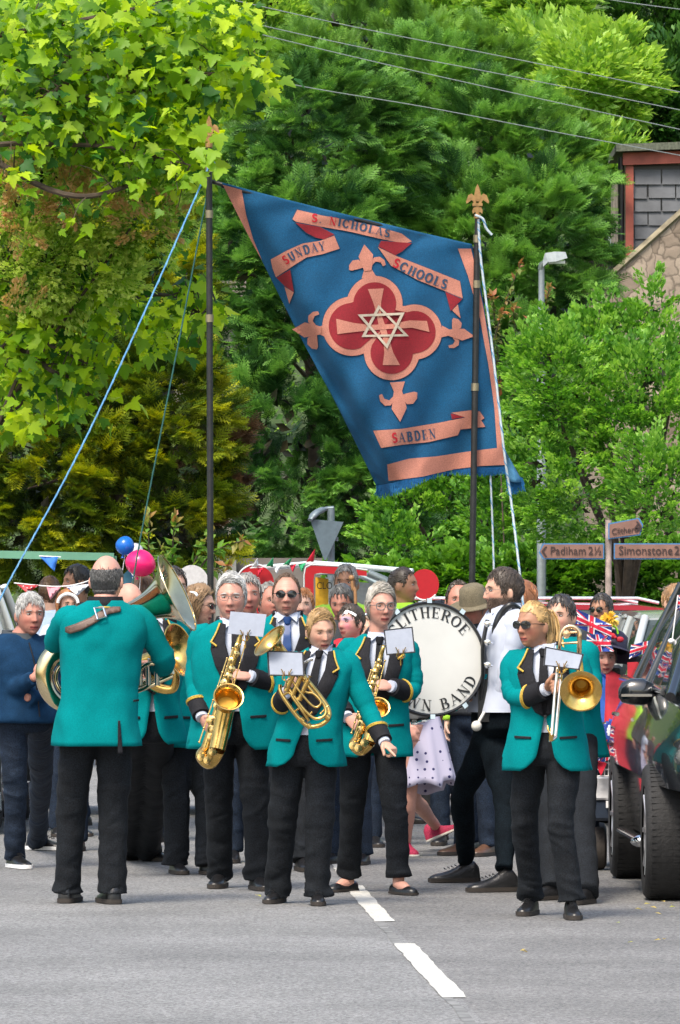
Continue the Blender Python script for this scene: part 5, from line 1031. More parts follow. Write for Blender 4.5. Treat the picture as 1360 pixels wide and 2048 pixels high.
# ---------------- bass drum ----------------
def drum():
    c = P(860, 1318, 36.1); nrm = Vector((.27, -.955, .10)).normalized(); up = (Vector((0, 0, 1))-nrm*nrm.z).normalized(); rt = up.cross(nrm) if up.cross(nrm).x > 0 else nrm.cross(up)
    R_ = .322; t = thing('bass_drum', 'white bass drum lettered in a circle, carried by the bearded man', 'drum', c-up*R_)
    cir = lambda r, h, a: c+rt*(r*math.cos(a))+up*(r*math.sin(a))+nrm*h
    def ring(r, h, n=64): return [cir(r, h, 2*math.pi*i/n) for i in range(n)]
    mb = MB(); mb.loft([ring(R_-.012, -.008), ring(R_-.012, -.36)], cap=False); mb.build('shell', mat('drum_shell', (.50, .51, .50), .3, var=.1, vscale=5), t)
    hm = mat('drum_skin', (.58, .58, .55), .5, var=.08, vscale=3)
    mb = MB(); mb.loft([ring(r, h) for r, h in ((.0005, .001), (R_*.4, .001), (R_*.8, .0), (R_-.012, -.002))], cap=True); hd = mb.build('drum_head', hm, t)
    mb = MB(); mb.loft([ring(.0005, -.365), ring(R_-.012, -.362)], cap=False); mb.build('drum_head', hm, t)
    for h0 in (.0, -.368):
        mb = MB(); mb.loft([ring(R_-.014, h0-.005), ring(R_-.014, h0+.012), ring(R_-.004, h0+.014), ring(R_+.002, h0+.008), ring(R_+.002, h0-.03), ring(R_-.01, h0-.03)], cap=False); mb.build('hoop', BLK, t)
    for i in range(10):
        a = math.radians(18+36*i); mb = MB()
        for h0, sgn in ((.012, 1), (-.355, -1)):
            p = cir(R_+.004, h0, a); u = (p-c-nrm*h0).normalized(); v = nrm.cross(u); mb.box(p, (.028, .026, .024), Matrix((v, u, nrm)).transposed())
        mb.tube([cir(R_+.012, .02, a), cir(R_+.012, -.37, a)], .004, 6); mb.box(cir(R_+.002, -.18, a), (.03, .03, .07), Matrix((nrm.cross(u), u, nrm)).transposed()); mb.build('tension_lug', CHROME, t, smooth=False)
    h = .062; INK = mat('lettering_black', (.012, .012, .012), .5)
    tx = 'CLITHEROE'; r0 = R_*.72; tw = text_width(tx, .16)*h
    lettering('lettering', tx, lambda u, v, o: cir(r0+v*h, .0022+o, math.radians(91)+(tw/2-u*h)/(r0+h/2)), INK, hd, gap=.16)
    tx = 'TOWN BAND'; r1 = R_*.91; tw2 = text_width(tx, .16)*h
    lettering('lettering', tx, lambda u, v, o: cir(r1-v*h, .0022+o, math.radians(-86)+(u*h-tw2/2)/(r1-h/2)), INK, hd, gap=.16)
    # beater mark
drum()
# drummer's harness, belt, mitt
D_ = drummer; d0 = D_['d']; mb = MB()
tubeN(mb, [(1040, 1222, -.10), (1022, 1210, -.17), (1003, 1226, -.16), (992, 1252, -.16), (984, 1300, -.14), (972, 1370, -.10)], .020, d0, 8); mb.build('harness_strap', BLK, D_['t'])
mb = MB(); tubeN(mb, [(975, 1240, -.2), (966, 1290, -.22), (966, 1345, -.2), (962, 1400, -.15)], .012, d0, 8)
mb.box(P(972, 1390, d0-.12), (.09, .08, .30), None); hz_ = mb.build('carrier_frame', BLK, D_['t'], smooth=False)
for y_ in (1248, 1285, 1330): mb = MB(); mb.lathe([(0, .02), (.018, .018), (.018, -.01), (.0, -.012)], P(975, y_, d0-.25), (0, -1, 0), 12); mb.tube([P(968, y_-3, d0-.24), P(985, y_+2, d0-.24)], .006, 8); mb.build('clamp', CHROME, hz_)
mb = MB(); mb.loft([[D_['W'](.183*math.cos(a), .128*math.sin(a), z_) for a in [2*math.pi*q/30 for q in range(30)]] for z_ in (.995, 1.035)], cap=False); mb.build('belt', LEATHER, D_['t'])
mb = MB(); mb.tube([P(968, 1425, d0-.25), P(955, 1448, d0-.30)], .009, 8); mb.ball(P(953, 1452, d0-.31), .03); tag(rebase(mb.build('drumstick', mat('felt_beater', (.6, .58, .52), .95))), 'felt headed beater in the drummer\'s hand beside the drum', 'drumstick')
# ---------------- banner ----------------
BD = 42.4
def Zp(x, y): return 380+x/1.8889, 340+y/1.8889
LC = [(0, 120, 48), (.12, 190, 185), (.26, 275, 350), (.48, 400, 600), (.7, 535, 850), (.87, 640, 1060), (1, 705, 1196)]
RC = [(0, 1065, 280), (.1, 1090, 380), (.3, 1118, 560), (.55, 1150, 760), (.8, 1176, 1000), (1, 1195, 1118)]
def yf(x, y):           # depth of the cloth at crop coordinate
    v = max(0, min(1, (y-50-(x-120)*.25)/900)); lx = interp([(r[2], r[1]) for r in LC], y)[0]; e = max(0, x-lx)
    edge = .34*math.exp(-(e/62)**2)*v**.7
    f = .046*math.sin((x*.8-y*.30)/58)*v+.014*math.sin((x+y*.5)/31+1.3)*(.2+v)+.05*math.sin((x-300)/170+y/300)*v
    w_ = .010*math.sin((x*.35+y)/21)*math.exp(-((y-60-(x-120)*.25)/60)**2)
    st_ = -.05*math.exp(-((x-(480+(y-760)*.62))/22)**2)*(y > 620)*min(1, (y-620)/150)
    return edge+f+w_+st_+.35*(x-600)/600
def B3(x, y, off=0.): a, b = Zp(x, y); return P(a, b, BD+yf(x, y)-off)
banner = thing('banner', 'large blue cloth banner with pink cross emblem, hung between two poles', 'banner', P(700, 990, BD))
BLUE = mat('banner_blue', (.003, .082, .19), .9, var=.12, vscale=6, fine=.22, bump=.15, bscale=300, trans=.18, wr=1., wrscale=3.5)
PINK = mat('banner_pink', (.47, .19, .135), .9, var=.10, vscale=8, fine=.15, trans=.1, wr=.9, wrscale=3.5)
RED = mat('banner_red', (.20, .005, .012), .85, var=.12, vscale=8, fine=.2); REDL = mat('banner_red_letter', (.42, .008, .02), .85); BLUEL = mat('banner_blue_letter', (.02, .05, .10), .85); CREAM = mat('banner_cream', (.42, .36, .28), .85, fine=.1)
nv, nu = 110, 90; rows = []
for i in range(nv+1):
    v = i/nv; a = interp([(t_, x_, y_) for t_, x_, y_ in LC], v); b = interp([(t_, x_, y_) for t_, x_, y_ in RC], v); row = []
    for j in range(nu+1):
        u = j/nu; x_ = lerp(a[0], b[0], u); y_ = lerp(a[1], b[1], u); sag = 14*math.sin(math.pi*u)*(1-v)*.3+(-26*math.sin(math.pi*u)+10*math.sin(u*9))*v**3; row.append(B3(x_, y_+sag))
    rows.append(row)
mb = MB(); mb.loft(rows, closed=False); cloth = mb.build('cloth', BLUE, banner); q_ = cloth.modifiers.new('th', 'SOLIDIFY'); q_.thickness = .003; q_.offset = 1
cloth_n = 0
def applique(name, pts, m, off=.006, hole=None, par=None, th=.002):
    bm = bmesh.new(); vs = [bm.verts.new((x, y, 0)) for x, y in pts]; f = bm.faces.new(vs); bmesh.ops.triangulate(bm, faces=bm.faces[:], ngon_method='BEAUTY')
    for _ in range(9):
        le = [e for e in bm.edges if e.calc_length() > 14]
        if not le: break
        bmesh.ops.subdivide_edges(bm, edges=le, cuts=1); bmesh.ops.triangulate(bm, faces=bm.faces[:])
    for v in bm.verts: v.co = B3(v.co.x, v.co.y, off+.003)
    me = bpy.data.meshes.new(name); bm.to_mesh(me); bm.free(); me.materials.append(m); o = link(name, me, par or banner); return o
def smoothp(pts, n=4):
    q = bez([V(*p, 0) for p in pts+[pts[0]]], n)[:-1]; return [(p.x, p.y) for p in q]
def ribbon(pts, m=PINK, off=.006, name='ribbon'):
    applique(name+'_edge', [(lerp(sum(p[0] for p in pts)/len(pts), p[0], 1.0)+dx, p[1]+dy) for p, dx, dy in [(p, 2.0*(1 if p[0] > sum(q[0] for q in pts)/len(pts) else -1), 2.0*(1 if p[1] > sum(q[1] for q in pts)/len(pts) else -1)) for p in pts]], BLUEL, off-.0025)
    return applique(name, pts, m, off)
r_nich = ribbon([(405, 150), (387, 186), (400, 195), (490, 213), (600, 232), (720, 260), (810, 278), (838, 270), (800, 240), (700, 212), (600, 190), (500, 172)])
ribbon([(398, 199), (440, 237), (475, 255), (508, 262), (545, 243), (490, 215)], RED, .0075, 'ribbon_fold')
r_sun = ribbon([(545, 248), (565, 297), (500, 318), (440, 330), (390, 362), (325, 405), (312, 372), (305, 338), (365, 305), (425, 278), (490, 268)])
ribbon([(327, 407), (378, 377), (392, 460), (360, 440)], RED, .0075, 'ribbon_fold'); ribbon([(357, 441), (392, 462), (375, 505)], PINK, .006, 'ribbon_tail')
ribbon([(722, 268), (838, 276), (800, 308), (775, 322), (712, 288)], RED, .0075, 'ribbon_fold')
r_sch = ribbon([(710, 291), (760, 362), (860, 415), (965, 458), (1030, 485), (1020, 420), (900, 372), (775, 323)])
ribbon([(965, 460), (1028, 488), (985, 532)], RED, .0075, 'ribbon_fold'); ribbon([(990, 530), (1012, 508), (1022, 560)], PINK, .006, 'ribbon_tail')
r_sab = ribbon([(692, 985), (800, 978), (940, 955), (1040, 935), (1012, 1002), (900, 1028), (800, 1038), (722, 1050)])
ribbon([(985, 920), (1038, 933), (990, 941)], RED, .0075, 'ribbon_fold'); ribbon([(987, 917), (1060, 908), (1095, 912), (1112, 938), (1100, 945), (1115, 970), (1022, 980), (1040, 935)], PINK, .006, 'ribbon_tail')
applique('border', [(745, 1113), (830, 1090), (930, 1082), (1060, 1062), (1160, 1050), (1192, 1114), (1100, 1118), (1000, 1130), (880, 1158), (750, 1175)], PINK)
applique('border', [(1012, 297), (1062, 297), (1085, 400), (1108, 520), (1128, 640), (1148, 760), (1170, 960), (1190, 1110), (1160, 1050), (1150, 900), (1128, 740), (1095, 560), (1050, 400)], PINK)
applique('border', [(124, 56), (195, 75), (212, 170), (238, 260), (272, 342), (232, 270), (180, 168)], PINK)
# emblem
CIR = [(698, 505, 105), (612, 590, 112), (848, 612, 104), (762, 690, 104)]
def quatre(k):
    cx, cy = 730, 597; out = []
    for i in range(96):
        a = 2*math.pi*i/96; dx, dy = math.cos(a), math.sin(a); best = 0
        for x, y, r in CIR:
            r -= k; ox, oy = cx-x, cy-y; b = ox*dx+oy*dy; c_ = ox*ox+oy*oy-r*r; q = b*b-c_
            if q > 0: best = max(best, -b+math.sqrt(q))
        out.append((cx+dx*best, cy+dy*best))
    return out
applique('emblem_edge', quatre(-2), BLUEL, .0030); applique('emblem_border', quatre(0), PINK, .006); applique('emblem_ground', quatre(24), RED, .0085)
applique('cross', [(672, 450), (732, 447), (722, 500), (722, 545), (735, 580), (752, 640), (768, 690), (793, 737), (728, 737), (734, 690), (730, 640), (715, 600), (705, 545), (692, 500)], PINK, .011)
applique('cross', [(552, 562), (620, 578), (680, 585), (760, 582), (830, 568), (895, 570), (905, 612), (840, 596), (760, 600), (680, 606), (620, 612), (557, 620)], PINK, .0135)
for q, o_ in (([(712, 509), (648, 631), (827, 628)], .0165), ([(633, 546), (811, 538), (745, 675)], .0195)):
    cx, cy = sum(p[0] for p in q)/3, sum(p[1] for p in q)/3
    inn = [(cx+(x-cx)*.80, cy+(y-cy)*.80) for x, y in q]
    for i in range(3):
        j = (i+1) % 3; applique('star', [q[i], q[j], inn[j], inn[i]], CREAM, o_+.0002*i)
def fleur(cx, cy, ang, L, sx=1.):
    pet = [[(-.10, -.25), (-.16, 0), (-.20, .22), (0, .56), (.20, .22), (.16, 0), (.10, -.25)],
           [(-.08, -.22), (-.12, .0), (-.30, .16), (-.46, .10), (-.52, -.06), (-.62, -.02), (-.60, .16), (-.46, .32), (-.26, .32), (-.12, .10)],
           [(.08, -.22), (.12, .0), (.30, .16), (.46, .10), (.52, -.06), (.62, -.02), (.60, .16), (.46, .32), (.26, .32), (.12, .10)],
           [(-.20, -.45), (-.11, -.22), (.11, -.22), (.20, -.45)]]
    a = math.radians(ang); par = None
    for i, p in enumerate(pet):
        if i in (1, 2): p = [(x*.82, y*.8-.13) for x, y in p]
        q = [(cx+L*(x*sx*math.cos(a)+y*math.sin(a)), cy+L*(x*sx*math.sin(a)-y*math.cos(a))) for x, y in p]
        o = applique('fleur' if i == 0 else 'petal', q, PINK, .0078-.0012*i, par=par or banner); par = par or o
fleur(668, 350, -8, 125, 1.1); fleur(788, 868, 176, 150, .95); fleur(462, 605, -88, 135, 1.05); fleur(1005, 618, 98, 125, .9)
def btext(t, path, h, cidx, parent):
    q = bez([V(*p, 0) for p in path], 8); seg = [0]
    for i in range(1, len(q)): seg.append(seg[-1]+(q[i]-q[i-1]).length)
    tw = text_width(t, .22); k = seg[-1]/tw
    def fn(u, v, o):
        s_ = max(0, min(seg[-1]*.9999, u*k)); i = next(j for j in range(1, len(seg)) if seg[j] >= s_); f = (s_-seg[i-1])/(seg[i]-seg[i-1]); p = q[i-1].lerp(q[i], f); tt = (q[i]-q[i-1]).normalized()
        return B3(p.x+tt.y*v*h, p.y-tt.x*v*h, .0125+o)
    lettering('lettering', t, fn, [BLUEL, REDL], parent, thick=.26, thin=.15, serif=.42, cidx=cidx, gap=.22)
btext('S. NICHOLAS', [(458, 194), (560, 212), (660, 232), (752, 255)], 30, lambda i: 1 if i in (0, 3) else 0, r_nich)
btext('SUNDAY', [(362, 358), (410, 330), (450, 314), (512, 302)], 33, lambda i: 1 if i == 0 else 0, r_sun)
btext('SCHOOLS', [(763, 362), (830, 396), (900, 424), (965, 450)], 34, lambda i: 1 if i == 0 else 0, r_sch)
btext('SABDEN', [(765, 1030), (830, 1025), (930, 1012)], 36, lambda i: 1 if i == 0 else 0, r_sab)
# fringe, loose corner, poles
mb = MB(); FR_ = mat('fringe_blue', (.006, .10, .26), .9, var=.3, vscale=80)
for i in range(420):
    u = i/419; x_ = lerp(705, 1195, u); y_ = lerp(1196, 1118, u)+(-26*math.sin(math.pi*u)+10*math.sin(u*9)); L = random.uniform(26, 48)*(1.1-.5*u)
    mb.tube([B3(x_, y_-3, .002), B3(x_+random.uniform(-3, 3), y_+L*.5), B3(x_+random.uniform(-7, 7)-3, y_+L)], [.004, .004, .001], 4)
mb.build('fringe', FR_, banner)
mb = MB(); rr = []
for i in range(9):
    v = i/8; rr.append([B3(lerp(1183, 1192, v)+u*lerp(6, 62, v)-4*math.sin(u*6), lerp(1020, 1165, v)+u*lerp(40, 10, v)+10*math.sin(u*3), -.02-.06*math.sin(u*5+v*2)) for u in [k/8 for k in range(9)]])
mb.loft(rr, closed=False); o = mb.build('loose_corner', mat('banner_lining', (.07, .24, .42), .85, fine=.1, trans=.3), banner); q_ = o.modifiers.new('th', 'SOLIDIFY'); q_.thickness = .003
mb = MB()
for i in range(60): p0 = B3(1195+60*i/59, 1168+8*math.sin(i*.1), -.02); mb.tube([p0, p0+Vector((random.uniform(0, .02), 0, -.04)), p0+Vector((random.uniform(-.01, .03), 0, -.09))], [.004, .004, .001], 4)
mb.build('fringe', FR_, o)
mb = MB(); mb.tube([P(420, 362, BD-.25), P(445, 369, BD-.27)]+[B3(120+945*u/6, 60+236*u/6, -.022) for u in range(0, 7)]+[P(962, 498, BD+.24)], .014, 10); mb.build('crossbar', mat('black_pole', (.014, .015, .015), .4, var=.4, vscale=20, bump=.2), banner)
POLE = MATS['black_pole']; GILT = mat('gilt', (.34, .20, .08), .5, metal=.7, var=.3, vscale=40)
def finial(c, h, par):
    f = MB(); w_ = h*.38
    def pl(pts, th=.012): f.poly([c+Vector((x*w_, -th/2, z*h)) for x, z in pts], th, (0, 1, 0))
    pl([(-.16, .42), (-.30, .62), (-.18, .84), (0, 1.0), (.18, .84), (.30, .62), (.16, .42)], .016)
    for s in (-1, 1): pl([(s*.10, .38), (s*.22, .56), (s*.5, .68), (s*.8, .62), (s*1.0, .42), (s*.96, .34), (s*.72, .40), (s*.5, .46), (s*.36, .40), (s*.28, .26)], .012)
    pl([(-.44, .26), (-.44, .36), (.44, .36), (.44, .26)], .022); pl([(-.14, .0), (-.14, .30), (.14, .30), (.14, .0)], .014)
    for s in (-1, 1): pl([(s*.10, .05), (s*.10, .24), (s*.34, .22), (s*.46, .10), (s*.40, .0), (s*.26, .06)], .010)
    f.lathe([(.024, -.03), (.024, -.005), (.018, 0), (0, .002)], c, (0, 0, 1), 14); return f.build('finial', GILT, par, smooth=False)
def pole(x0, y0, x1, label, dy, hf):
    a = P(x0, y0, BD+dy); b = P(x1, 1180, BD+dy); dirn = (b-a).normalized(); e = a+dirn*((a.z-.02)/-dirn.z); t = thing('banner_pole', label, 'pole', e)
    mb = MB(); mb.tube([a, a+dirn*.3, b, e], [.017, .021, .021, .021], 14); mb.build('pole', POLE, t)
    for u in (.12, .42, 1.1): mb = MB(); q = a+dirn*u; mb.tube([q, q+dirn*.05], .026, 12); mb.build('collar', mat('pole_brass', (.35, .3, .2), .35, metal=.8), t)
    finial(a+Vector((0, 0, .02)), hf, t); return t
pole(418, 292, 421, 'left black banner pole, its gold tip among the leaves', -.30, .18)
pole(955, 434, 944, 'right black banner pole topped by a gold fleur-de-lis', .26, .20)
def rope(name, label, pts, r, m, twist=True, cat='rope'):
    q = bez(pts, 14); mb = MB(); mb.tube(q, r, 6)
    if twist:
        n = int(sum((q[i+1]-q[i]).length for i in range(len(q)-1))/.02); qq = []
        for i in range(n+1):
            u = i/n*(len(q)-1); k = min(int(u), len(q)-2); qq.append(q[k].lerp(q[k+1], u-k)+Vector((math.cos(i*1.1), math.sin(i*1.1), 0))*r*.8)
        mb.cur = 1; mb.tube(qq, r*.55, 4)
    o = mb.build(name, m, None); return tag(rebase(o), label, cat)
RB = mat('blue_rope', (.07, .22, .40), .7, fine=.3); RW = mat('pale_rope', (.36, .42, .45), .7); RB2 = mat('blue_rope_light', (.14, .32, .48), .7); RG = mat('dark_green_cord', (.02, .10, .09), .7)
rope('guy_rope', 'long blue rope running from the left pole down to the left edge', [P(420, 328, BD-.30), P(300, 600, BD-1.2), P(160, 900, BD-2), P(20, 1160, BD-2.6), P(-30, 1260, BD-2.8)], .0058, [RB, RB2])
rope('guy_rope', 'thin dark green cord just left of the left pole', [P(414, 390, BD-.30), P(370, 620, BD-.2), P(315, 900, BD-.1), P(268, 1150, BD), P(262, 1240, BD)], .005, [RG, RG])
rope('guy_rope', 'white and blue twisted rope down the banner\'s right edge', [P(957, 438, BD+.22), P(962, 520, BD+.2), P(985, 700, BD+.1), P(1008, 900, BD), P(1022, 1000, BD), P(1040, 1150, BD-.2), P(1056, 1300, BD-.3)], .008, [RW, RB])
rope('guy_rope', 'short pale cord hanging below the banner\'s bottom right corner', [P(981, 950, BD+.35), P(985, 1050, BD+.35), P(988, 1150, BD+.3), P(990, 1250, BD+.3)], .0065, [RW, RB])
rope('rope_knot', 'loose knotted rope end hanging at the top of the right pole', [P(950, 430, BD+.20), P(966, 438, BD+.2), P(972, 456, BD+.2), P(984, 470, BD+.2)], .0085, [RW, RB])
rope('rope_knot', 'blue rope knot tied round the left pole near its top', [P(414, 328, BD-.33), P(426, 324, BD-.33), P(427, 331, BD-.28), P(414, 325, BD-.28), P(424, 329, BD-.34)], .009, [RB, RW])
# ---------------- people behind the band ----------------
HV = mat('hi_vis_yellow', (.33, .62, .03), .7, var=.05, wr=.5); DKC = mat('dark_cloth', (.02, .024, .03), .85, fine=.3, wr=.6); REDC = mat('red_cloth', (.40, .012, .025), .75, var=.1, wr=.6, wrscale=10)
GREYC = mat('grey_cloth', (.12, .12, .13), .85, wr=.6); BRN = (.13, .07, .035); DRK = (.03, .025, .022); GRY = (.24, .23, .22)
CG = 'onlookers standing behind the band'
def cp_(label, px, feet, h, yaw, head, hair, topm, **k): 
    k.setdefault('trm', NAVY); return person(label, px, feet, h, yaw, lod=1, group=CG, top=k.pop('top', 'tee'), topm=topm, head=head, hair=hair, **k)
cp_('brown haired boy in pale blue shirt seen from behind under the bunting', 100, 1640, 1.58, 165, (99, 1187), ('short', 'brown', BRN), SHIRTB, shoem=mat('blue_trainer', (.03, .10, .25), .5, fine=.3), shoe='trainer', skin='fair', noface=True, d=45, sh=(103, 1240))
cp_('dark haired man in profile left of the balding man', 152, 1650, 1.74, -70, (154, 1166), ('short', 'dark', DRK), DKC, skin='tan', d=46, sh=(150, 1225))
ch = cp_('small child with white headband beside the blue shirted boy', 136, 1660, 1.5, 20, (136, 1212), ('long', 'ginger', (.34, .14, .05)), SHIRT, female=True, d=44, hlen=.12, sh=(136, 1262))
mb = MB(); mb.tube([P(136+20*math.cos(a), 1206-18*math.sin(a), 43.9) for a in [math.pi*i/10 for i in range(11)]], .012, 8); mb.build('headband', WHITE, ch['t'])
cp_('bald pink headed man between the tuba and the balding man', 255, 1712, 1.70, 60, (258, 1204), None, DKC, skin='pink', d=40.5, sh=(258, 1260), noface=True)
cp_('brown haired onlooker glimpsed under the tuba bell', 287, 1690, 1.74, 150, (288, 1190), ('bob', 'brown', BRN), GREYC, d=43, noface=True, sh=(288, 1245), hlen=.08, female=True)
cp_('grey haired smiling man peering over the white haired saxophonist', 500, 1720, 1.80, 10, (494, 1192), ('short', 'grey', GRY), DKC, skin='ruddy', d=39.8, sh=(498, 1258), brow=(.2, .18, .16), vol=1.2)
cp_('man half hidden beside the sunglasses man\'s left ear', 532, 1690, 1.72, 25, (539, 1204), ('receding', 'grey', GRY), DKC, skin='ruddy', d=43, sh=(530, 1262))
cp_('red haired child peeping past the sunglasses man', 604, 1670, 1.6, -5, (606, 1212), ('short', 'ginger', (.34, .14, .05)), REDC, skin='pale', d=44, sh=(604, 1268))
cp_('tousle haired man in yellow hi-vis vest behind the bowed man', 690, 1665, 1.82, -10, (692, 1168), ('short', 'grey', GRY), HV, skin='tan', d=45.5, sh=(690, 1226))
cp_('bowed grey haired man resting against a brass pole', 684, 1690, 1.70, -12, (684, 1206), ('short', 'dark_grey', (.09, .09, .09)), DKC, skin='ruddy', d=43, hpitch=18, sh=(684, 1262), brow=(.1, .08, .07))
rw = cp_('woman with blue face paint and red top, white clips in hair', 700, 1705, 1.60, -25, (702, 1246), ('short', 'dark_brown', (.055, .04, .03)), REDC, skin='pink', d=39.5, female=True, facepaint=True, sh=(700, 1300), hyaw=-20)
mb = MB(); mb.tube(bez([P(694, 1222, 39.25), P(702, 1225, 39.2), P(712, 1231, 39.2)], 4), [.014]*9, 8, flat=.4); mb.tube([P(684, 1232, 39.3), P(692, 1225, 39.2)], [.004, .012], 6); mb.build('hair_clip', WHITE, rw['t'])
cp_('young man in yellow hi-vis shirt in profile beside the red disc', 808, 1660, 1.84, -78 if False else 75, (806, 1172), ('crop', 'dark_brown', (.055, .04, .03)), HV, skin='tan', d=46.5, sh=(806, 1228), scalp=((.10, .07, .05), .7))
cp_('balding man between the drum and the right pole', 912, 1690, 1.78, 5, (917, 1203), ('receding', 'dark_brown', (.055, .04, .03)), DKC, skin='ruddy', d=42.5, sh=(915, 1256), beard=((.2, .1, .07), .4))
hm = cp_('man in olive felt hat stooping behind the drummer', 950, 1712, 1.72, -40, (950, 1218), ('short', 'grey', GRY), DKC, skin='ruddy', d=40.8, hpitch=12, sh=(952, 1270), shoem=mat('brown_leather', (.10, .05, .03), .4), noface=True)
mb = MB(); c = P(948, 1206, 40.72); ax = Vector((-.18, -.25, 1)).normalized(); mb.lathe([(.001, .115), (.05, .12), (.078, .10), (.088, .05), (.094, .0), (.13, -.012), (.165, -.004), (.167, -.010), (.13, -.020), (.09, -.012)], c, ax, 28)
tag(rebase(mb.build('felt_hat', mat('olive_felt', (.13, .11, .07), .95, fine=.2))), 'olive felt hat with a broad brim on the stooping man', 'hat')
cp_('old man\'s pale face just left of the drummer\'s chin', 972, 1705, 1.62, -15, (972, 1242), ('balding', 'grey', GRY), HV, skin='pale', d=41.5, sh=(972, 1292))
cp_('auburn haired onlooker behind the drummer\'s shoulder', 1050, 1690, 1.76, 150, (1049, 1202), ('bob', 'auburn', (.30, .12, .05)), GREYC, d=42.5, noface=True, sh=(1050, 1256), female=True, hlen=.08)
cp_('man in mirrored sunglasses beside the red car', 1205, 1640, 1.68, -30, (1203, 1222), ('short', 'dark', DRK), DKC, skin='tan', glasses='sun', d=47, sh=(1203, 1272))
fh = cp_('person in hooded coat at the right edge', 1352, 1660, 1.72, 40, (1350, 1206), ('short', 'sandy', (.30, .17, .08)), mat('tan_coat', (.22, .14, .08), .9), d=45, sh=(1352, 1262), noface=True)
cp_('dark clothed man behind the bass drum, only body showing', 905, 1680, 1.72, 20, (880, 1240), ('short', 'dark', DRK), NAVY, d=43.5, sh=(900, 1275))
cp_('dark trousered onlooker standing behind the grey bobbed woman', 720, 1690, 1.60, 0, (735, 1262), ('short', 'brown', BRN), DKC, d=42.2, sh=(725, 1310))
cp_('dark clothed onlooker behind the balding bandsman\'s legs', 188, 1700, 1.62, 10, (200, 1262), ('short', 'dark', DRK), DKC, d=41.6, sh=(190, 1300))
# girl in spotted skirt
gt = person('girl in white spotted skirt and red high top shoes walking past', 832, 1705, 1.64, 70, lod=1, female=True, bare_legs=True, top='tee', topm=SHIRT, head=(832, 1290), sh=(832, 1345), hair=('long', 'brown', BRN), d=40.6, skin='pink', jhem=.95,
    legR=dict(ank=(812, 1712), knee=(816, 1600), fyaw=20), legL=dict(ank=(872, 1700), knee=(828, 1598), ky=.02, fyaw=72, fpitch=-22, az=.07), shoe='hightop', shoem=mat('red_canvas', (.30, .012, .05), .8, fine=.3), solem=mat('white_rubber', (.6, .56, .5), .6), legr=1.08, slv=.4)
mb = MB(); rr = []
for i in range(15):
    v = i/14; cx, cz = lerp(836, 850, v), lerp(1405, 1578, v); w_ = lerp(34, 62, v**.8); rr.append([P(cx+w_*math.cos(a)*(1+.07*v*math.sin(a*9)), cz+8*math.sin(a)*v-(14 if math.cos(a) > .6 else 0)*v+4*v*math.sin(a*5), 40.6+w_/318*.8*math.sin(a)*(1+.07*v*math.sin(a*9))) for a in [2*math.pi*q/72 for q in range(72)]])
mb.loft(rr, cap=False)
sk = bpy.data.materials.new('spotted_cotton'); sk.use_nodes = True; n = sk.node_tree.nodes; l = sk.node_tree.links; tc = n.new('ShaderNodeTexCoord'); vo = n.new('ShaderNodeTexVoronoi'); vo.inputs['Scale'].default_value = 20; vo.inputs['Randomness'].default_value = .35
l.new(tc.outputs['Object'], vo.inputs['Vector']); cr = n.new('ShaderNodeValToRGB'); cr.color_ramp.interpolation = 'CONSTANT'; cr.color_ramp.elements[0].color = (.02, .02, .10, 1); cr.color_ramp.elements[1].position = .19; cr.color_ramp.elements[1].color = (.45, .43, .56, 1)
l.new(vo.outputs['Distance'], cr.inputs[0]); l.new(cr.outputs[0], n['Principled BSDF'].inputs['Base Color']); n['Principled BSDF'].inputs['Roughness'].default_value = .9
sko = mb.build('skirt', sk, gt['t']); q_ = sko.modifiers.new('t', 'SOLIDIFY'); q_.thickness = .004
w2 = person('woman in navy skirt and sandals far behind the spotted skirt', 868, 1628, 1.60, 0, lod=1, female=True, bare_legs=True, top='tee', topm=NAVY, head=(872, 1272), sh=(870, 1318), hair=('bob', 'brown', BRN), d=48.5, group=CG, skin='tan', shoe='flat', shoem=mat('navy_sandal', (.02, .03, .08), .6), legL=dict(ank=(880, 1625)), legR=dict(ank=(858, 1622)))
mb = MB(); mb.loft([[P(868+w_*math.cos(a), y_, 48.5+w_/266*.7*math.sin(a)) for a in [2*math.pi*q/30 for q in range(30)]] for y_, w_ in ((1420, 34), (1480, 42), (1588, 50))], cap=False); mb.build('skirt', NAVY, w2['t'])
# brass pole the bowed man leans on
mb = MB(); mb.tube(bez([P(704, 1158, 42.6), P(706, 1180, 42.6), P(712, 1220, 42.6), P(722, 1640, 42.6)], 6), .011, 8); mb.ball(P(703, 1156, 42.6), .02)
tag(rebase(mb.build('walking_staff', mat('staff_wood', (.30, .15, .06), .5))), 'wooden staff upright in front of the bowed man', 'staff')
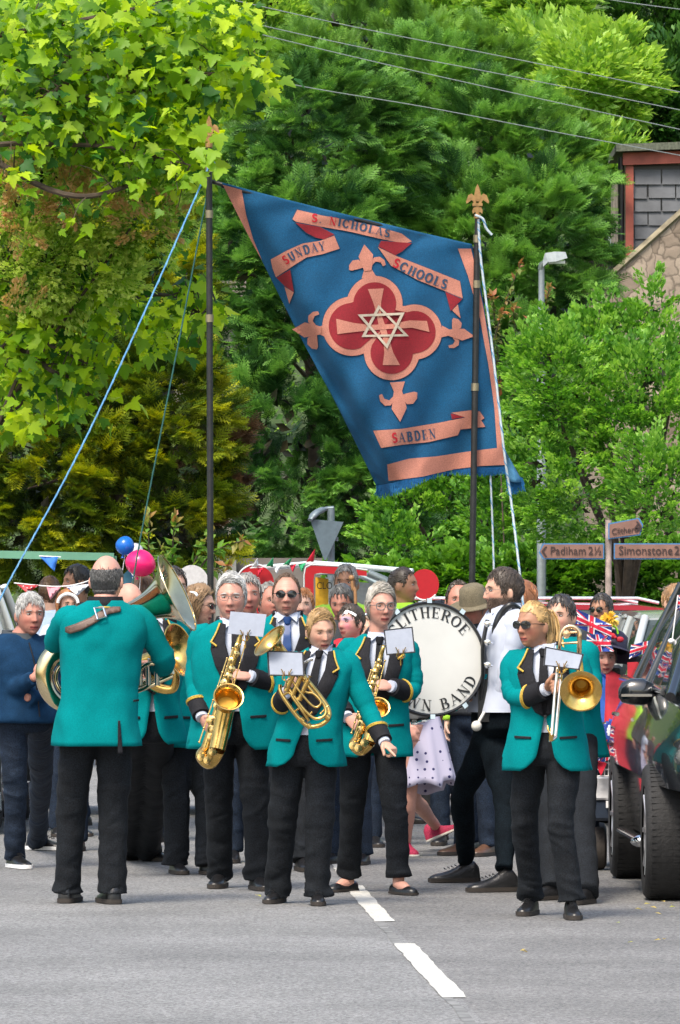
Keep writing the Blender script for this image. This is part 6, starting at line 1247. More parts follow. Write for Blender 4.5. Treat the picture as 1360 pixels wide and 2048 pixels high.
# ---------------- union flags ----------------
UB = mat('flag_blue', (.015, .05, .28), .8); UW = mat('flag_white', (.70, .70, .72), .8); UR = mat('flag_red', (.60, .012, .04), .8)
def union(fn, parent, name='flag'):
    """fn(u, v, off) maps the flag (u 0..2, v 0..1)"""
    mb = MB(); o = [0]
    def quad(pts, mi, k=8):
        o[0] += 1; off = .0012*o[0]; mb.cur = mi; (a, b, c, d) = pts; g = []
        for i in range(k+1):
            for j in range(3): u = i/k; v = j/2; p = lerp(lerp(a[0], b[0], u), lerp(d[0], c[0], u), v), lerp(lerp(a[1], b[1], u), lerp(d[1], c[1], u), v); g.append(fn(min(2, max(0, p[0])), min(1, max(0, p[1])), off))
        mb.add(g, [(i*3+j, (i+1)*3+j, (i+1)*3+j+1, i*3+j+1) for i in range(k) for j in range(2)])
    quad([(0, 0), (2, 0), (2, 1), (0, 1)], 0, 12)
    quad([(0, 0), (.001, .11), (2, 1), (1.999, .89)][0:1]+[(.22, 0), (2, .89), (2, 1)][0:0]+[(2, 1), (1.78, 1), (0, .11)], 1); quad([(0, 0), (.22, 0), (2, .89), (2, 1)], 1)
    quad([(0, 1), (.22, 1), (2, .11), (2, 0)], 1); quad([(0, 1), (0, .89), (1.78, 0), (2, 0)], 1)
    quad([(0, 0), (.14, 0), (2, .93), (2, 1)], 2); quad([(0, 1), (.14, 1), (2, .07), (2, 0)], 2)
    quad([(.83, 0), (1.17, 0), (1.17, 1), (.83, 1)], 1); quad([(0, .33), (2, .33), (2, .67), (0, .67)], 1)
    quad([(.9, 0), (1.1, 0), (1.1, 1), (.9, 1)], 2); quad([(0, .4), (2, .4), (2, .6), (0, .6)], 2)
    return mb.build(name, [UB, UW, UR], parent, smooth=False)
def pxflag(q, d, label, wav=.03, parent=None):   # q: photo corners bl, br, tr, tl
    def fn(u, v, off):
        u /= 2; x = lerp(lerp(q[0][0], q[1][0], u), lerp(q[3][0], q[2][0], u), v); y = lerp(lerp(q[0][1], q[1][1], u), lerp(q[3][1], q[2][1], u), v)
        return P(x, y, d+wav*math.sin(u*7+v*2)-off)
    o = union(fn, parent)
    return o if parent else tag(rebase(o), label, 'flag')
# seated woman in red on a decorated mobility scooter
SD = 39.2
rj = person('woman in red jacket and navy hat seated on the flag covered scooter', 1200, 1800, 1.60, 0, d=SD, rz=-.36, female=True, sh=(1199, 1366), head=(1208, 1316), hyaw=8, hpitch=6, top='open', jackm=REDC, shirtm=mat('blue_top', (.02, .10, .42), .8), tie=False, trm=NAVY, skin='pink', girth=1.3, sw=1.05, vw=.035, btn=1.0, jhem=.86,
    hair=('short', 'dark_grey', (.09, .09, .09)), armR=dict(elb=(1165, 1440), wri=(1182, 1452), es=-.2, ws=-1, hd=(.8, -.4, .1), pn=(.1, .4, -.9)), armL=dict(elb=(1262, 1440), wri=(1222, 1452), es=-.2, ws=-1, hd=(-.8, -.4, .1), pn=(-.1, .4, -.9)), shcuff=False,
    legR=dict(ank=(1180,), knee=(1176, 1540), ky=-.42, az=.42), legL=dict(ank=(1240,), knee=(1244, 1540), ky=-.42, az=.42), noface=False)
ht = thing('sun_hat', 'navy wide brimmed hat with yellow pompom worn by the seated woman', 'hat', P(1222, 1300, SD))
mb = MB(); ax = Vector((.22, .25, 1)).normalized(); c = P(1222, 1296, SD+.03); mb.lathe([(.001, .10), (.06, .105), (.09, .08), (.10, .0), (.15, -.02), (.20, -.035), (.202, -.04), (.15, -.028), (.10, -.01)], c, ax, 36); mb.build('hat_body', mat('navy_straw', (.02, .018, .045), .7, fine=.4, vscale=60), ht)
mb = MB()
for i in range(140):
    v = Vector(rng.normal(size=3)).normalized(); p = P(1219, 1240, SD-.05); mb.tube([p, p+v*.05, p+v*.062+Vector((0, 0, -.006))], [.004, .0035, .001], 4)
mb.build('pompom', mat('yellow_tinsel', (.75, .48, .05), .5, var=.3), ht)
mb = MB(); mb.tube(bez([P(1210, 1262, SD-.06), P(1218, 1250, SD-.08), P(1232, 1256, SD-.08), P(1236, 1268, SD-.08)], 5), .012, 8, flat=.35); mb.build('ribbon', mat('lime_ribbon', (.30, .75, .03), .5), ht)
mb = MB(); mb.ball(P(1222, 1272, SD-.1), (.03, .015, .02)); mb.ball(P(1240, 1279, SD-.1), (.025, .012, .018)); mb.ball(P(1231, 1275, SD-.11), .01); mb.build('bow', REDC, ht)
ft = thing('flag_hat', 'pointed paper hat of union flags above the seated woman\'s face', 'hat', P(1180, 1305, SD-.3)); 
pxflag([(1142, 1248), (1222, 1285), (1224, 1250), (1144, 1214)], SD-.32, '', .03, ft); pxflag([(1172, 1303), (1228, 1303), (1214, 1270), (1174, 1268)], SD-.34, '', .03, ft)
sc_ = thing('mobility_scooter', 'mobility scooter with white bumper, mirrors and a basket of flags', 'scooter', P(1212, 1730, SD-.55)); D0 = SD-.75
def bx(name, x0, y0, x1, y1, d, dep, m, par, bev=.015):
    a = P(x0, y1, d); b = P(x1, y0, d); mb = MB(); w_, h_ = b.x-a.x, b.z-a.z; c = (a+b)/2; r = bev
    def ring(y, k): 
        out = []
        for sx, sz, a0 in ((1, 1, 0), (-1, 1, 90), (-1, -1, 180), (1, -1, 270)):
            for j in range(4): an = math.radians(a0+30*j); out.append(Vector((c.x+sx*(w_/2-r)+math.cos(an)*(r-k), y, c.z+sz*(h_/2-r)+math.sin(an)*(r-k))))
        return out
    mb.loft([ring(d, r*.6), ring(d+r*.6, 0), ring(d+dep-r, 0), ring(d+dep, r*.6)]); return mb.build(name, m, par, split=35)
bx('bumper', 1180, 1553, 1262, 1600, D0, .10, mat('white_gloss', (.62, .62, .63), .3, coat=.5), sc_, .02); bx('footwell', 1182, 1600, 1262, 1642, D0+.02, .9, mat('dark_blue_plastic', (.02, .03, .05), .4), sc_, .03)
bx('number_plate', 1212, 1602, 1228, 1616, D0-.004, .02, WHITE, sc_, .002)
for x_ in (1196, 1252):
    for dd in (.25, 1.0):
        mb = MB(); c = P(x_, 1180, D0+dd); c.z = .13; mb.lathe([(.05, -.05), (.10, -.05), (.125, -.035), (.13, 0), (.125, .035), (.10, .05), (.05, .05)], c, (1, 0, 0), 28); mb.lathe([(0, -.052), (.05, -.045), (.05, .045), (0, .052)], c, (1, 0, 0), 16); mb.build('wheel', SOLE, sc_)
bx('seat', 1168, 1470, 1250, 1500, SD-.25, .5, LEATHER, sc_, .03); bx('backrest', 1172, 1330, 1246, 1475, SD+.22, .08, LEATHER, sc_, .03)
mb = MB(); mb.tube([P(1212, 1600, D0+.15), P(1212, 1500, D0+.12), P(1212, 1450, D0+.2)], .03, 12); mb.tube([P(1180, 1448, D0+.2), P(1245, 1448, D0+.2)], .012, 8); mb.tube([P(1244, 1448, D0+.15), P(1250, 1400, D0+.1)], .007, 6); mb.tube([P(1246, 1450, D0+.15), P(1274, 1452, D0+.05)], .007, 6); mb.build('steering_column', BLK, sc_)
for x_, y_, r_ in ((1257, 1425, .045), (1276, 1446, .035)): mb = MB(); mb.ball(P(x_, y_, D0+.05), (r_, .018, r_*.6), 16); mb.build('mirror', CHROME, sc_)
mb = MB()
for i in range(5):
    z_ = 1500+i*13; mb.tube([P(x, z_, dd) for x, dd in ((1186, D0+.12), (1186, D0-.06), (1240, D0-.06), (1240, D0+.12))], .004, 6, closed=True)
for i in range(8): mb.tube([P(1186+i*7.7, 1500, D0-.06), P(1186+i*7.7, 1552, D0-.06)], .003, 5)
mb.build('basket', WHITE, sc_)
mb = MB(); mb.tube(bez([P(1236, 1500, D0-.08), P(1246, 1460, D0-.09), P(1258, 1428, D0-.08)], 5), .016, 8, flat=.3); mb.build('ribbon', MATS['lime_ribbon'], sc_)
for k, (q, dd) in enumerate((([(1192, 1485), (1236, 1478), (1238, 1448), (1194, 1452)], D0-.10), ([(1190, 1530), (1238, 1512), (1240, 1484), (1192, 1494)], D0-.09))): pxflag(q, dd, 'small union flag draped %s the scooter basket' % ('above' if k == 0 else 'over'))
mb = MB(); mb.poly([P(1188, 1520, D0-.08), P(1214, 1526, D0-.08), P(1202, 1552, D0-.08)], .002, (0, -1, 0)); mb.build('pennant', UR, sc_, smooth=False); mb = MB(); mb.poly([P(1216, 1528, D0-.08), P(1240, 1520, D0-.08), P(1232, 1550, D0-.08)], .002, (0, -1, 0)); mb.build('pennant', UW, sc_, smooth=False)
ro = thing('rosette', 'red white and blue rosette pinned beside the seated woman\'s hands', 'rosette', P(1232, 1478, D0-.15))
for k, (r_, m_, n_) in enumerate(((.078, UB, 22), (.056, UW, 18), (.036, UR, 16), (.02, UW, 10))):
    mb = MB(); c = P(1232, 1462, D0-.15-.006*k); pts = [c+Vector((r_*(1+.09*math.sin(a*n_/2*2))*math.cos(a), .006*math.sin(a*n_), r_*(1+.09*math.sin(a*n_/2*2))*math.sin(a))) for a in [2*math.pi*i/(n_*4) for i in range(n_*4)]]; mb.poly(pts, .004, (0, -1, 0)); mb.build('ruffle', m_, ro, smooth=False)
pxflag([(1258, 1318), (1318, 1296), (1320, 1276), (1262, 1290)], 37.9, 'union flag in front of the silver car windscreen', .02)
bg_ = MB(); bg_.poly([P(1255, 1325, 38.3), P(1306, 1322, 38.3), P(1300, 1400, 38.3), P(1256, 1400, 38.3)], .03, (0, 1, 0)); tag(rebase(bg_.build('shopping_bag', REDC, smooth=False)), 'plain red bag standing between the seated woman and black car', 'bag')
hf = thing('hand_flag', 'small flag on a white stick at the right edge', 'flag', P(1346, 1285, 36.2)); mb = MB(); mb.tube([P(1344, 1285, 36.2), P(1356, 1190, 36.2)], .004, 6); mb.ball(P(1343, 1282, 36.2), (.02, .015, .015)); mb.build('stick', WHITE, hf); pxflag([(1352, 1220), (1390, 1226), (1394, 1196), (1356, 1190)], 36.2, '', .02, hf)
# ---------------- vehicles ----------------
TYRE = mat('tyre', (.014, .014, .015), .8, var=.3, vscale=30, bump=.4, bscale=70); ALLOY = mat('alloy', (.45, .45, .47), .3, metal=.8)
GLS = glass('window_glass', (.03, .05, .05), .03, .72)
def paint(n, c, **k): return mat(n, c, .25, var=.03, vscale=3, spec=.6, coat=1., **k)
def car(label, px, d, yaw, L, Wd, Hh, body_m, belt=.62, hood=.52, roof0=.30, roof1=.93, nose=.16, clear=.22, name='parked_car', rails=False, wr_=.32, mirror=True):
    """built nose along -Y; px is where the car's centre stands"""
    ctr = Vector(((px-680)*d/FP, d, 0)); R = Matrix.Rotation(math.radians(yaw), 3, 'Z'); t = thing(name, label, 'car', ctr)
    hw = Wd/2; F_ = lambda x, u, z: ctr+R @ Vector((x, (u-.5)*L, z))
    def sec(u, zt, w_, zb):     # closed section ring
        pts = []
        for k in range(25):
            a = math.pi*k/24; c_, s_ = math.cos(a), math.sin(a); x = w_*math.copysign(abs(c_)**.35, c_)*(1-.06*max(0, s_-.5)); pts.append(F_(x, u, zb+(zt-zb)*abs(s_)**.45))
        return pts
    st = [(0, .55, .70), (.012, .70, .86), (.04, .80, .94), (.10, .88, .985), (.2, .95, 1), (.30, 1.0, 1), (.6, 1.02, 1), (.85, 1.03, 1), (.95, 1.0, .97), (.985, .9, .93), (1, .75, .85)]
    zb_ = lambda u: clear+(.10 if u < .02 or u > .98 else 0)
    mb = MB(); mb.loft([sec(u, Hh*belt*zt*(1 if u > .3 else lerp(hood/belt, 1, (u/.3)**1.2)), hw*w_*(1-nose*(max(0, .10-u)/.10)**1.6), zb_(u)) for u, zt, w_ in st]); body = mb.build('body', body_m, t, split=60)
    # greenhouse: glass with roof and pillars
    zb2 = Hh*belt*.985; us = [(roof0-.10, zb2, .90), (roof0+.03, Hh-.05, .74), (roof0+.10, Hh-.012, .72), ((roof0+roof1)/2, Hh, .72), (roof1-.12, Hh-.015, .71), (roof1, Hh-.08, .70), (roof1+.045, zb2, .84)]
    def grg(u, z, w_, o=0.): 
        wb = hw*.93; wt = hw*w_
        return [F_(wb+o, u, zb2-.02), F_(lerp(wb, wt, .9)+o, u, lerp(zb2, z, .9)), F_(wt-.03, u, z+o), F_(0, u, z+.02+o), F_(-wt+.03, u, z+o), F_(-lerp(wb, wt, .9)-o, u, lerp(zb2, z, .9)), F_(-wb-o, u, zb2-.02)]
    mb = MB(); mb.loft([grg(max(u, roof0-.1), max(z, zb2), w_) for u, z, w_ in us]); mb.build('windows', GLS, t, split=30)
    mb = MB(); rf = [(u, z, w_) for u, z, w_ in us[1:-1]]; mb.loft([[F_(hw*w_*c_+(.008 if c_ > 0 else -.008), u, z+.012+.02*(1-abs(c_))) for c_ in (-1, -.6, 0, .6, 1)]+[F_(hw*w_*c_, u, z-.03) for c_ in (1, 0, -1)] for u, z, w_ in rf]); mb.build('roof', body_m, t, split=50)
    for sx in (-1, 1):
        for (u0, u1, nm) in ((roof0-.10, roof0+.03, 'pillar'), (roof0+.26, roof0+.26, 'pillar'), (roof0+.48, roof0+.47, 'pillar'), (roof1+.045, roof1-.03, 'pillar')):
            zt = Hh-.03; wt = hw*.725; mb = MB(); a = F_(sx*(hw*.935), u0, zb2-.02); b = F_(sx*wt, u1, zt); mb.tube([a, a.lerp(b, .5)+R @ Vector((sx*.012, 0, 0)), b], .030, 8); mb.build(nm, body_m, t)
        mb = MB(); p = F_(sx*(hw+.10), roof0+.0, Hh*belt+.06); 
        if mirror:
            mb.ball(p, (.11, .06, .075), 16, R); mi = mb.build('wing_mirror', BLK, t); mb = MB(); mb.ball(p+R @ Vector((0, -.012, .012)), (.108, .058, .066), 16, R); mb.build('mirror_cap', body_m, mi)
        mb = MB(); mb.ball(F_(sx*(hw*.74), .025, Hh*hood*.86), (.17, .09, .075), 16, R); mb.build('headlight', mat('headlamp', (.55, .58, .6), .08, spec=1), t)
        for u in (.185, .79):
            w = MB(); c = F_(sx*(hw-.11), u, wr_); ax = R @ Vector((sx, 0, 0)); w.lathe([(wr_*.62, -.10), (wr_*.9, -.11), (wr_*.98, -.085), (wr_, -.04), (wr_, .04), (wr_*.98, .085), (wr_*.9, .11), (wr_*.64, .105)], c, ax, 40); wo = w.build('wheel', TYRE, t)
            w = MB(); w.lathe([(0, .07), (.06, .075), (wr_*.55, .06), (wr_*.62, .10), (wr_*.66, .09)], c, ax, 30)
            for k in range(5): a = 2*math.pi*k/5; e = ax.cross(Vector((0, 0, 1))); v = e*math.cos(a)+Vector((0, 0, 1))*math.sin(a); w.tube([c+ax*.085+v*.04, c+ax*.095+v*wr_*.6], .03, 6)
            w.build('rim', ALLOY, wo)
            w = MB(); e = R @ Vector((0, 1, 0)); w.tube([c+ax*.115+e*math.cos(a)*(wr_+.05)+Vector((0, 0, math.sin(a)*(wr_+.05))) for a in [math.pi*(-.05+1.1*k/16) for k in range(17)]], .035, 8); w.build('wheel_arch', BLK, t)
        if rails: mb = MB(); mb.tube([F_(sx*hw*.66, roof0+.06, Hh+.02), F_(sx*hw*.66, roof0+.1, Hh+.06), F_(sx*hw*.66, roof1-.1, Hh+.06), F_(sx*hw*.66, roof1-.03, Hh+.0)], .014, 8); mb.build('roof_rail', mat('rail_silver', (.7, .72, .74), .3, metal=.6), t)
    mb = MB(); mb.box(F_(0, .004, clear+.17), (Wd*.6, .06, .13), R.to_4x4()); mb.build('grille', BLK, t, smooth=False)
    return t
car('red estate car with silver roof rails parked behind the crowd', 1150, 55, 96, 4.5, 1.8, 1.55, paint('red_paint', (.42, .018, .035)), rails=True, belt=.60)
car('silver car with raked windscreen behind the seated woman in red', 1452, 45.5, 3, 4.1, 1.75, 1.52, paint('silver_paint', (.42, .45, .46)), roof0=.32)
car('white car with pale window frame at the left edge', -215, 46, -2, 4.3, 1.78, 1.74, paint('white_paint', (.66, .68, .68)), clear=.28, belt=.66, wr_=.36, roof0=.26)
# dark SUV at the right edge, facing us
def suv():
    t = thing('parked_suv', 'glossy black off-road car at the right edge, wing mirror folded out', 'car', (2.6, 36.4, 0)); BP = paint('black_paint', (.006, .007, .009))
    sl_ = lambda y: lerp(1.655, 1.59, (y-35)/2.65)                 # line of the tyre sides
    prof = [(.10, .30), (.07, .50), (.065, .62), (.0, .67), (-.008, .76), (.0, .88), (.03, .96), (.075, 1.06), (.13, 1.14)]
    st = [(33.95, .62, .78), (34.02, .48, .95), (34.2, .34, 1.0), (34.5, .20, 1.02), (34.8, .11, 1.05), (35.3, .03, 1.08), (35.6, .01, 1.12), (36.2, 0, 1.14), (37.0, 0, 1.15), (37.7, -.01, 1.16), (38.2, .05, 1.15), (38.62, .16, 1.12), (38.7, .3, 1.0)]
    mb = MB(); rings = []
    for y, ins, zt in st:
        L_ = [(sl_(y)+ins*(1 if z < .65 else .42)+x, y, .30+(z-.30)*(zt-.30)/.84) for x, z in prof]; xr = sl_(y)+1.90; rings.append([V(*p) for p in L_]+[V(lerp(L_[-1][0], xr-ins-.13, k/6), y, L_[-1][2]+.05*math.sin(math.pi*k/6)*min(1, (y-33.9)/1.2)) for k in range(1, 6)]+[V(2*(sl_(y)+.95)-p[0], p[1], p[2]) for p in L_[::-1]])
    mb.loft(rings); b = mb.build('body', BP, t, split=40)
    # greenhouse
    gs = [(35.15, 1.13, 0), (35.75, 1.52, .18), (36.15, 1.70, .27), (36.8, 1.76, .29), (38.0, 1.74, .29), (38.4, 1.66, .27), (38.62, 1.14, .10)]
    def gr(y, z, i, o): x0 = sl_(y)+.13; return [V(x0-o, y, 1.12), V(lerp(x0, sl_(y)+i, .5)-o-.01, y, lerp(1.12, z, .5)), V(sl_(y)+i-o, y, z-.03), V(sl_(y)+i+.08, y, z+o), V(sl_(y)+.95, y, z+.02+o), V(sl_(y)+1.90-i-.08, y, z+o), V(sl_(y)+1.90-i+o, y, z-.03), V(sl_(y)+1.90-.13+o, y, 1.12)]
    mb = MB(); mb.loft([gr(y, z, i+.13, 0) for y, z, i in gs]); mb.build('windows', GLS, t, split=30)
    mb = MB(); mb.loft([gr(y, z, i+.13, .014)[2:7] for y, z, i in gs[2:6]], closed=False); o = mb.build('roof', BP, t); 
    for sx in (0, 1):
        X = lambda y, dx: sl_(y)+dx if sx == 0 else sl_(y)+1.90-dx
        for pts in ([(34.95, .135, 1.10), (35.45, .25, 1.36), (35.8, .31, 1.55), (36.15, .39, 1.70)], [(36.75, .13, 1.13), (36.8, .28, 1.45), (36.85, .40, 1.73)], [(37.75, .13, 1.13), (37.75, .28, 1.45), (37.75, .41, 1.72)], [(35.2, .115, 1.125), (36.5, .115, 1.145), (38.5, .115, 1.15)]):
            mb = MB(); mb.tube(bez([V(X(y, a), y, z) for y, a, z in pts], 4), .030 if len(pts) == 4 else .022, 8); mb.build('pillar' if pts[0][2] != 1.125 else 'window_trim', BP if pts[0][2] != 1.125 else CHROME, t)
        # wheels
        for y in (35.0, 37.65):
            c = V(X(y, .105), y, .37); ax = V(-1 if sx == 0 else 1, 0, 0); w = MB(); w.lathe([(.24, -.10), (.33, -.12), (.362, -.10), (.37, -.05), (.37, .05), (.362, .098), (.34, .115), (.25, .11)], c, ax, 48)
            for k in range(64):
                a = 2*math.pi*k/64; v = V(0, math.cos(a), math.sin(a)); 
                for q in (-.06, 0, .06): w.box(c+ax*q+v*.3685, (.050, .024, .004), Matrix((ax, v.cross(ax), v)).transposed())
            wo = w.build('wheel', TYRE, t); w = MB(); w.lathe([(0, .06), (.06, .07), (.22, .05), (.245, .10), (.26, .10)], c, ax, 30)
            for k in range(7): a = 2*math.pi*k/7; v = V(0, math.cos(a), math.sin(a)); w.tube([c+ax*.08+v*.04, c+ax*.09+v*.24], .022, 6)
            w.build('rim', ALLOY, wo)
        mb = MB(); mb.tube([V(X(35.5, .02), 35.5, .30), V(X(37.1, .02), 37.1, .30)], .035, 10, flat=.6); mb.ball(V(X(35.45, .02), 35.45, .30), (.07, .05, .035)); mb.build('side_step', CHROME, t)
        mb = MB(); c = V(X(35.9, .025), 35.88, 1.115); s_ = -1 if sx == 0 else 1
        mb.loft([[c+V(s_*u, 0, 0)+V(0, (.055*w_)*math.cos(a), .075*h_*math.sin(a)+dz) for a in [2*math.pi*k/20 for k in range(20)]] for u, w_, h_, dz in ((-.11, .3, .2, -.03), (-.09, .8, .7, -.01), (-.03, 1, 1, 0), (.04, 1, .98, 0), (.09, .8, .75, -.005), (.11, .3, .3, -.01))]); mi = mb.build('wing_mirror', BP, t)
        mb = MB(); mb.box(c+V(s_*.01, -.052, -.02), (.17, .012, .014)); mb.build('indicator', CHROME, mi, smooth=False); mb = MB(); mb.tube([c+V(-s_*.06, .01, -.05), V(X(35.95, .12), 35.95, 1.08)], .025, 8); mb.build('mirror_arm', BLK, mi)
        mb = MB(); mb.ball(V(X(34.3, .40), 34.22, .84), (.16, .20, .09), 20); hl = mb.build('headlight', mat('lamp_glass', (.35, .38, .40), .05, spec=1, coat=1), t); mb = MB(); mb.ball(V(X(34.2, .40), 34.06, .84), (.05, .04, .05)); mb.build('lamp_bulb', CHROME, hl)
        mb = MB(); mb.tube([V(X(36.95, -.02), 36.9, .97), V(X(36.95, -.035), 37.05, .97)], .013, 8); mb.build('door_handle', CHROME, t)
    mb = MB()
    for i in range(4): mb.box((2.6, 33.95-.01, .62+i*.06), (.9, .03, .02))
    mb.build('grille', CHROME, t, smooth=False); mb = MB(); mb.box((2.6, 34.0, .40), (1.1, .2, .2)); mb.build('bumper', BLK, t, smooth=False)
suv()
# ---------------- parade float with red boards ----------------
FD = 48.0; fl = thing('parade_float', 'parade float with red arch, red frame and red disc behind the band', 'float', P(640, 1632, FD)); RBD = mat('red_board', (.46, .006, .015), .5, var=.06); WBD = mat('white_board', (.55, .54, .55), .6)
mb = MB(); mb.poly([P(x, y, FD) for x, y in [(474, 1400), (474, 1165)]+[(511+37*math.cos(a), 1166-36*math.sin(a)) for a in [math.pi-math.pi*i/20 for i in range(21)]]+[(548, 1400)]], .02, (0, 1, 0)); o = mb.build('arch_board', RBD, fl, smooth=False)
mb = MB(); mb.tube([P(511+38*math.cos(a), 1166-37*math.sin(a), FD) for a in [math.pi-math.pi*i/20 for i in range(14)]], .006, 6); mb.build('edge_trim', WHITE, o)
mb = MB(); mb.poly([P(x, y, FD+.3) for x, y in [(350, 1400), (350, 1180)]+[(384+34*math.cos(a), 1168-38*math.sin(a)) for a in [math.pi-math.pi*i/20 for i in range(21)]]+[(418, 1400)]], .02, (0, 1, 0)); mb.build('arch_board', WBD, fl, smooth=False)
mb = MB(); c = [P(849+29*math.cos(a), 1169-31*math.sin(a), FD-.3) for a in [2*math.pi*i/36 for i in range(36)]]; mb.poly(c, .02, (0, 1, 0)); o = mb.build('round_board', RBD, fl, smooth=False); mb = MB(); mb.tube(c[22:33], .006, 6); mb.build('edge_trim', WHITE, o)
mb = MB(); mb.tube([P(849, 1200, FD-.28), P(849, 1480, FD-.28)], .03, 8); mb.build('board_post', WBD, fl)
mb = MB(); pts = [(610, 1400), (610, 1150), (612, 1137), (622, 1131), (680, 1134), (733, 1142), (734, 1152), (700, 1150), (640, 1146), (629, 1148), (627, 1160), (630, 1400)]; mb.poly([P(x, y, FD-.1) for x, y in pts], .03, (0, 1, 0)); o = mb.build('frame_board', RBD, fl, smooth=False)
mb = MB(); mb.tube([P(608, 1300, FD-.1), P(608, 1150, FD-.1), P(611, 1135, FD-.1), P(622, 1129, FD-.1), P(680, 1132, FD-.1), P(735, 1140, FD-.1)], .004, 6); mb.build('edge_trim', WHITE, o)
GM = mat('grey_metal', (.22, .26, .27), .4, metal=.4); mb = MB(); mb.tube([P(628, 1127, FD+.1), P(700, 1132, FD+.1), P(826, 1143, FD-.1)], .022, 8); mb.tube([P(500, 1138, FD+.1), P(628, 1127, FD+.1)], .022, 8); mb.build('top_rail', mat('rail_pale', (.55, .62, .64), .4), fl)
mb = MB(); rr = []
for i in range(13):
    u = i/12; rr.append([P(x, y, FD+dd) for x, y, dd in ((lerp(632, 792, u), lerp(1146, 1196, u**2.4)-6*math.sin(u*3), .1), (lerp(640, 800, u), lerp(1140, 1188, u**2.4)-8*math.sin(u*3), 1.6))])
mb.loft(rr, closed=False); o = mb.build('canopy', mat('canopy_grey', (.30, .36, .36), .5), fl); q_ = o.modifiers.new('t', 'SOLIDIFY'); q_.thickness = .02
mb = MB(); mb.tube([P(736, 1146, FD), P(770, 1160, FD), P(796, 1196, FD), P(800, 1240, FD)], .03, 10); mb.build('canopy_edge', GM, fl)
mb = MB(); mb.poly([P(645, 1160, FD+1.5), P(780, 1168, FD+1.5), P(790, 1300, FD+1.5), P(645, 1300, FD+1.5)], .03, (0, 1, 0)); mb.build('rear_panel', mat('pale_panel', (.42, .45, .45), .5), fl, smooth=False)
mb = MB(); mb.poly([P(631, 1154, FD+.3), P(657, 1158, FD+.3), P(657, 1260, FD+.3), P(631, 1260, FD+.3)], .01, (0, 1, 0)); ys = mb.build('notice', mat('yellow_board', (.70, .40, .02), .6), fl, smooth=False)
mb = MB(); mb.box(P(640, 1440, FD+.8), (4.4, 1.9, .16)); mb.build('platform', WBD, fl, smooth=False)
for x_ in (460, 820):
    for dd in (.1, 1.5): mb = MB(); c = P(x_, 1180, FD+dd); c.z = .33; mb.lathe([(.18, -.09), (.31, -.09), (.33, 0), (.31, .09), (.18, .09)], c, (0, 1, 0), 28); mb.lathe([(0, -.08), (.19, -.08), (.19, .08), (0, .08)], c, (0, 1, 0), 16); mb.build('wheel', TYRE, fl)
def textmesh(s, size, fn, m, name='lettering', parent=None):
    cu = bpy.data.curves.new('t', 'FONT'); cu.body = s; cu.size = size; cu.extrude = .002; cu.resolution_u = 3; o = bpy.data.objects.new('t', cu); C.objects.link(o); dg = bpy.context.evaluated_depsgraph_get(); me = bpy.data.meshes.new_from_object(o.evaluated_get(dg)); bpy.data.objects.remove(o)
    for v in me.vertices: v.co = fn(v.co.x, v.co.y, v.co.z)
    me.materials.clear(); me.materials.append(m); me.name = name; return link(name, me, parent)
textmesh('CLOSED', .075, lambda x, y, z: P(633, 1178, FD+.27)+Vector((x*.30/.32*.85, -z, y)), BLK, parent=ys)
def bunting(label, path, d, flags, name='bunting'):
    t = thing(name, label, 'bunting', P(*path[0], d)); q = bez([P(*p, d) for p in path], 8); mb = MB(); mb.tube(q, .004, 5); mb.build('string', WHITE, t)
    for u, w_, h_, m_, tilt in flags:
        i = min(int(u*(len(q)-1)), len(q)-2); a = q[i].lerp(q[i+1], u*(len(q)-1)-i); dr = (q[i+1]-q[i]).normalized(); b = a+dr*w_; tip = (a+b)/2+Vector((tilt, -.03, -h_)); g = []
        for r in range(5): 
            for k in range(5): v = r/4; x = k/4; p = a.lerp(b, x).lerp(tip, v); g.append(p+Vector((0, .015*math.sin(v*5+x*4), 0)))
        mb = MB(); mb.add(g, [(r*5+k, r*5+k+1, (r+1)*5+k+1, (r+1)*5+k) for r in range(4) for k in range(4)]); o = mb.build('pennant', m_, t); s_ = o.modifiers.new('t', 'SOLIDIFY'); s_.thickness = .002
    return t
def spots(name, c0, c1, sc_):
    m = bpy.data.materials.new(name); m.use_nodes = True; n = m.node_tree.nodes; l = m.node_tree.links; tc = n.new('ShaderNodeTexCoord'); v = n.new('ShaderNodeTexVoronoi'); v.inputs['Scale'].default_value = sc_; v.inputs['Randomness'].default_value = .2; l.new(tc.outputs['Object'], v.inputs['Vector'])
    r = n.new('ShaderNodeValToRGB'); r.color_ramp.interpolation = 'CONSTANT'; r.color_ramp.elements[0].color = (*c1, 1); r.color_ramp.elements[1].position = .25; r.color_ramp.elements[1].color = (*c0, 1); l.new(v.outputs['Distance'], r.inputs[0]); l.new(r.outputs[0], n['Principled BSDF'].inputs['Base Color']); return m
SPR = spots('red_spotted', (.45, .02, .03), (.8, .7, .7), 34); SPB = spots('blue_spotted', (.72, .74, .8), (.03, .08, .4), 22); GRN = mat('flag_green', (.02, .30, .12), .8)
bunting('spotted bunting strung below the green beam at left', [(28, 1166), (110, 1173), (160, 1167), (205, 1150)], 43.6, [(.02, .16, .06, SPR, 0), (.26, .10, .09, mat('flag_pinkish', (.6, .25, .3), .8), -.02), (.45, .17, .07, SPB, 0), (.72, .16, .11, mat('flag_navy', (.012, .016, .04), .8), .03)])
bunting('single blue pennant hanging from the green beam', [(78, 1112), (100, 1113), (122, 1114)], 43.7, [(.0, .13, .10, mat('flag_bright_blue', (.03, .16, .55), .8), .04)])
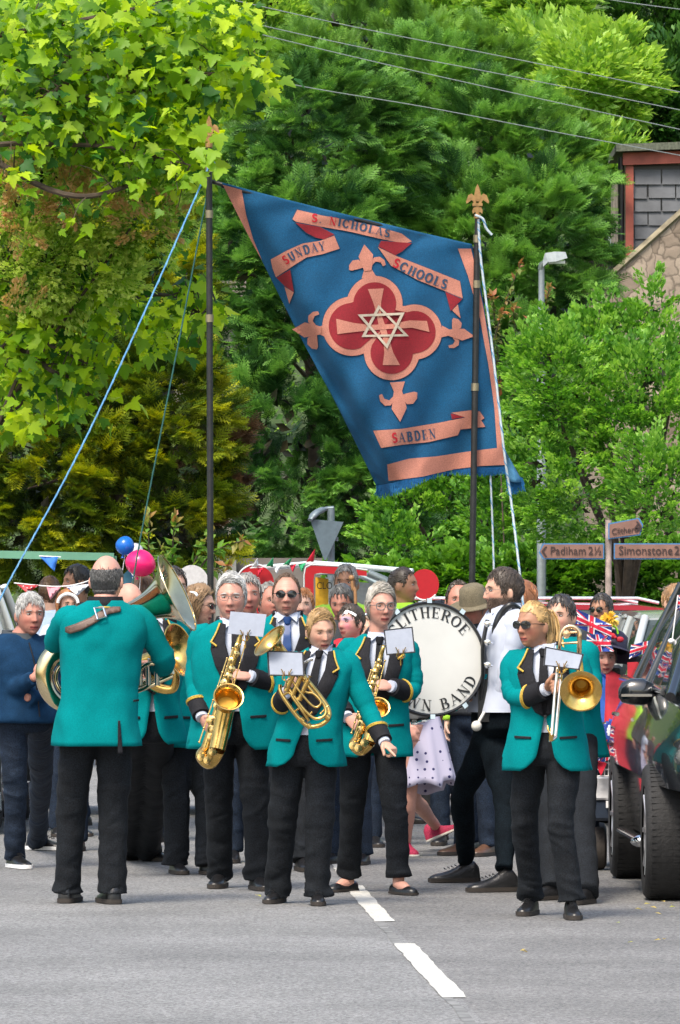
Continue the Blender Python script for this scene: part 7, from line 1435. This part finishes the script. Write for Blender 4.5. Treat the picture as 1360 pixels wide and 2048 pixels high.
bunting('small red white and green pennants along the float rail', [(500, 1136), (560, 1132), (622, 1124)], FD-.05, [(.02, .06, -.07, UW, .02), (.16, .05, .07, UR, -.02), (.28, .06, -.07, GRN, .03), (.40, .05, .06, UW, 0), (.52, .06, -.06, GRN, .05), (.64, .05, .06, UR, 0), (.76, .06, .07, GRN, 0), (.88, .06, -.10, UR, .04)])
gb = thing('green_beam', 'pale green wooden beam on posts across the left edge', 'barrier', P(60, 1640, 44)); mb = MB(); a = P(-120, 1106, 44); b = P(228, 1114, 44); c = (a+b)/2; mb.box(c, ((b-a).length, .05, .052), Matrix.Rotation(-math.atan2((a-b).z, (b-a).x), 3, 'Y').to_4x4() if False else None); mb.v = [(x, y, z-(x-c.x)*.021) for x, y, z in mb.v]; mb.build('beam', mat('green_paint_wood', (.12, .30, .20), .6, var=.15, vscale=6), gb, smooth=False)
for x_ in (-100, 226): mb = MB(); p = P(x_, 1112, 44.05); mb.box((p.x, p.y, p.z/2), (.05, .05, p.z)); mb.build('post', MATS['green_paint_wood'], gb, smooth=False)
# ---------------- balloons ----------------
def balloon(label, px, py, rx, ry, d, m):
    t = thing('balloon', label, 'balloon', P(px, py+ry, d), 'balloons beside the tuba bell'); mb = MB(); c = P(px, py, d); s_ = d/FP; R_ = rx*s_; K = ry*s_; prof = [(R_*math.sin(a)*(1-.10*max(0, math.cos(a))), -K*math.cos(a)) for a in [math.pi*i/20 for i in range(21)]]; prof = [(max(r, .002), -h) for r, h in prof]; mb.lathe([(r, h) for r, h in prof], c, (.25, 0, 1), 32); mb.lathe([(.004, .0), (.012, -.02)], c+Vector((-.25*K, 0, -K)), (0, 0, 1), 10); mb.build('skin', m, t)
    mb = MB(); a = c+Vector((0, 0, -K)); mb.tube(bez([a, a+Vector((-.02, 0, -.2)), P(262, 1230, d)], 6), .002, 4); mb.build('string', WHITE, t)
def latex(n, c): return mat(n, c, .22, var=.03, spec=.6, trans=.25)
balloon('small blue balloon above the pink one', 250, 1091, 19, 19, 43.0, latex('latex_blue', (.01, .16, .62))); balloon('white balloon tucked behind the blue and pink ones', 270, 1104, 18, 18, 43.4, latex('latex_white', (.6, .6, .68))); balloon('large bright pink balloon beside the balding head', 281, 1126, 31, 27, 42.8, latex('latex_pink', (.85, .02, .19)))
pxflag([(262, 1180), (284, 1176), (285, 1140), (262, 1142)], 43.2, 'folded union flag hanging below the pink balloon', .03)
mb = MB(); mb.poly([P(246, 1150, 43.1), P(258, 1138, 43.1), P(272, 1176, 43.1), P(248, 1180, 43.1)], .004, (0, -1, 0)); tag(rebase(mb.build('cloth_scrap', mat('teal_scarf', (.03, .12, .18), .8), smooth=False)), 'dark blue pennant hanging beside the folded union flag', 'pennant')
# ---------------- signs and lamp ----------------
GP = mat('galvanised', (.14, .18, .20), .45, metal=.3, var=.15); gw = thing('give_way_sign', 'grey back of an inverted triangle road sign with lamp arm', 'road sign', P(662, 1560, 56)); gw.location.z = 0
mb = MB(); mb.poly([P(620, 1038, 55.9), P(687, 1044, 55.9), P(652, 1120, 55.9), P(648, 1120, 55.9)], .012, (0, -1, 0)); mb.build('sign_plate', mat('sign_back', (.09, .13, .155), .5, metal=.2), gw, smooth=False)
mb = MB(); a = P(662, 1018, 56); mb.tube([a, Vector((a.x, a.y, -.02))], .032, 14); mb.build('post', GP, gw); mb = MB(); mb.tube(bez([P(668, 1016, 56), P(650, 1018, 56), P(632, 1026, 55.9), P(620, 1040, 55.85)], 6), [.03]*8+[.045]*8+[.03]*3, 12, flat=.6); mb.build('lamp_arm', GP, gw)
for y_ in (1050, 1078): mb = MB(); mb.box(P(656, y_, 55.95), (.18, .05, .035)); mb.build('bracket', GP, gw, smooth=False)
SB = mat('sign_terracotta', (.20, .105, .08), .7, var=.2, vscale=6); SE = mat('sign_blue_edge', (.05, .16, .34), .6); ST = mat('sign_ink', (.035, .02, .02), .7)
fp = thing('signpost', 'weathered post carrying three direction fingers', 'signpost', P(1217, 1180, 64)); fp.location.z = 0; mb = MB(); a = P(1217, 1040, 64); mb.tube([a, Vector((a.x, a.y, -.02))], .032, 12); mb.build('post', mat('rusty_white', (.32, .25, .22), .8, var=.5, vscale=8, bump=.3), fp)
def finger(label, pts, txt, tx, ty, size, arrow, skew=0.):
    t = tag(bpy.data.objects.new('direction_sign', None), label, 'direction sign', 'fingers of the signpost'); C.objects.link(t); t.location = P(pts[0][0], max(p[1] for p in pts), 63.94)
    mb = MB(); c = [P(x, y, 63.94) for x, y in pts]; m_ = sum(c, Vector())/len(c); mb.poly([m_+(p-m_)*1.0+Vector((.012*(1 if p.x > m_.x else -1), 0, .012*(1 if p.z > m_.z else -1))) for p in c], .02, (0, 1, 0)); mb.build('border', SE, t, smooth=False); mb = MB(); mb.poly(c, .006, (0, -1, 0)); pl = mb.build('plate', SB, t, smooth=False)
    for s_, x_, y_, sz in zip(txt, tx, ty, size): textmesh(s_, sz, lambda x, y, z: P(x_, y_, 63.925)+Vector((x*.93, -z, y+x*skew)), ST, parent=pl)
    mb = MB(); ax_, ay, dr = arrow; k = 200
    mb.poly([P(ax_, ay, 63.93), P(ax_-dr*7, ay-10, 63.93), P(ax_-dr*11, ay-10, 63.93), P(ax_-dr*5, ay, 63.93), P(ax_-dr*11, ay+10, 63.93), P(ax_-dr*7, ay+10, 63.93)][::1], .004, (0, -1, 0)); mb.build('arrow', ST, pl, smooth=False)
finger('left pointing finger reading Padiham 2½ with notched end', [(1080, 1103), (1088, 1089), (1206, 1089), (1206, 1116), (1088, 1116)], ['Padiham', '2½'], (1100, 1176), (1109, 1109), (.115, .115), (1083, 1103, -1))
finger('long finger reading Simonstone running out of the right edge', [(1230, 1089), (1400, 1089), (1408, 1103), (1400, 1116), (1230, 1116)], ['Simonstone', '2'], (1237, 1348), (1109, 1109), (.122, .122), (1405, 1103, 1))
finger('upper finger reading Clitheroe 4 pointing right', [(1219, 1049), (1276, 1038), (1284, 1052), (1278, 1068), (1219, 1076)], ['Clitheroe', '4'], (1223, 1268), (1069, 1062), (.085, .10), (1283, 1053, 1), .10)
lp = thing('street_lamp', 'pale grey street lamp rising from the bright green bush', 'street lamp', P(1083, 1180, 69)); lp.location.z = 0
mb = MB(); a = P(1083, 534, 69.4); mb.tube([Vector((a.x, a.y, -.05)), a-Vector((0, 0, .9)), a-Vector((0, 0, .88)), a], [.05, .05, .034, .032], 14); mb.build('post', mat('lamp_grey', (.20, .23, .24), .4, metal=.3), lp)
mb = MB(); mb.loft([[P(x, y, 69.4+dd) for x, y, dd in q] for q in ([(1086, 520, -.07), (1086, 534, -.06), (1086, 534, .06), (1086, 520, .07)], [(1090, 506, -.12), (1096, 524, -.12), (1096, 524, .12), (1090, 506, .12)], [(1110, 503, -.14), (1112, 523, -.14), (1112, 523, .14), (1110, 503, .14)], [(1131, 504, -.12), (1135, 516, -.12), (1135, 516, .12), (1131, 504, .12)])]); h_ = mb.build('lamp_head', mat('lamp_housing', (.38, .42, .44), .4), lp, smooth=False); mb = MB(); mb.tube([P(1082, 540, 69.4), P(1083, 530, 69.4), P(1092, 524, 69.4)], .035, 10); mb.build('bracket', mat('lamp_bracket', (.06, .08, .07), .5), lp); mb = MB(); mb.box(P(1113, 525, 69.4), (.18, .2, .03)); mb.build('lens', mat('lamp_lens', (.5, .55, .5), .2), h_, smooth=False)
# ---------------- overhead wires ----------------
WM = mat('wire', (.18, .21, .21), .5)
for lab, pts in (('uppermost overhead wire crossing the top right corner', [(1100, -22), (1250, 4), (1420, 26)]), ('overhead wire from the top left reaching the right edge highest', [(400, -15), (700, 52), (1000, 112), (1420, 196)]), ('second overhead wire down at the right edge', [(380, 18), (700, 90), (1000, 148), (1420, 232)]), ('third overhead wire down at the right edge', [(380, 34), (700, 112), (1000, 180), (1420, 272)]), ('lowest overhead wire ending above the slate gable', [(380, 118), (580, 168), (850, 214), (1100, 262), (1420, 322)])):
    q = bez([P(x, y, 60) for x, y in pts], 8); mb = MB(); mb.tube(q, .0042, 5); tag(rebase(mb.build('overhead_wire', WM)), lab, 'wire', 'overhead wires')
# ---------------- buildings ----------------
def brickmat(name, c1, c2, mort, sc, bw, rh, ms, rough=.85, bump=.5, offset=.5):
    m = bpy.data.materials.new(name); m.use_nodes = True; n = m.node_tree.nodes; l = m.node_tree.links; b = n['Principled BSDF']; b.inputs['Roughness'].default_value = rough
    tc = n.new('ShaderNodeTexCoord'); mp = n.new('ShaderNodeMapping'); mp.inputs['Rotation'].default_value = (math.radians(90), 0, 0); l.new(tc.outputs['Object'], mp.inputs['Vector'])
    br = n.new('ShaderNodeTexBrick'); br.inputs['Color1'].default_value = (*c1, 1); br.inputs['Color2'].default_value = (*c2, 1); br.inputs['Mortar'].default_value = (*mort, 1); br.inputs['Scale'].default_value = sc; br.inputs['Brick Width'].default_value = bw; br.inputs['Row Height'].default_value = rh; br.inputs['Mortar Size'].default_value = ms; br.inputs['Mortar Smooth'].default_value = .2
    l.new(mp.outputs[0], br.inputs['Vector']); nz = n.new('ShaderNodeTexNoise'); nz.inputs['Scale'].default_value = 6; nz.inputs['Detail'].default_value = 6; l.new(tc.outputs['Object'], nz.inputs['Vector'])
    rr = n.new('ShaderNodeMapRange'); rr.inputs['From Min'].default_value = .3; rr.inputs['From Max'].default_value = .7; rr.inputs['To Min'].default_value = .6; rr.inputs['To Max'].default_value = 1.35; l.new(nz.outputs['Fac'], rr.inputs['Value'])
    mx = n.new('ShaderNodeMix'); mx.data_type = 'RGBA'; mx.blend_type = 'MULTIPLY'; mx.inputs['Factor'].default_value = 1; l.new(br.outputs['Color'], mx.inputs['A']); l.new(rr.outputs['Result'], mx.inputs['B']); l.new(mx.outputs['Result'], b.inputs['Base Color'])
    bp = n.new('ShaderNodeBump'); bp.inputs['Strength'].default_value = bump; bp.inputs['Distance'].default_value = .02; bp.invert = True; l.new(br.outputs['Fac'], bp.inputs['Height']); l.new(bp.outputs['Normal'], b.inputs['Normal']); return m
STONE = bpy.data.materials.new('rubble_stone'); STONE.use_nodes = True; n = STONE.node_tree.nodes; l = STONE.node_tree.links; tc = n.new('ShaderNodeTexCoord'); vo = n.new('ShaderNodeTexVoronoi'); wz = n.new('ShaderNodeTexNoise'); wz.inputs['Scale'].default_value = 3; wz.inputs['Detail'].default_value = 6; l.new(tc.outputs['Object'], wz.inputs['Vector']); wa = n.new('ShaderNodeMix'); wa.data_type = 'RGBA'; wa.inputs['Factor'].default_value = .22; l.new(tc.outputs['Object'], wa.inputs['A']); l.new(wz.outputs['Color'], wa.inputs['B']); vo.inputs['Scale'].default_value = 5.5; l.new(wa.outputs['Result'], vo.inputs['Vector']); ve = n.new('ShaderNodeTexVoronoi'); ve.feature = 'DISTANCE_TO_EDGE'; ve.inputs['Scale'].default_value = 5.5; l.new(wa.outputs['Result'], ve.inputs['Vector'])
cr = n.new('ShaderNodeValToRGB'); cr.color_ramp.elements[0].color = (.16, .12, .09, 1); cr.color_ramp.elements[1].color = (.42, .34, .27, 1); l.new(vo.outputs['Color'], cr.inputs[0]); r2 = n.new('ShaderNodeMapRange'); r2.inputs['From Max'].default_value = .06; r2.inputs['To Min'].default_value = .45; l.new(ve.outputs['Distance'], r2.inputs['Value'])
mx = n.new('ShaderNodeMix'); mx.data_type = 'RGBA'; mx.blend_type = 'MULTIPLY'; mx.inputs['Factor'].default_value = 1; l.new(cr.outputs[0], mx.inputs['A']); l.new(r2.outputs['Result'], mx.inputs['B']); l.new(mx.outputs['Result'], n['Principled BSDF'].inputs['Base Color']); n['Principled BSDF'].inputs['Roughness'].default_value = .95
bp = n.new('ShaderNodeBump'); bp.inputs['Strength'].default_value = .8; bp.inputs['Distance'].default_value = .03; l.new(ve.outputs['Distance'], bp.inputs['Height']); l.new(bp.outputs['Normal'], n['Principled BSDF'].inputs['Normal'])
HD = 90; sh_ = thing('slate_clad_house', 'stone house with slate hung dormer and red fascia at the right', 'house', P(1420, 1180, HD)); sh_.location.z = 0; REDW = mat('red_painted_wood', (.30, .075, .05), .7, var=.3, vscale=5)
a = P(1252, 322, HD); b = P(1600, 322, HD); mb = MB(); mb.box(((a.x+b.x)/2, HD+2.5, a.z/2), (b.x-a.x, 5, a.z)); mb.build('wall', STONE, sh_, smooth=False)
# hung slates: each course its own row of tilted slabs, one mesh
mb = MB(); SLM = mat('slate', (.10, .105, .115), .6, var=.35, vscale=2.5, bump=.2, bscale=30); z1 = a.z-.12; row = 0; z_ = z1
while z_ > a.z-2.1:
    x_ = a.x+.12-(.0 if row % 2 == 0 else .19)
    while x_ < b.x:
        w_ = .38*random.uniform(.96, 1.0); xx0 = max(x_, a.x+.1); h_ = .21; j = random.uniform(-.01, .01)
        if x_+w_ > xx0+.03: mb.v += []; mb.add([(xx0, HD-.015, z_), (x_+w_-.008, HD-.015, z_), (x_+w_-.008, HD-.05, z_-h_+j), (xx0, HD-.05+random.uniform(-.006, .006), z_-h_+j*.5), (xx0, HD-.003, z_), (x_+w_-.008, HD-.003, z_), (x_+w_-.008, HD-.03, z_-h_+j), (xx0, HD-.03, z_-h_+j*.5)], [(0, 1, 2, 3), (4, 7, 6, 5), (3, 2, 6, 7), (0, 3, 7, 4), (1, 5, 6, 2)])
        x_ += .385
    z_ -= .19; row += 1
mb.build('hung_slates', SLM, sh_, smooth=False)
mb = MB(); mb.box(((a.x+b.x)/2, HD-.0015, a.z-1.05), (b.x-a.x-.02, .003, 2.0)); mb.build('dark_backing', BLK, sh_, smooth=False)  # dark sheet added so the gaps between slates look shaded
mb = MB(); mb.box(((a.x+b.x)/2, HD-.09, a.z+.02), (b.x-a.x+.1, .14, .17)); mb.v = [(x, y, z+(x-a.x)*.035) for x, y, z in mb.v]; mb.build('fascia', REDW, sh_, smooth=False)
mb = MB(); mb.box(((a.x+b.x)/2, HD+1, a.z+.17), (b.x-a.x+.3, 2.6, .10)); mb.v = [(x, y, z+(x-a.x)*.035) for x, y, z in mb.v]; mb.build('flat_roof', mat('mossy_felt', (.10, .11, .08), .95, var=.4), sh_, smooth=False)
mb = MB(); mb.box((a.x+.045, HD-.07, a.z-1.0), (.11, .08, 1.9)); mb.build('corner_board', REDW, sh_, smooth=False)
mb = MB(); mb.tube([(a.x-.07, HD-.05, a.z+.05), (a.x-.07, HD-.05, a.z-1.9)], .045, 10); mb.build('drainpipe', BLK, sh_)
# stone gable in front
gd = 88; mb = MB(); g0 = P(1170, 604, gd); g1 = P(1400, 398, gd); mb.poly([(g0.x, gd, 0), (g1.x+3, gd, 0), (g1.x+3, gd, g1.z-.3), (g1.x, gd, g1.z), (g0.x, gd, g0.z)], .35, (0, 1, 0)); ga = mb.build('gable', STONE, sh_, smooth=False)
mb = MB(); dv = (g1-g0).normalized(); mb.tube([g0-dv*.2+Vector((0, .05, .03)), g1+dv*.3+Vector((0, .05, .03))], .10, 4, flat=.6); mb.build('coping', mat('mossy_stone', (.20, .17, .11), .95, var=.5, vscale=6), ga, smooth=False)
bh = thing('brick_house', 'small brick house corner left of the slate clad dormer', 'house', P(1215, 1180, 108)); bh.location.z = 0; a2 = P(1180, 492, 108); b2 = P(1245, 492, 108); mb = MB(); mb.box(((a2.x+b2.x)/2, 110, a2.z/2), (b2.x-a2.x, 4, a2.z)); mb.build('wall', brickmat('brown_brick', (.22, .09, .06), (.28, .12, .08), (.2, .17, .15), 1, .23, .075, .012), bh, smooth=False)
mb = MB(); mb.poly([P(1180, 455, 107.8), P(1206, 460, 107.8), P(1250, 490, 107.8), P(1250, 500, 107.8), P(1180, 500, 107.8)], 1.5, (0, 1, 0)); mb.build('roof', mat('pale_roof', (.42, .45, .48), .6), bh, smooth=False); mb = MB(); mb.box(P(1200, 533, 107.9), (.2, .1, .12)); mb.build('window', WHITE, bh, smooth=False)
vp = thing('vent_pipe', 'dark ventilation pipe with a capped top beside the gable', 'pipe', P(1227, 560, 92)); vp.location.z = 0; mb = MB(); q = P(1227, 500, 92); mb.tube([Vector((q.x, 92, 0)), q], .08, 12); mb.lathe([(.10, 0), (.10, .05), (.02, .10), (0, .10)], q, (0, 0, 1), 12); mb.build('pipe', BLK, vp)
rh = thing('tiled_house', 'house with grey tiled roof glimpsed left of the left pole', 'house', P(395, 1180, 88)); rh.location.z = 0; a3 = P(325, 642, 88); b3 = P(470, 642, 88); mb = MB(); mb.box(((a3.x+b3.x)/2, 90.2, a3.z/2), (b3.x-a3.x-.1, 4, a3.z)); mb.build('wall', mat('render_pale', (.42, .38, .34), .9), rh, smooth=False)
for i in range(8): u = i/7; z_ = lerp(a3.z, P(0, 565, 90).z, u); mb = MB(); 
mb = MB()
for i in range(9): u = i/8; mb.box(((a3.x+b3.x)/2+.05, 88+u*1.9, lerp(a3.z, P(0, 566, 90).z, u)), (b3.x-a3.x+.15, .34, .035))
mb.add([(a3.x-.02, 88.05, a3.z-.03), (b3.x+.1, 88.05, a3.z-.03), (b3.x+.1, 90.0, P(0, 566, 90).z-.05), (a3.x-.02, 90.0, P(0, 566, 90).z-.05)], [(0, 1, 2, 3)]); mb.build('roof', mat('concrete_tiles', (.19, .16, .14), .9, var=.3, vscale=4), rh, smooth=False)
wl = thing('garden_wall', 'pale rendered garden wall glimpsed behind the float and poles', 'wall', P(560, 1180, 75.5)); wl.location.z = 0; mb = MB(); a4 = P(425, 1116, 75.5); b4 = P(660, 1116, 75.5); mb.box(((a4.x+b4.x)/2, 75.6, a4.z/2), (b4.x-a4.x, .2, a4.z)); mb.build('wall', mat('render_pink', (.15, .13, .12), .9, var=.3, vscale=2), wl, smooth=False)
for x_ in (452,): mb = MB(); q = P(x_, 1078, 75.4); mb.box((q.x, 75.42, q.z/2), (.24, .2, q.z)); mb.build('pier', mat('grey_pier', (.2, .2, .19), .9), wl, smooth=False)
# ---------------- fallen petals and leaves on the road ----------------
LT = [leafmat('fallen_leaf', (.5, .38, .08), (.55, .42, .12), (.3, .35, .06), .2)]
for i, (x, y) in enumerate([(512, 1795), (522, 1798), (1040, 1905), (1052, 1903), (1288, 1813), (1300, 1818), (1270, 1822), (1330, 1808), (1344, 1811), (1322, 1884), (1328, 1882), (1240, 1850), (1190, 1790), (1310, 1830), (1352, 1818), (1255, 1890), (740, 1634), (848, 1665)]):
    d = GD(y); s_ = random.uniform(.03, .06); v = rng.normal(size=3)*[1, 1, .15]; o = scatter('fallen_leaf', 'leaf', np.array([[(x-680)*d/FP, d, .012]]), np.array([v]), np.array([[0, -.2, 1.]]), np.array([s_]), np.array([rng.random()]), LT[0]); rebase(o)
    tag(o, 'small yellowish fallen leaf lying on the grey road', 'leaf', 'fallen leaves scattered on the road')
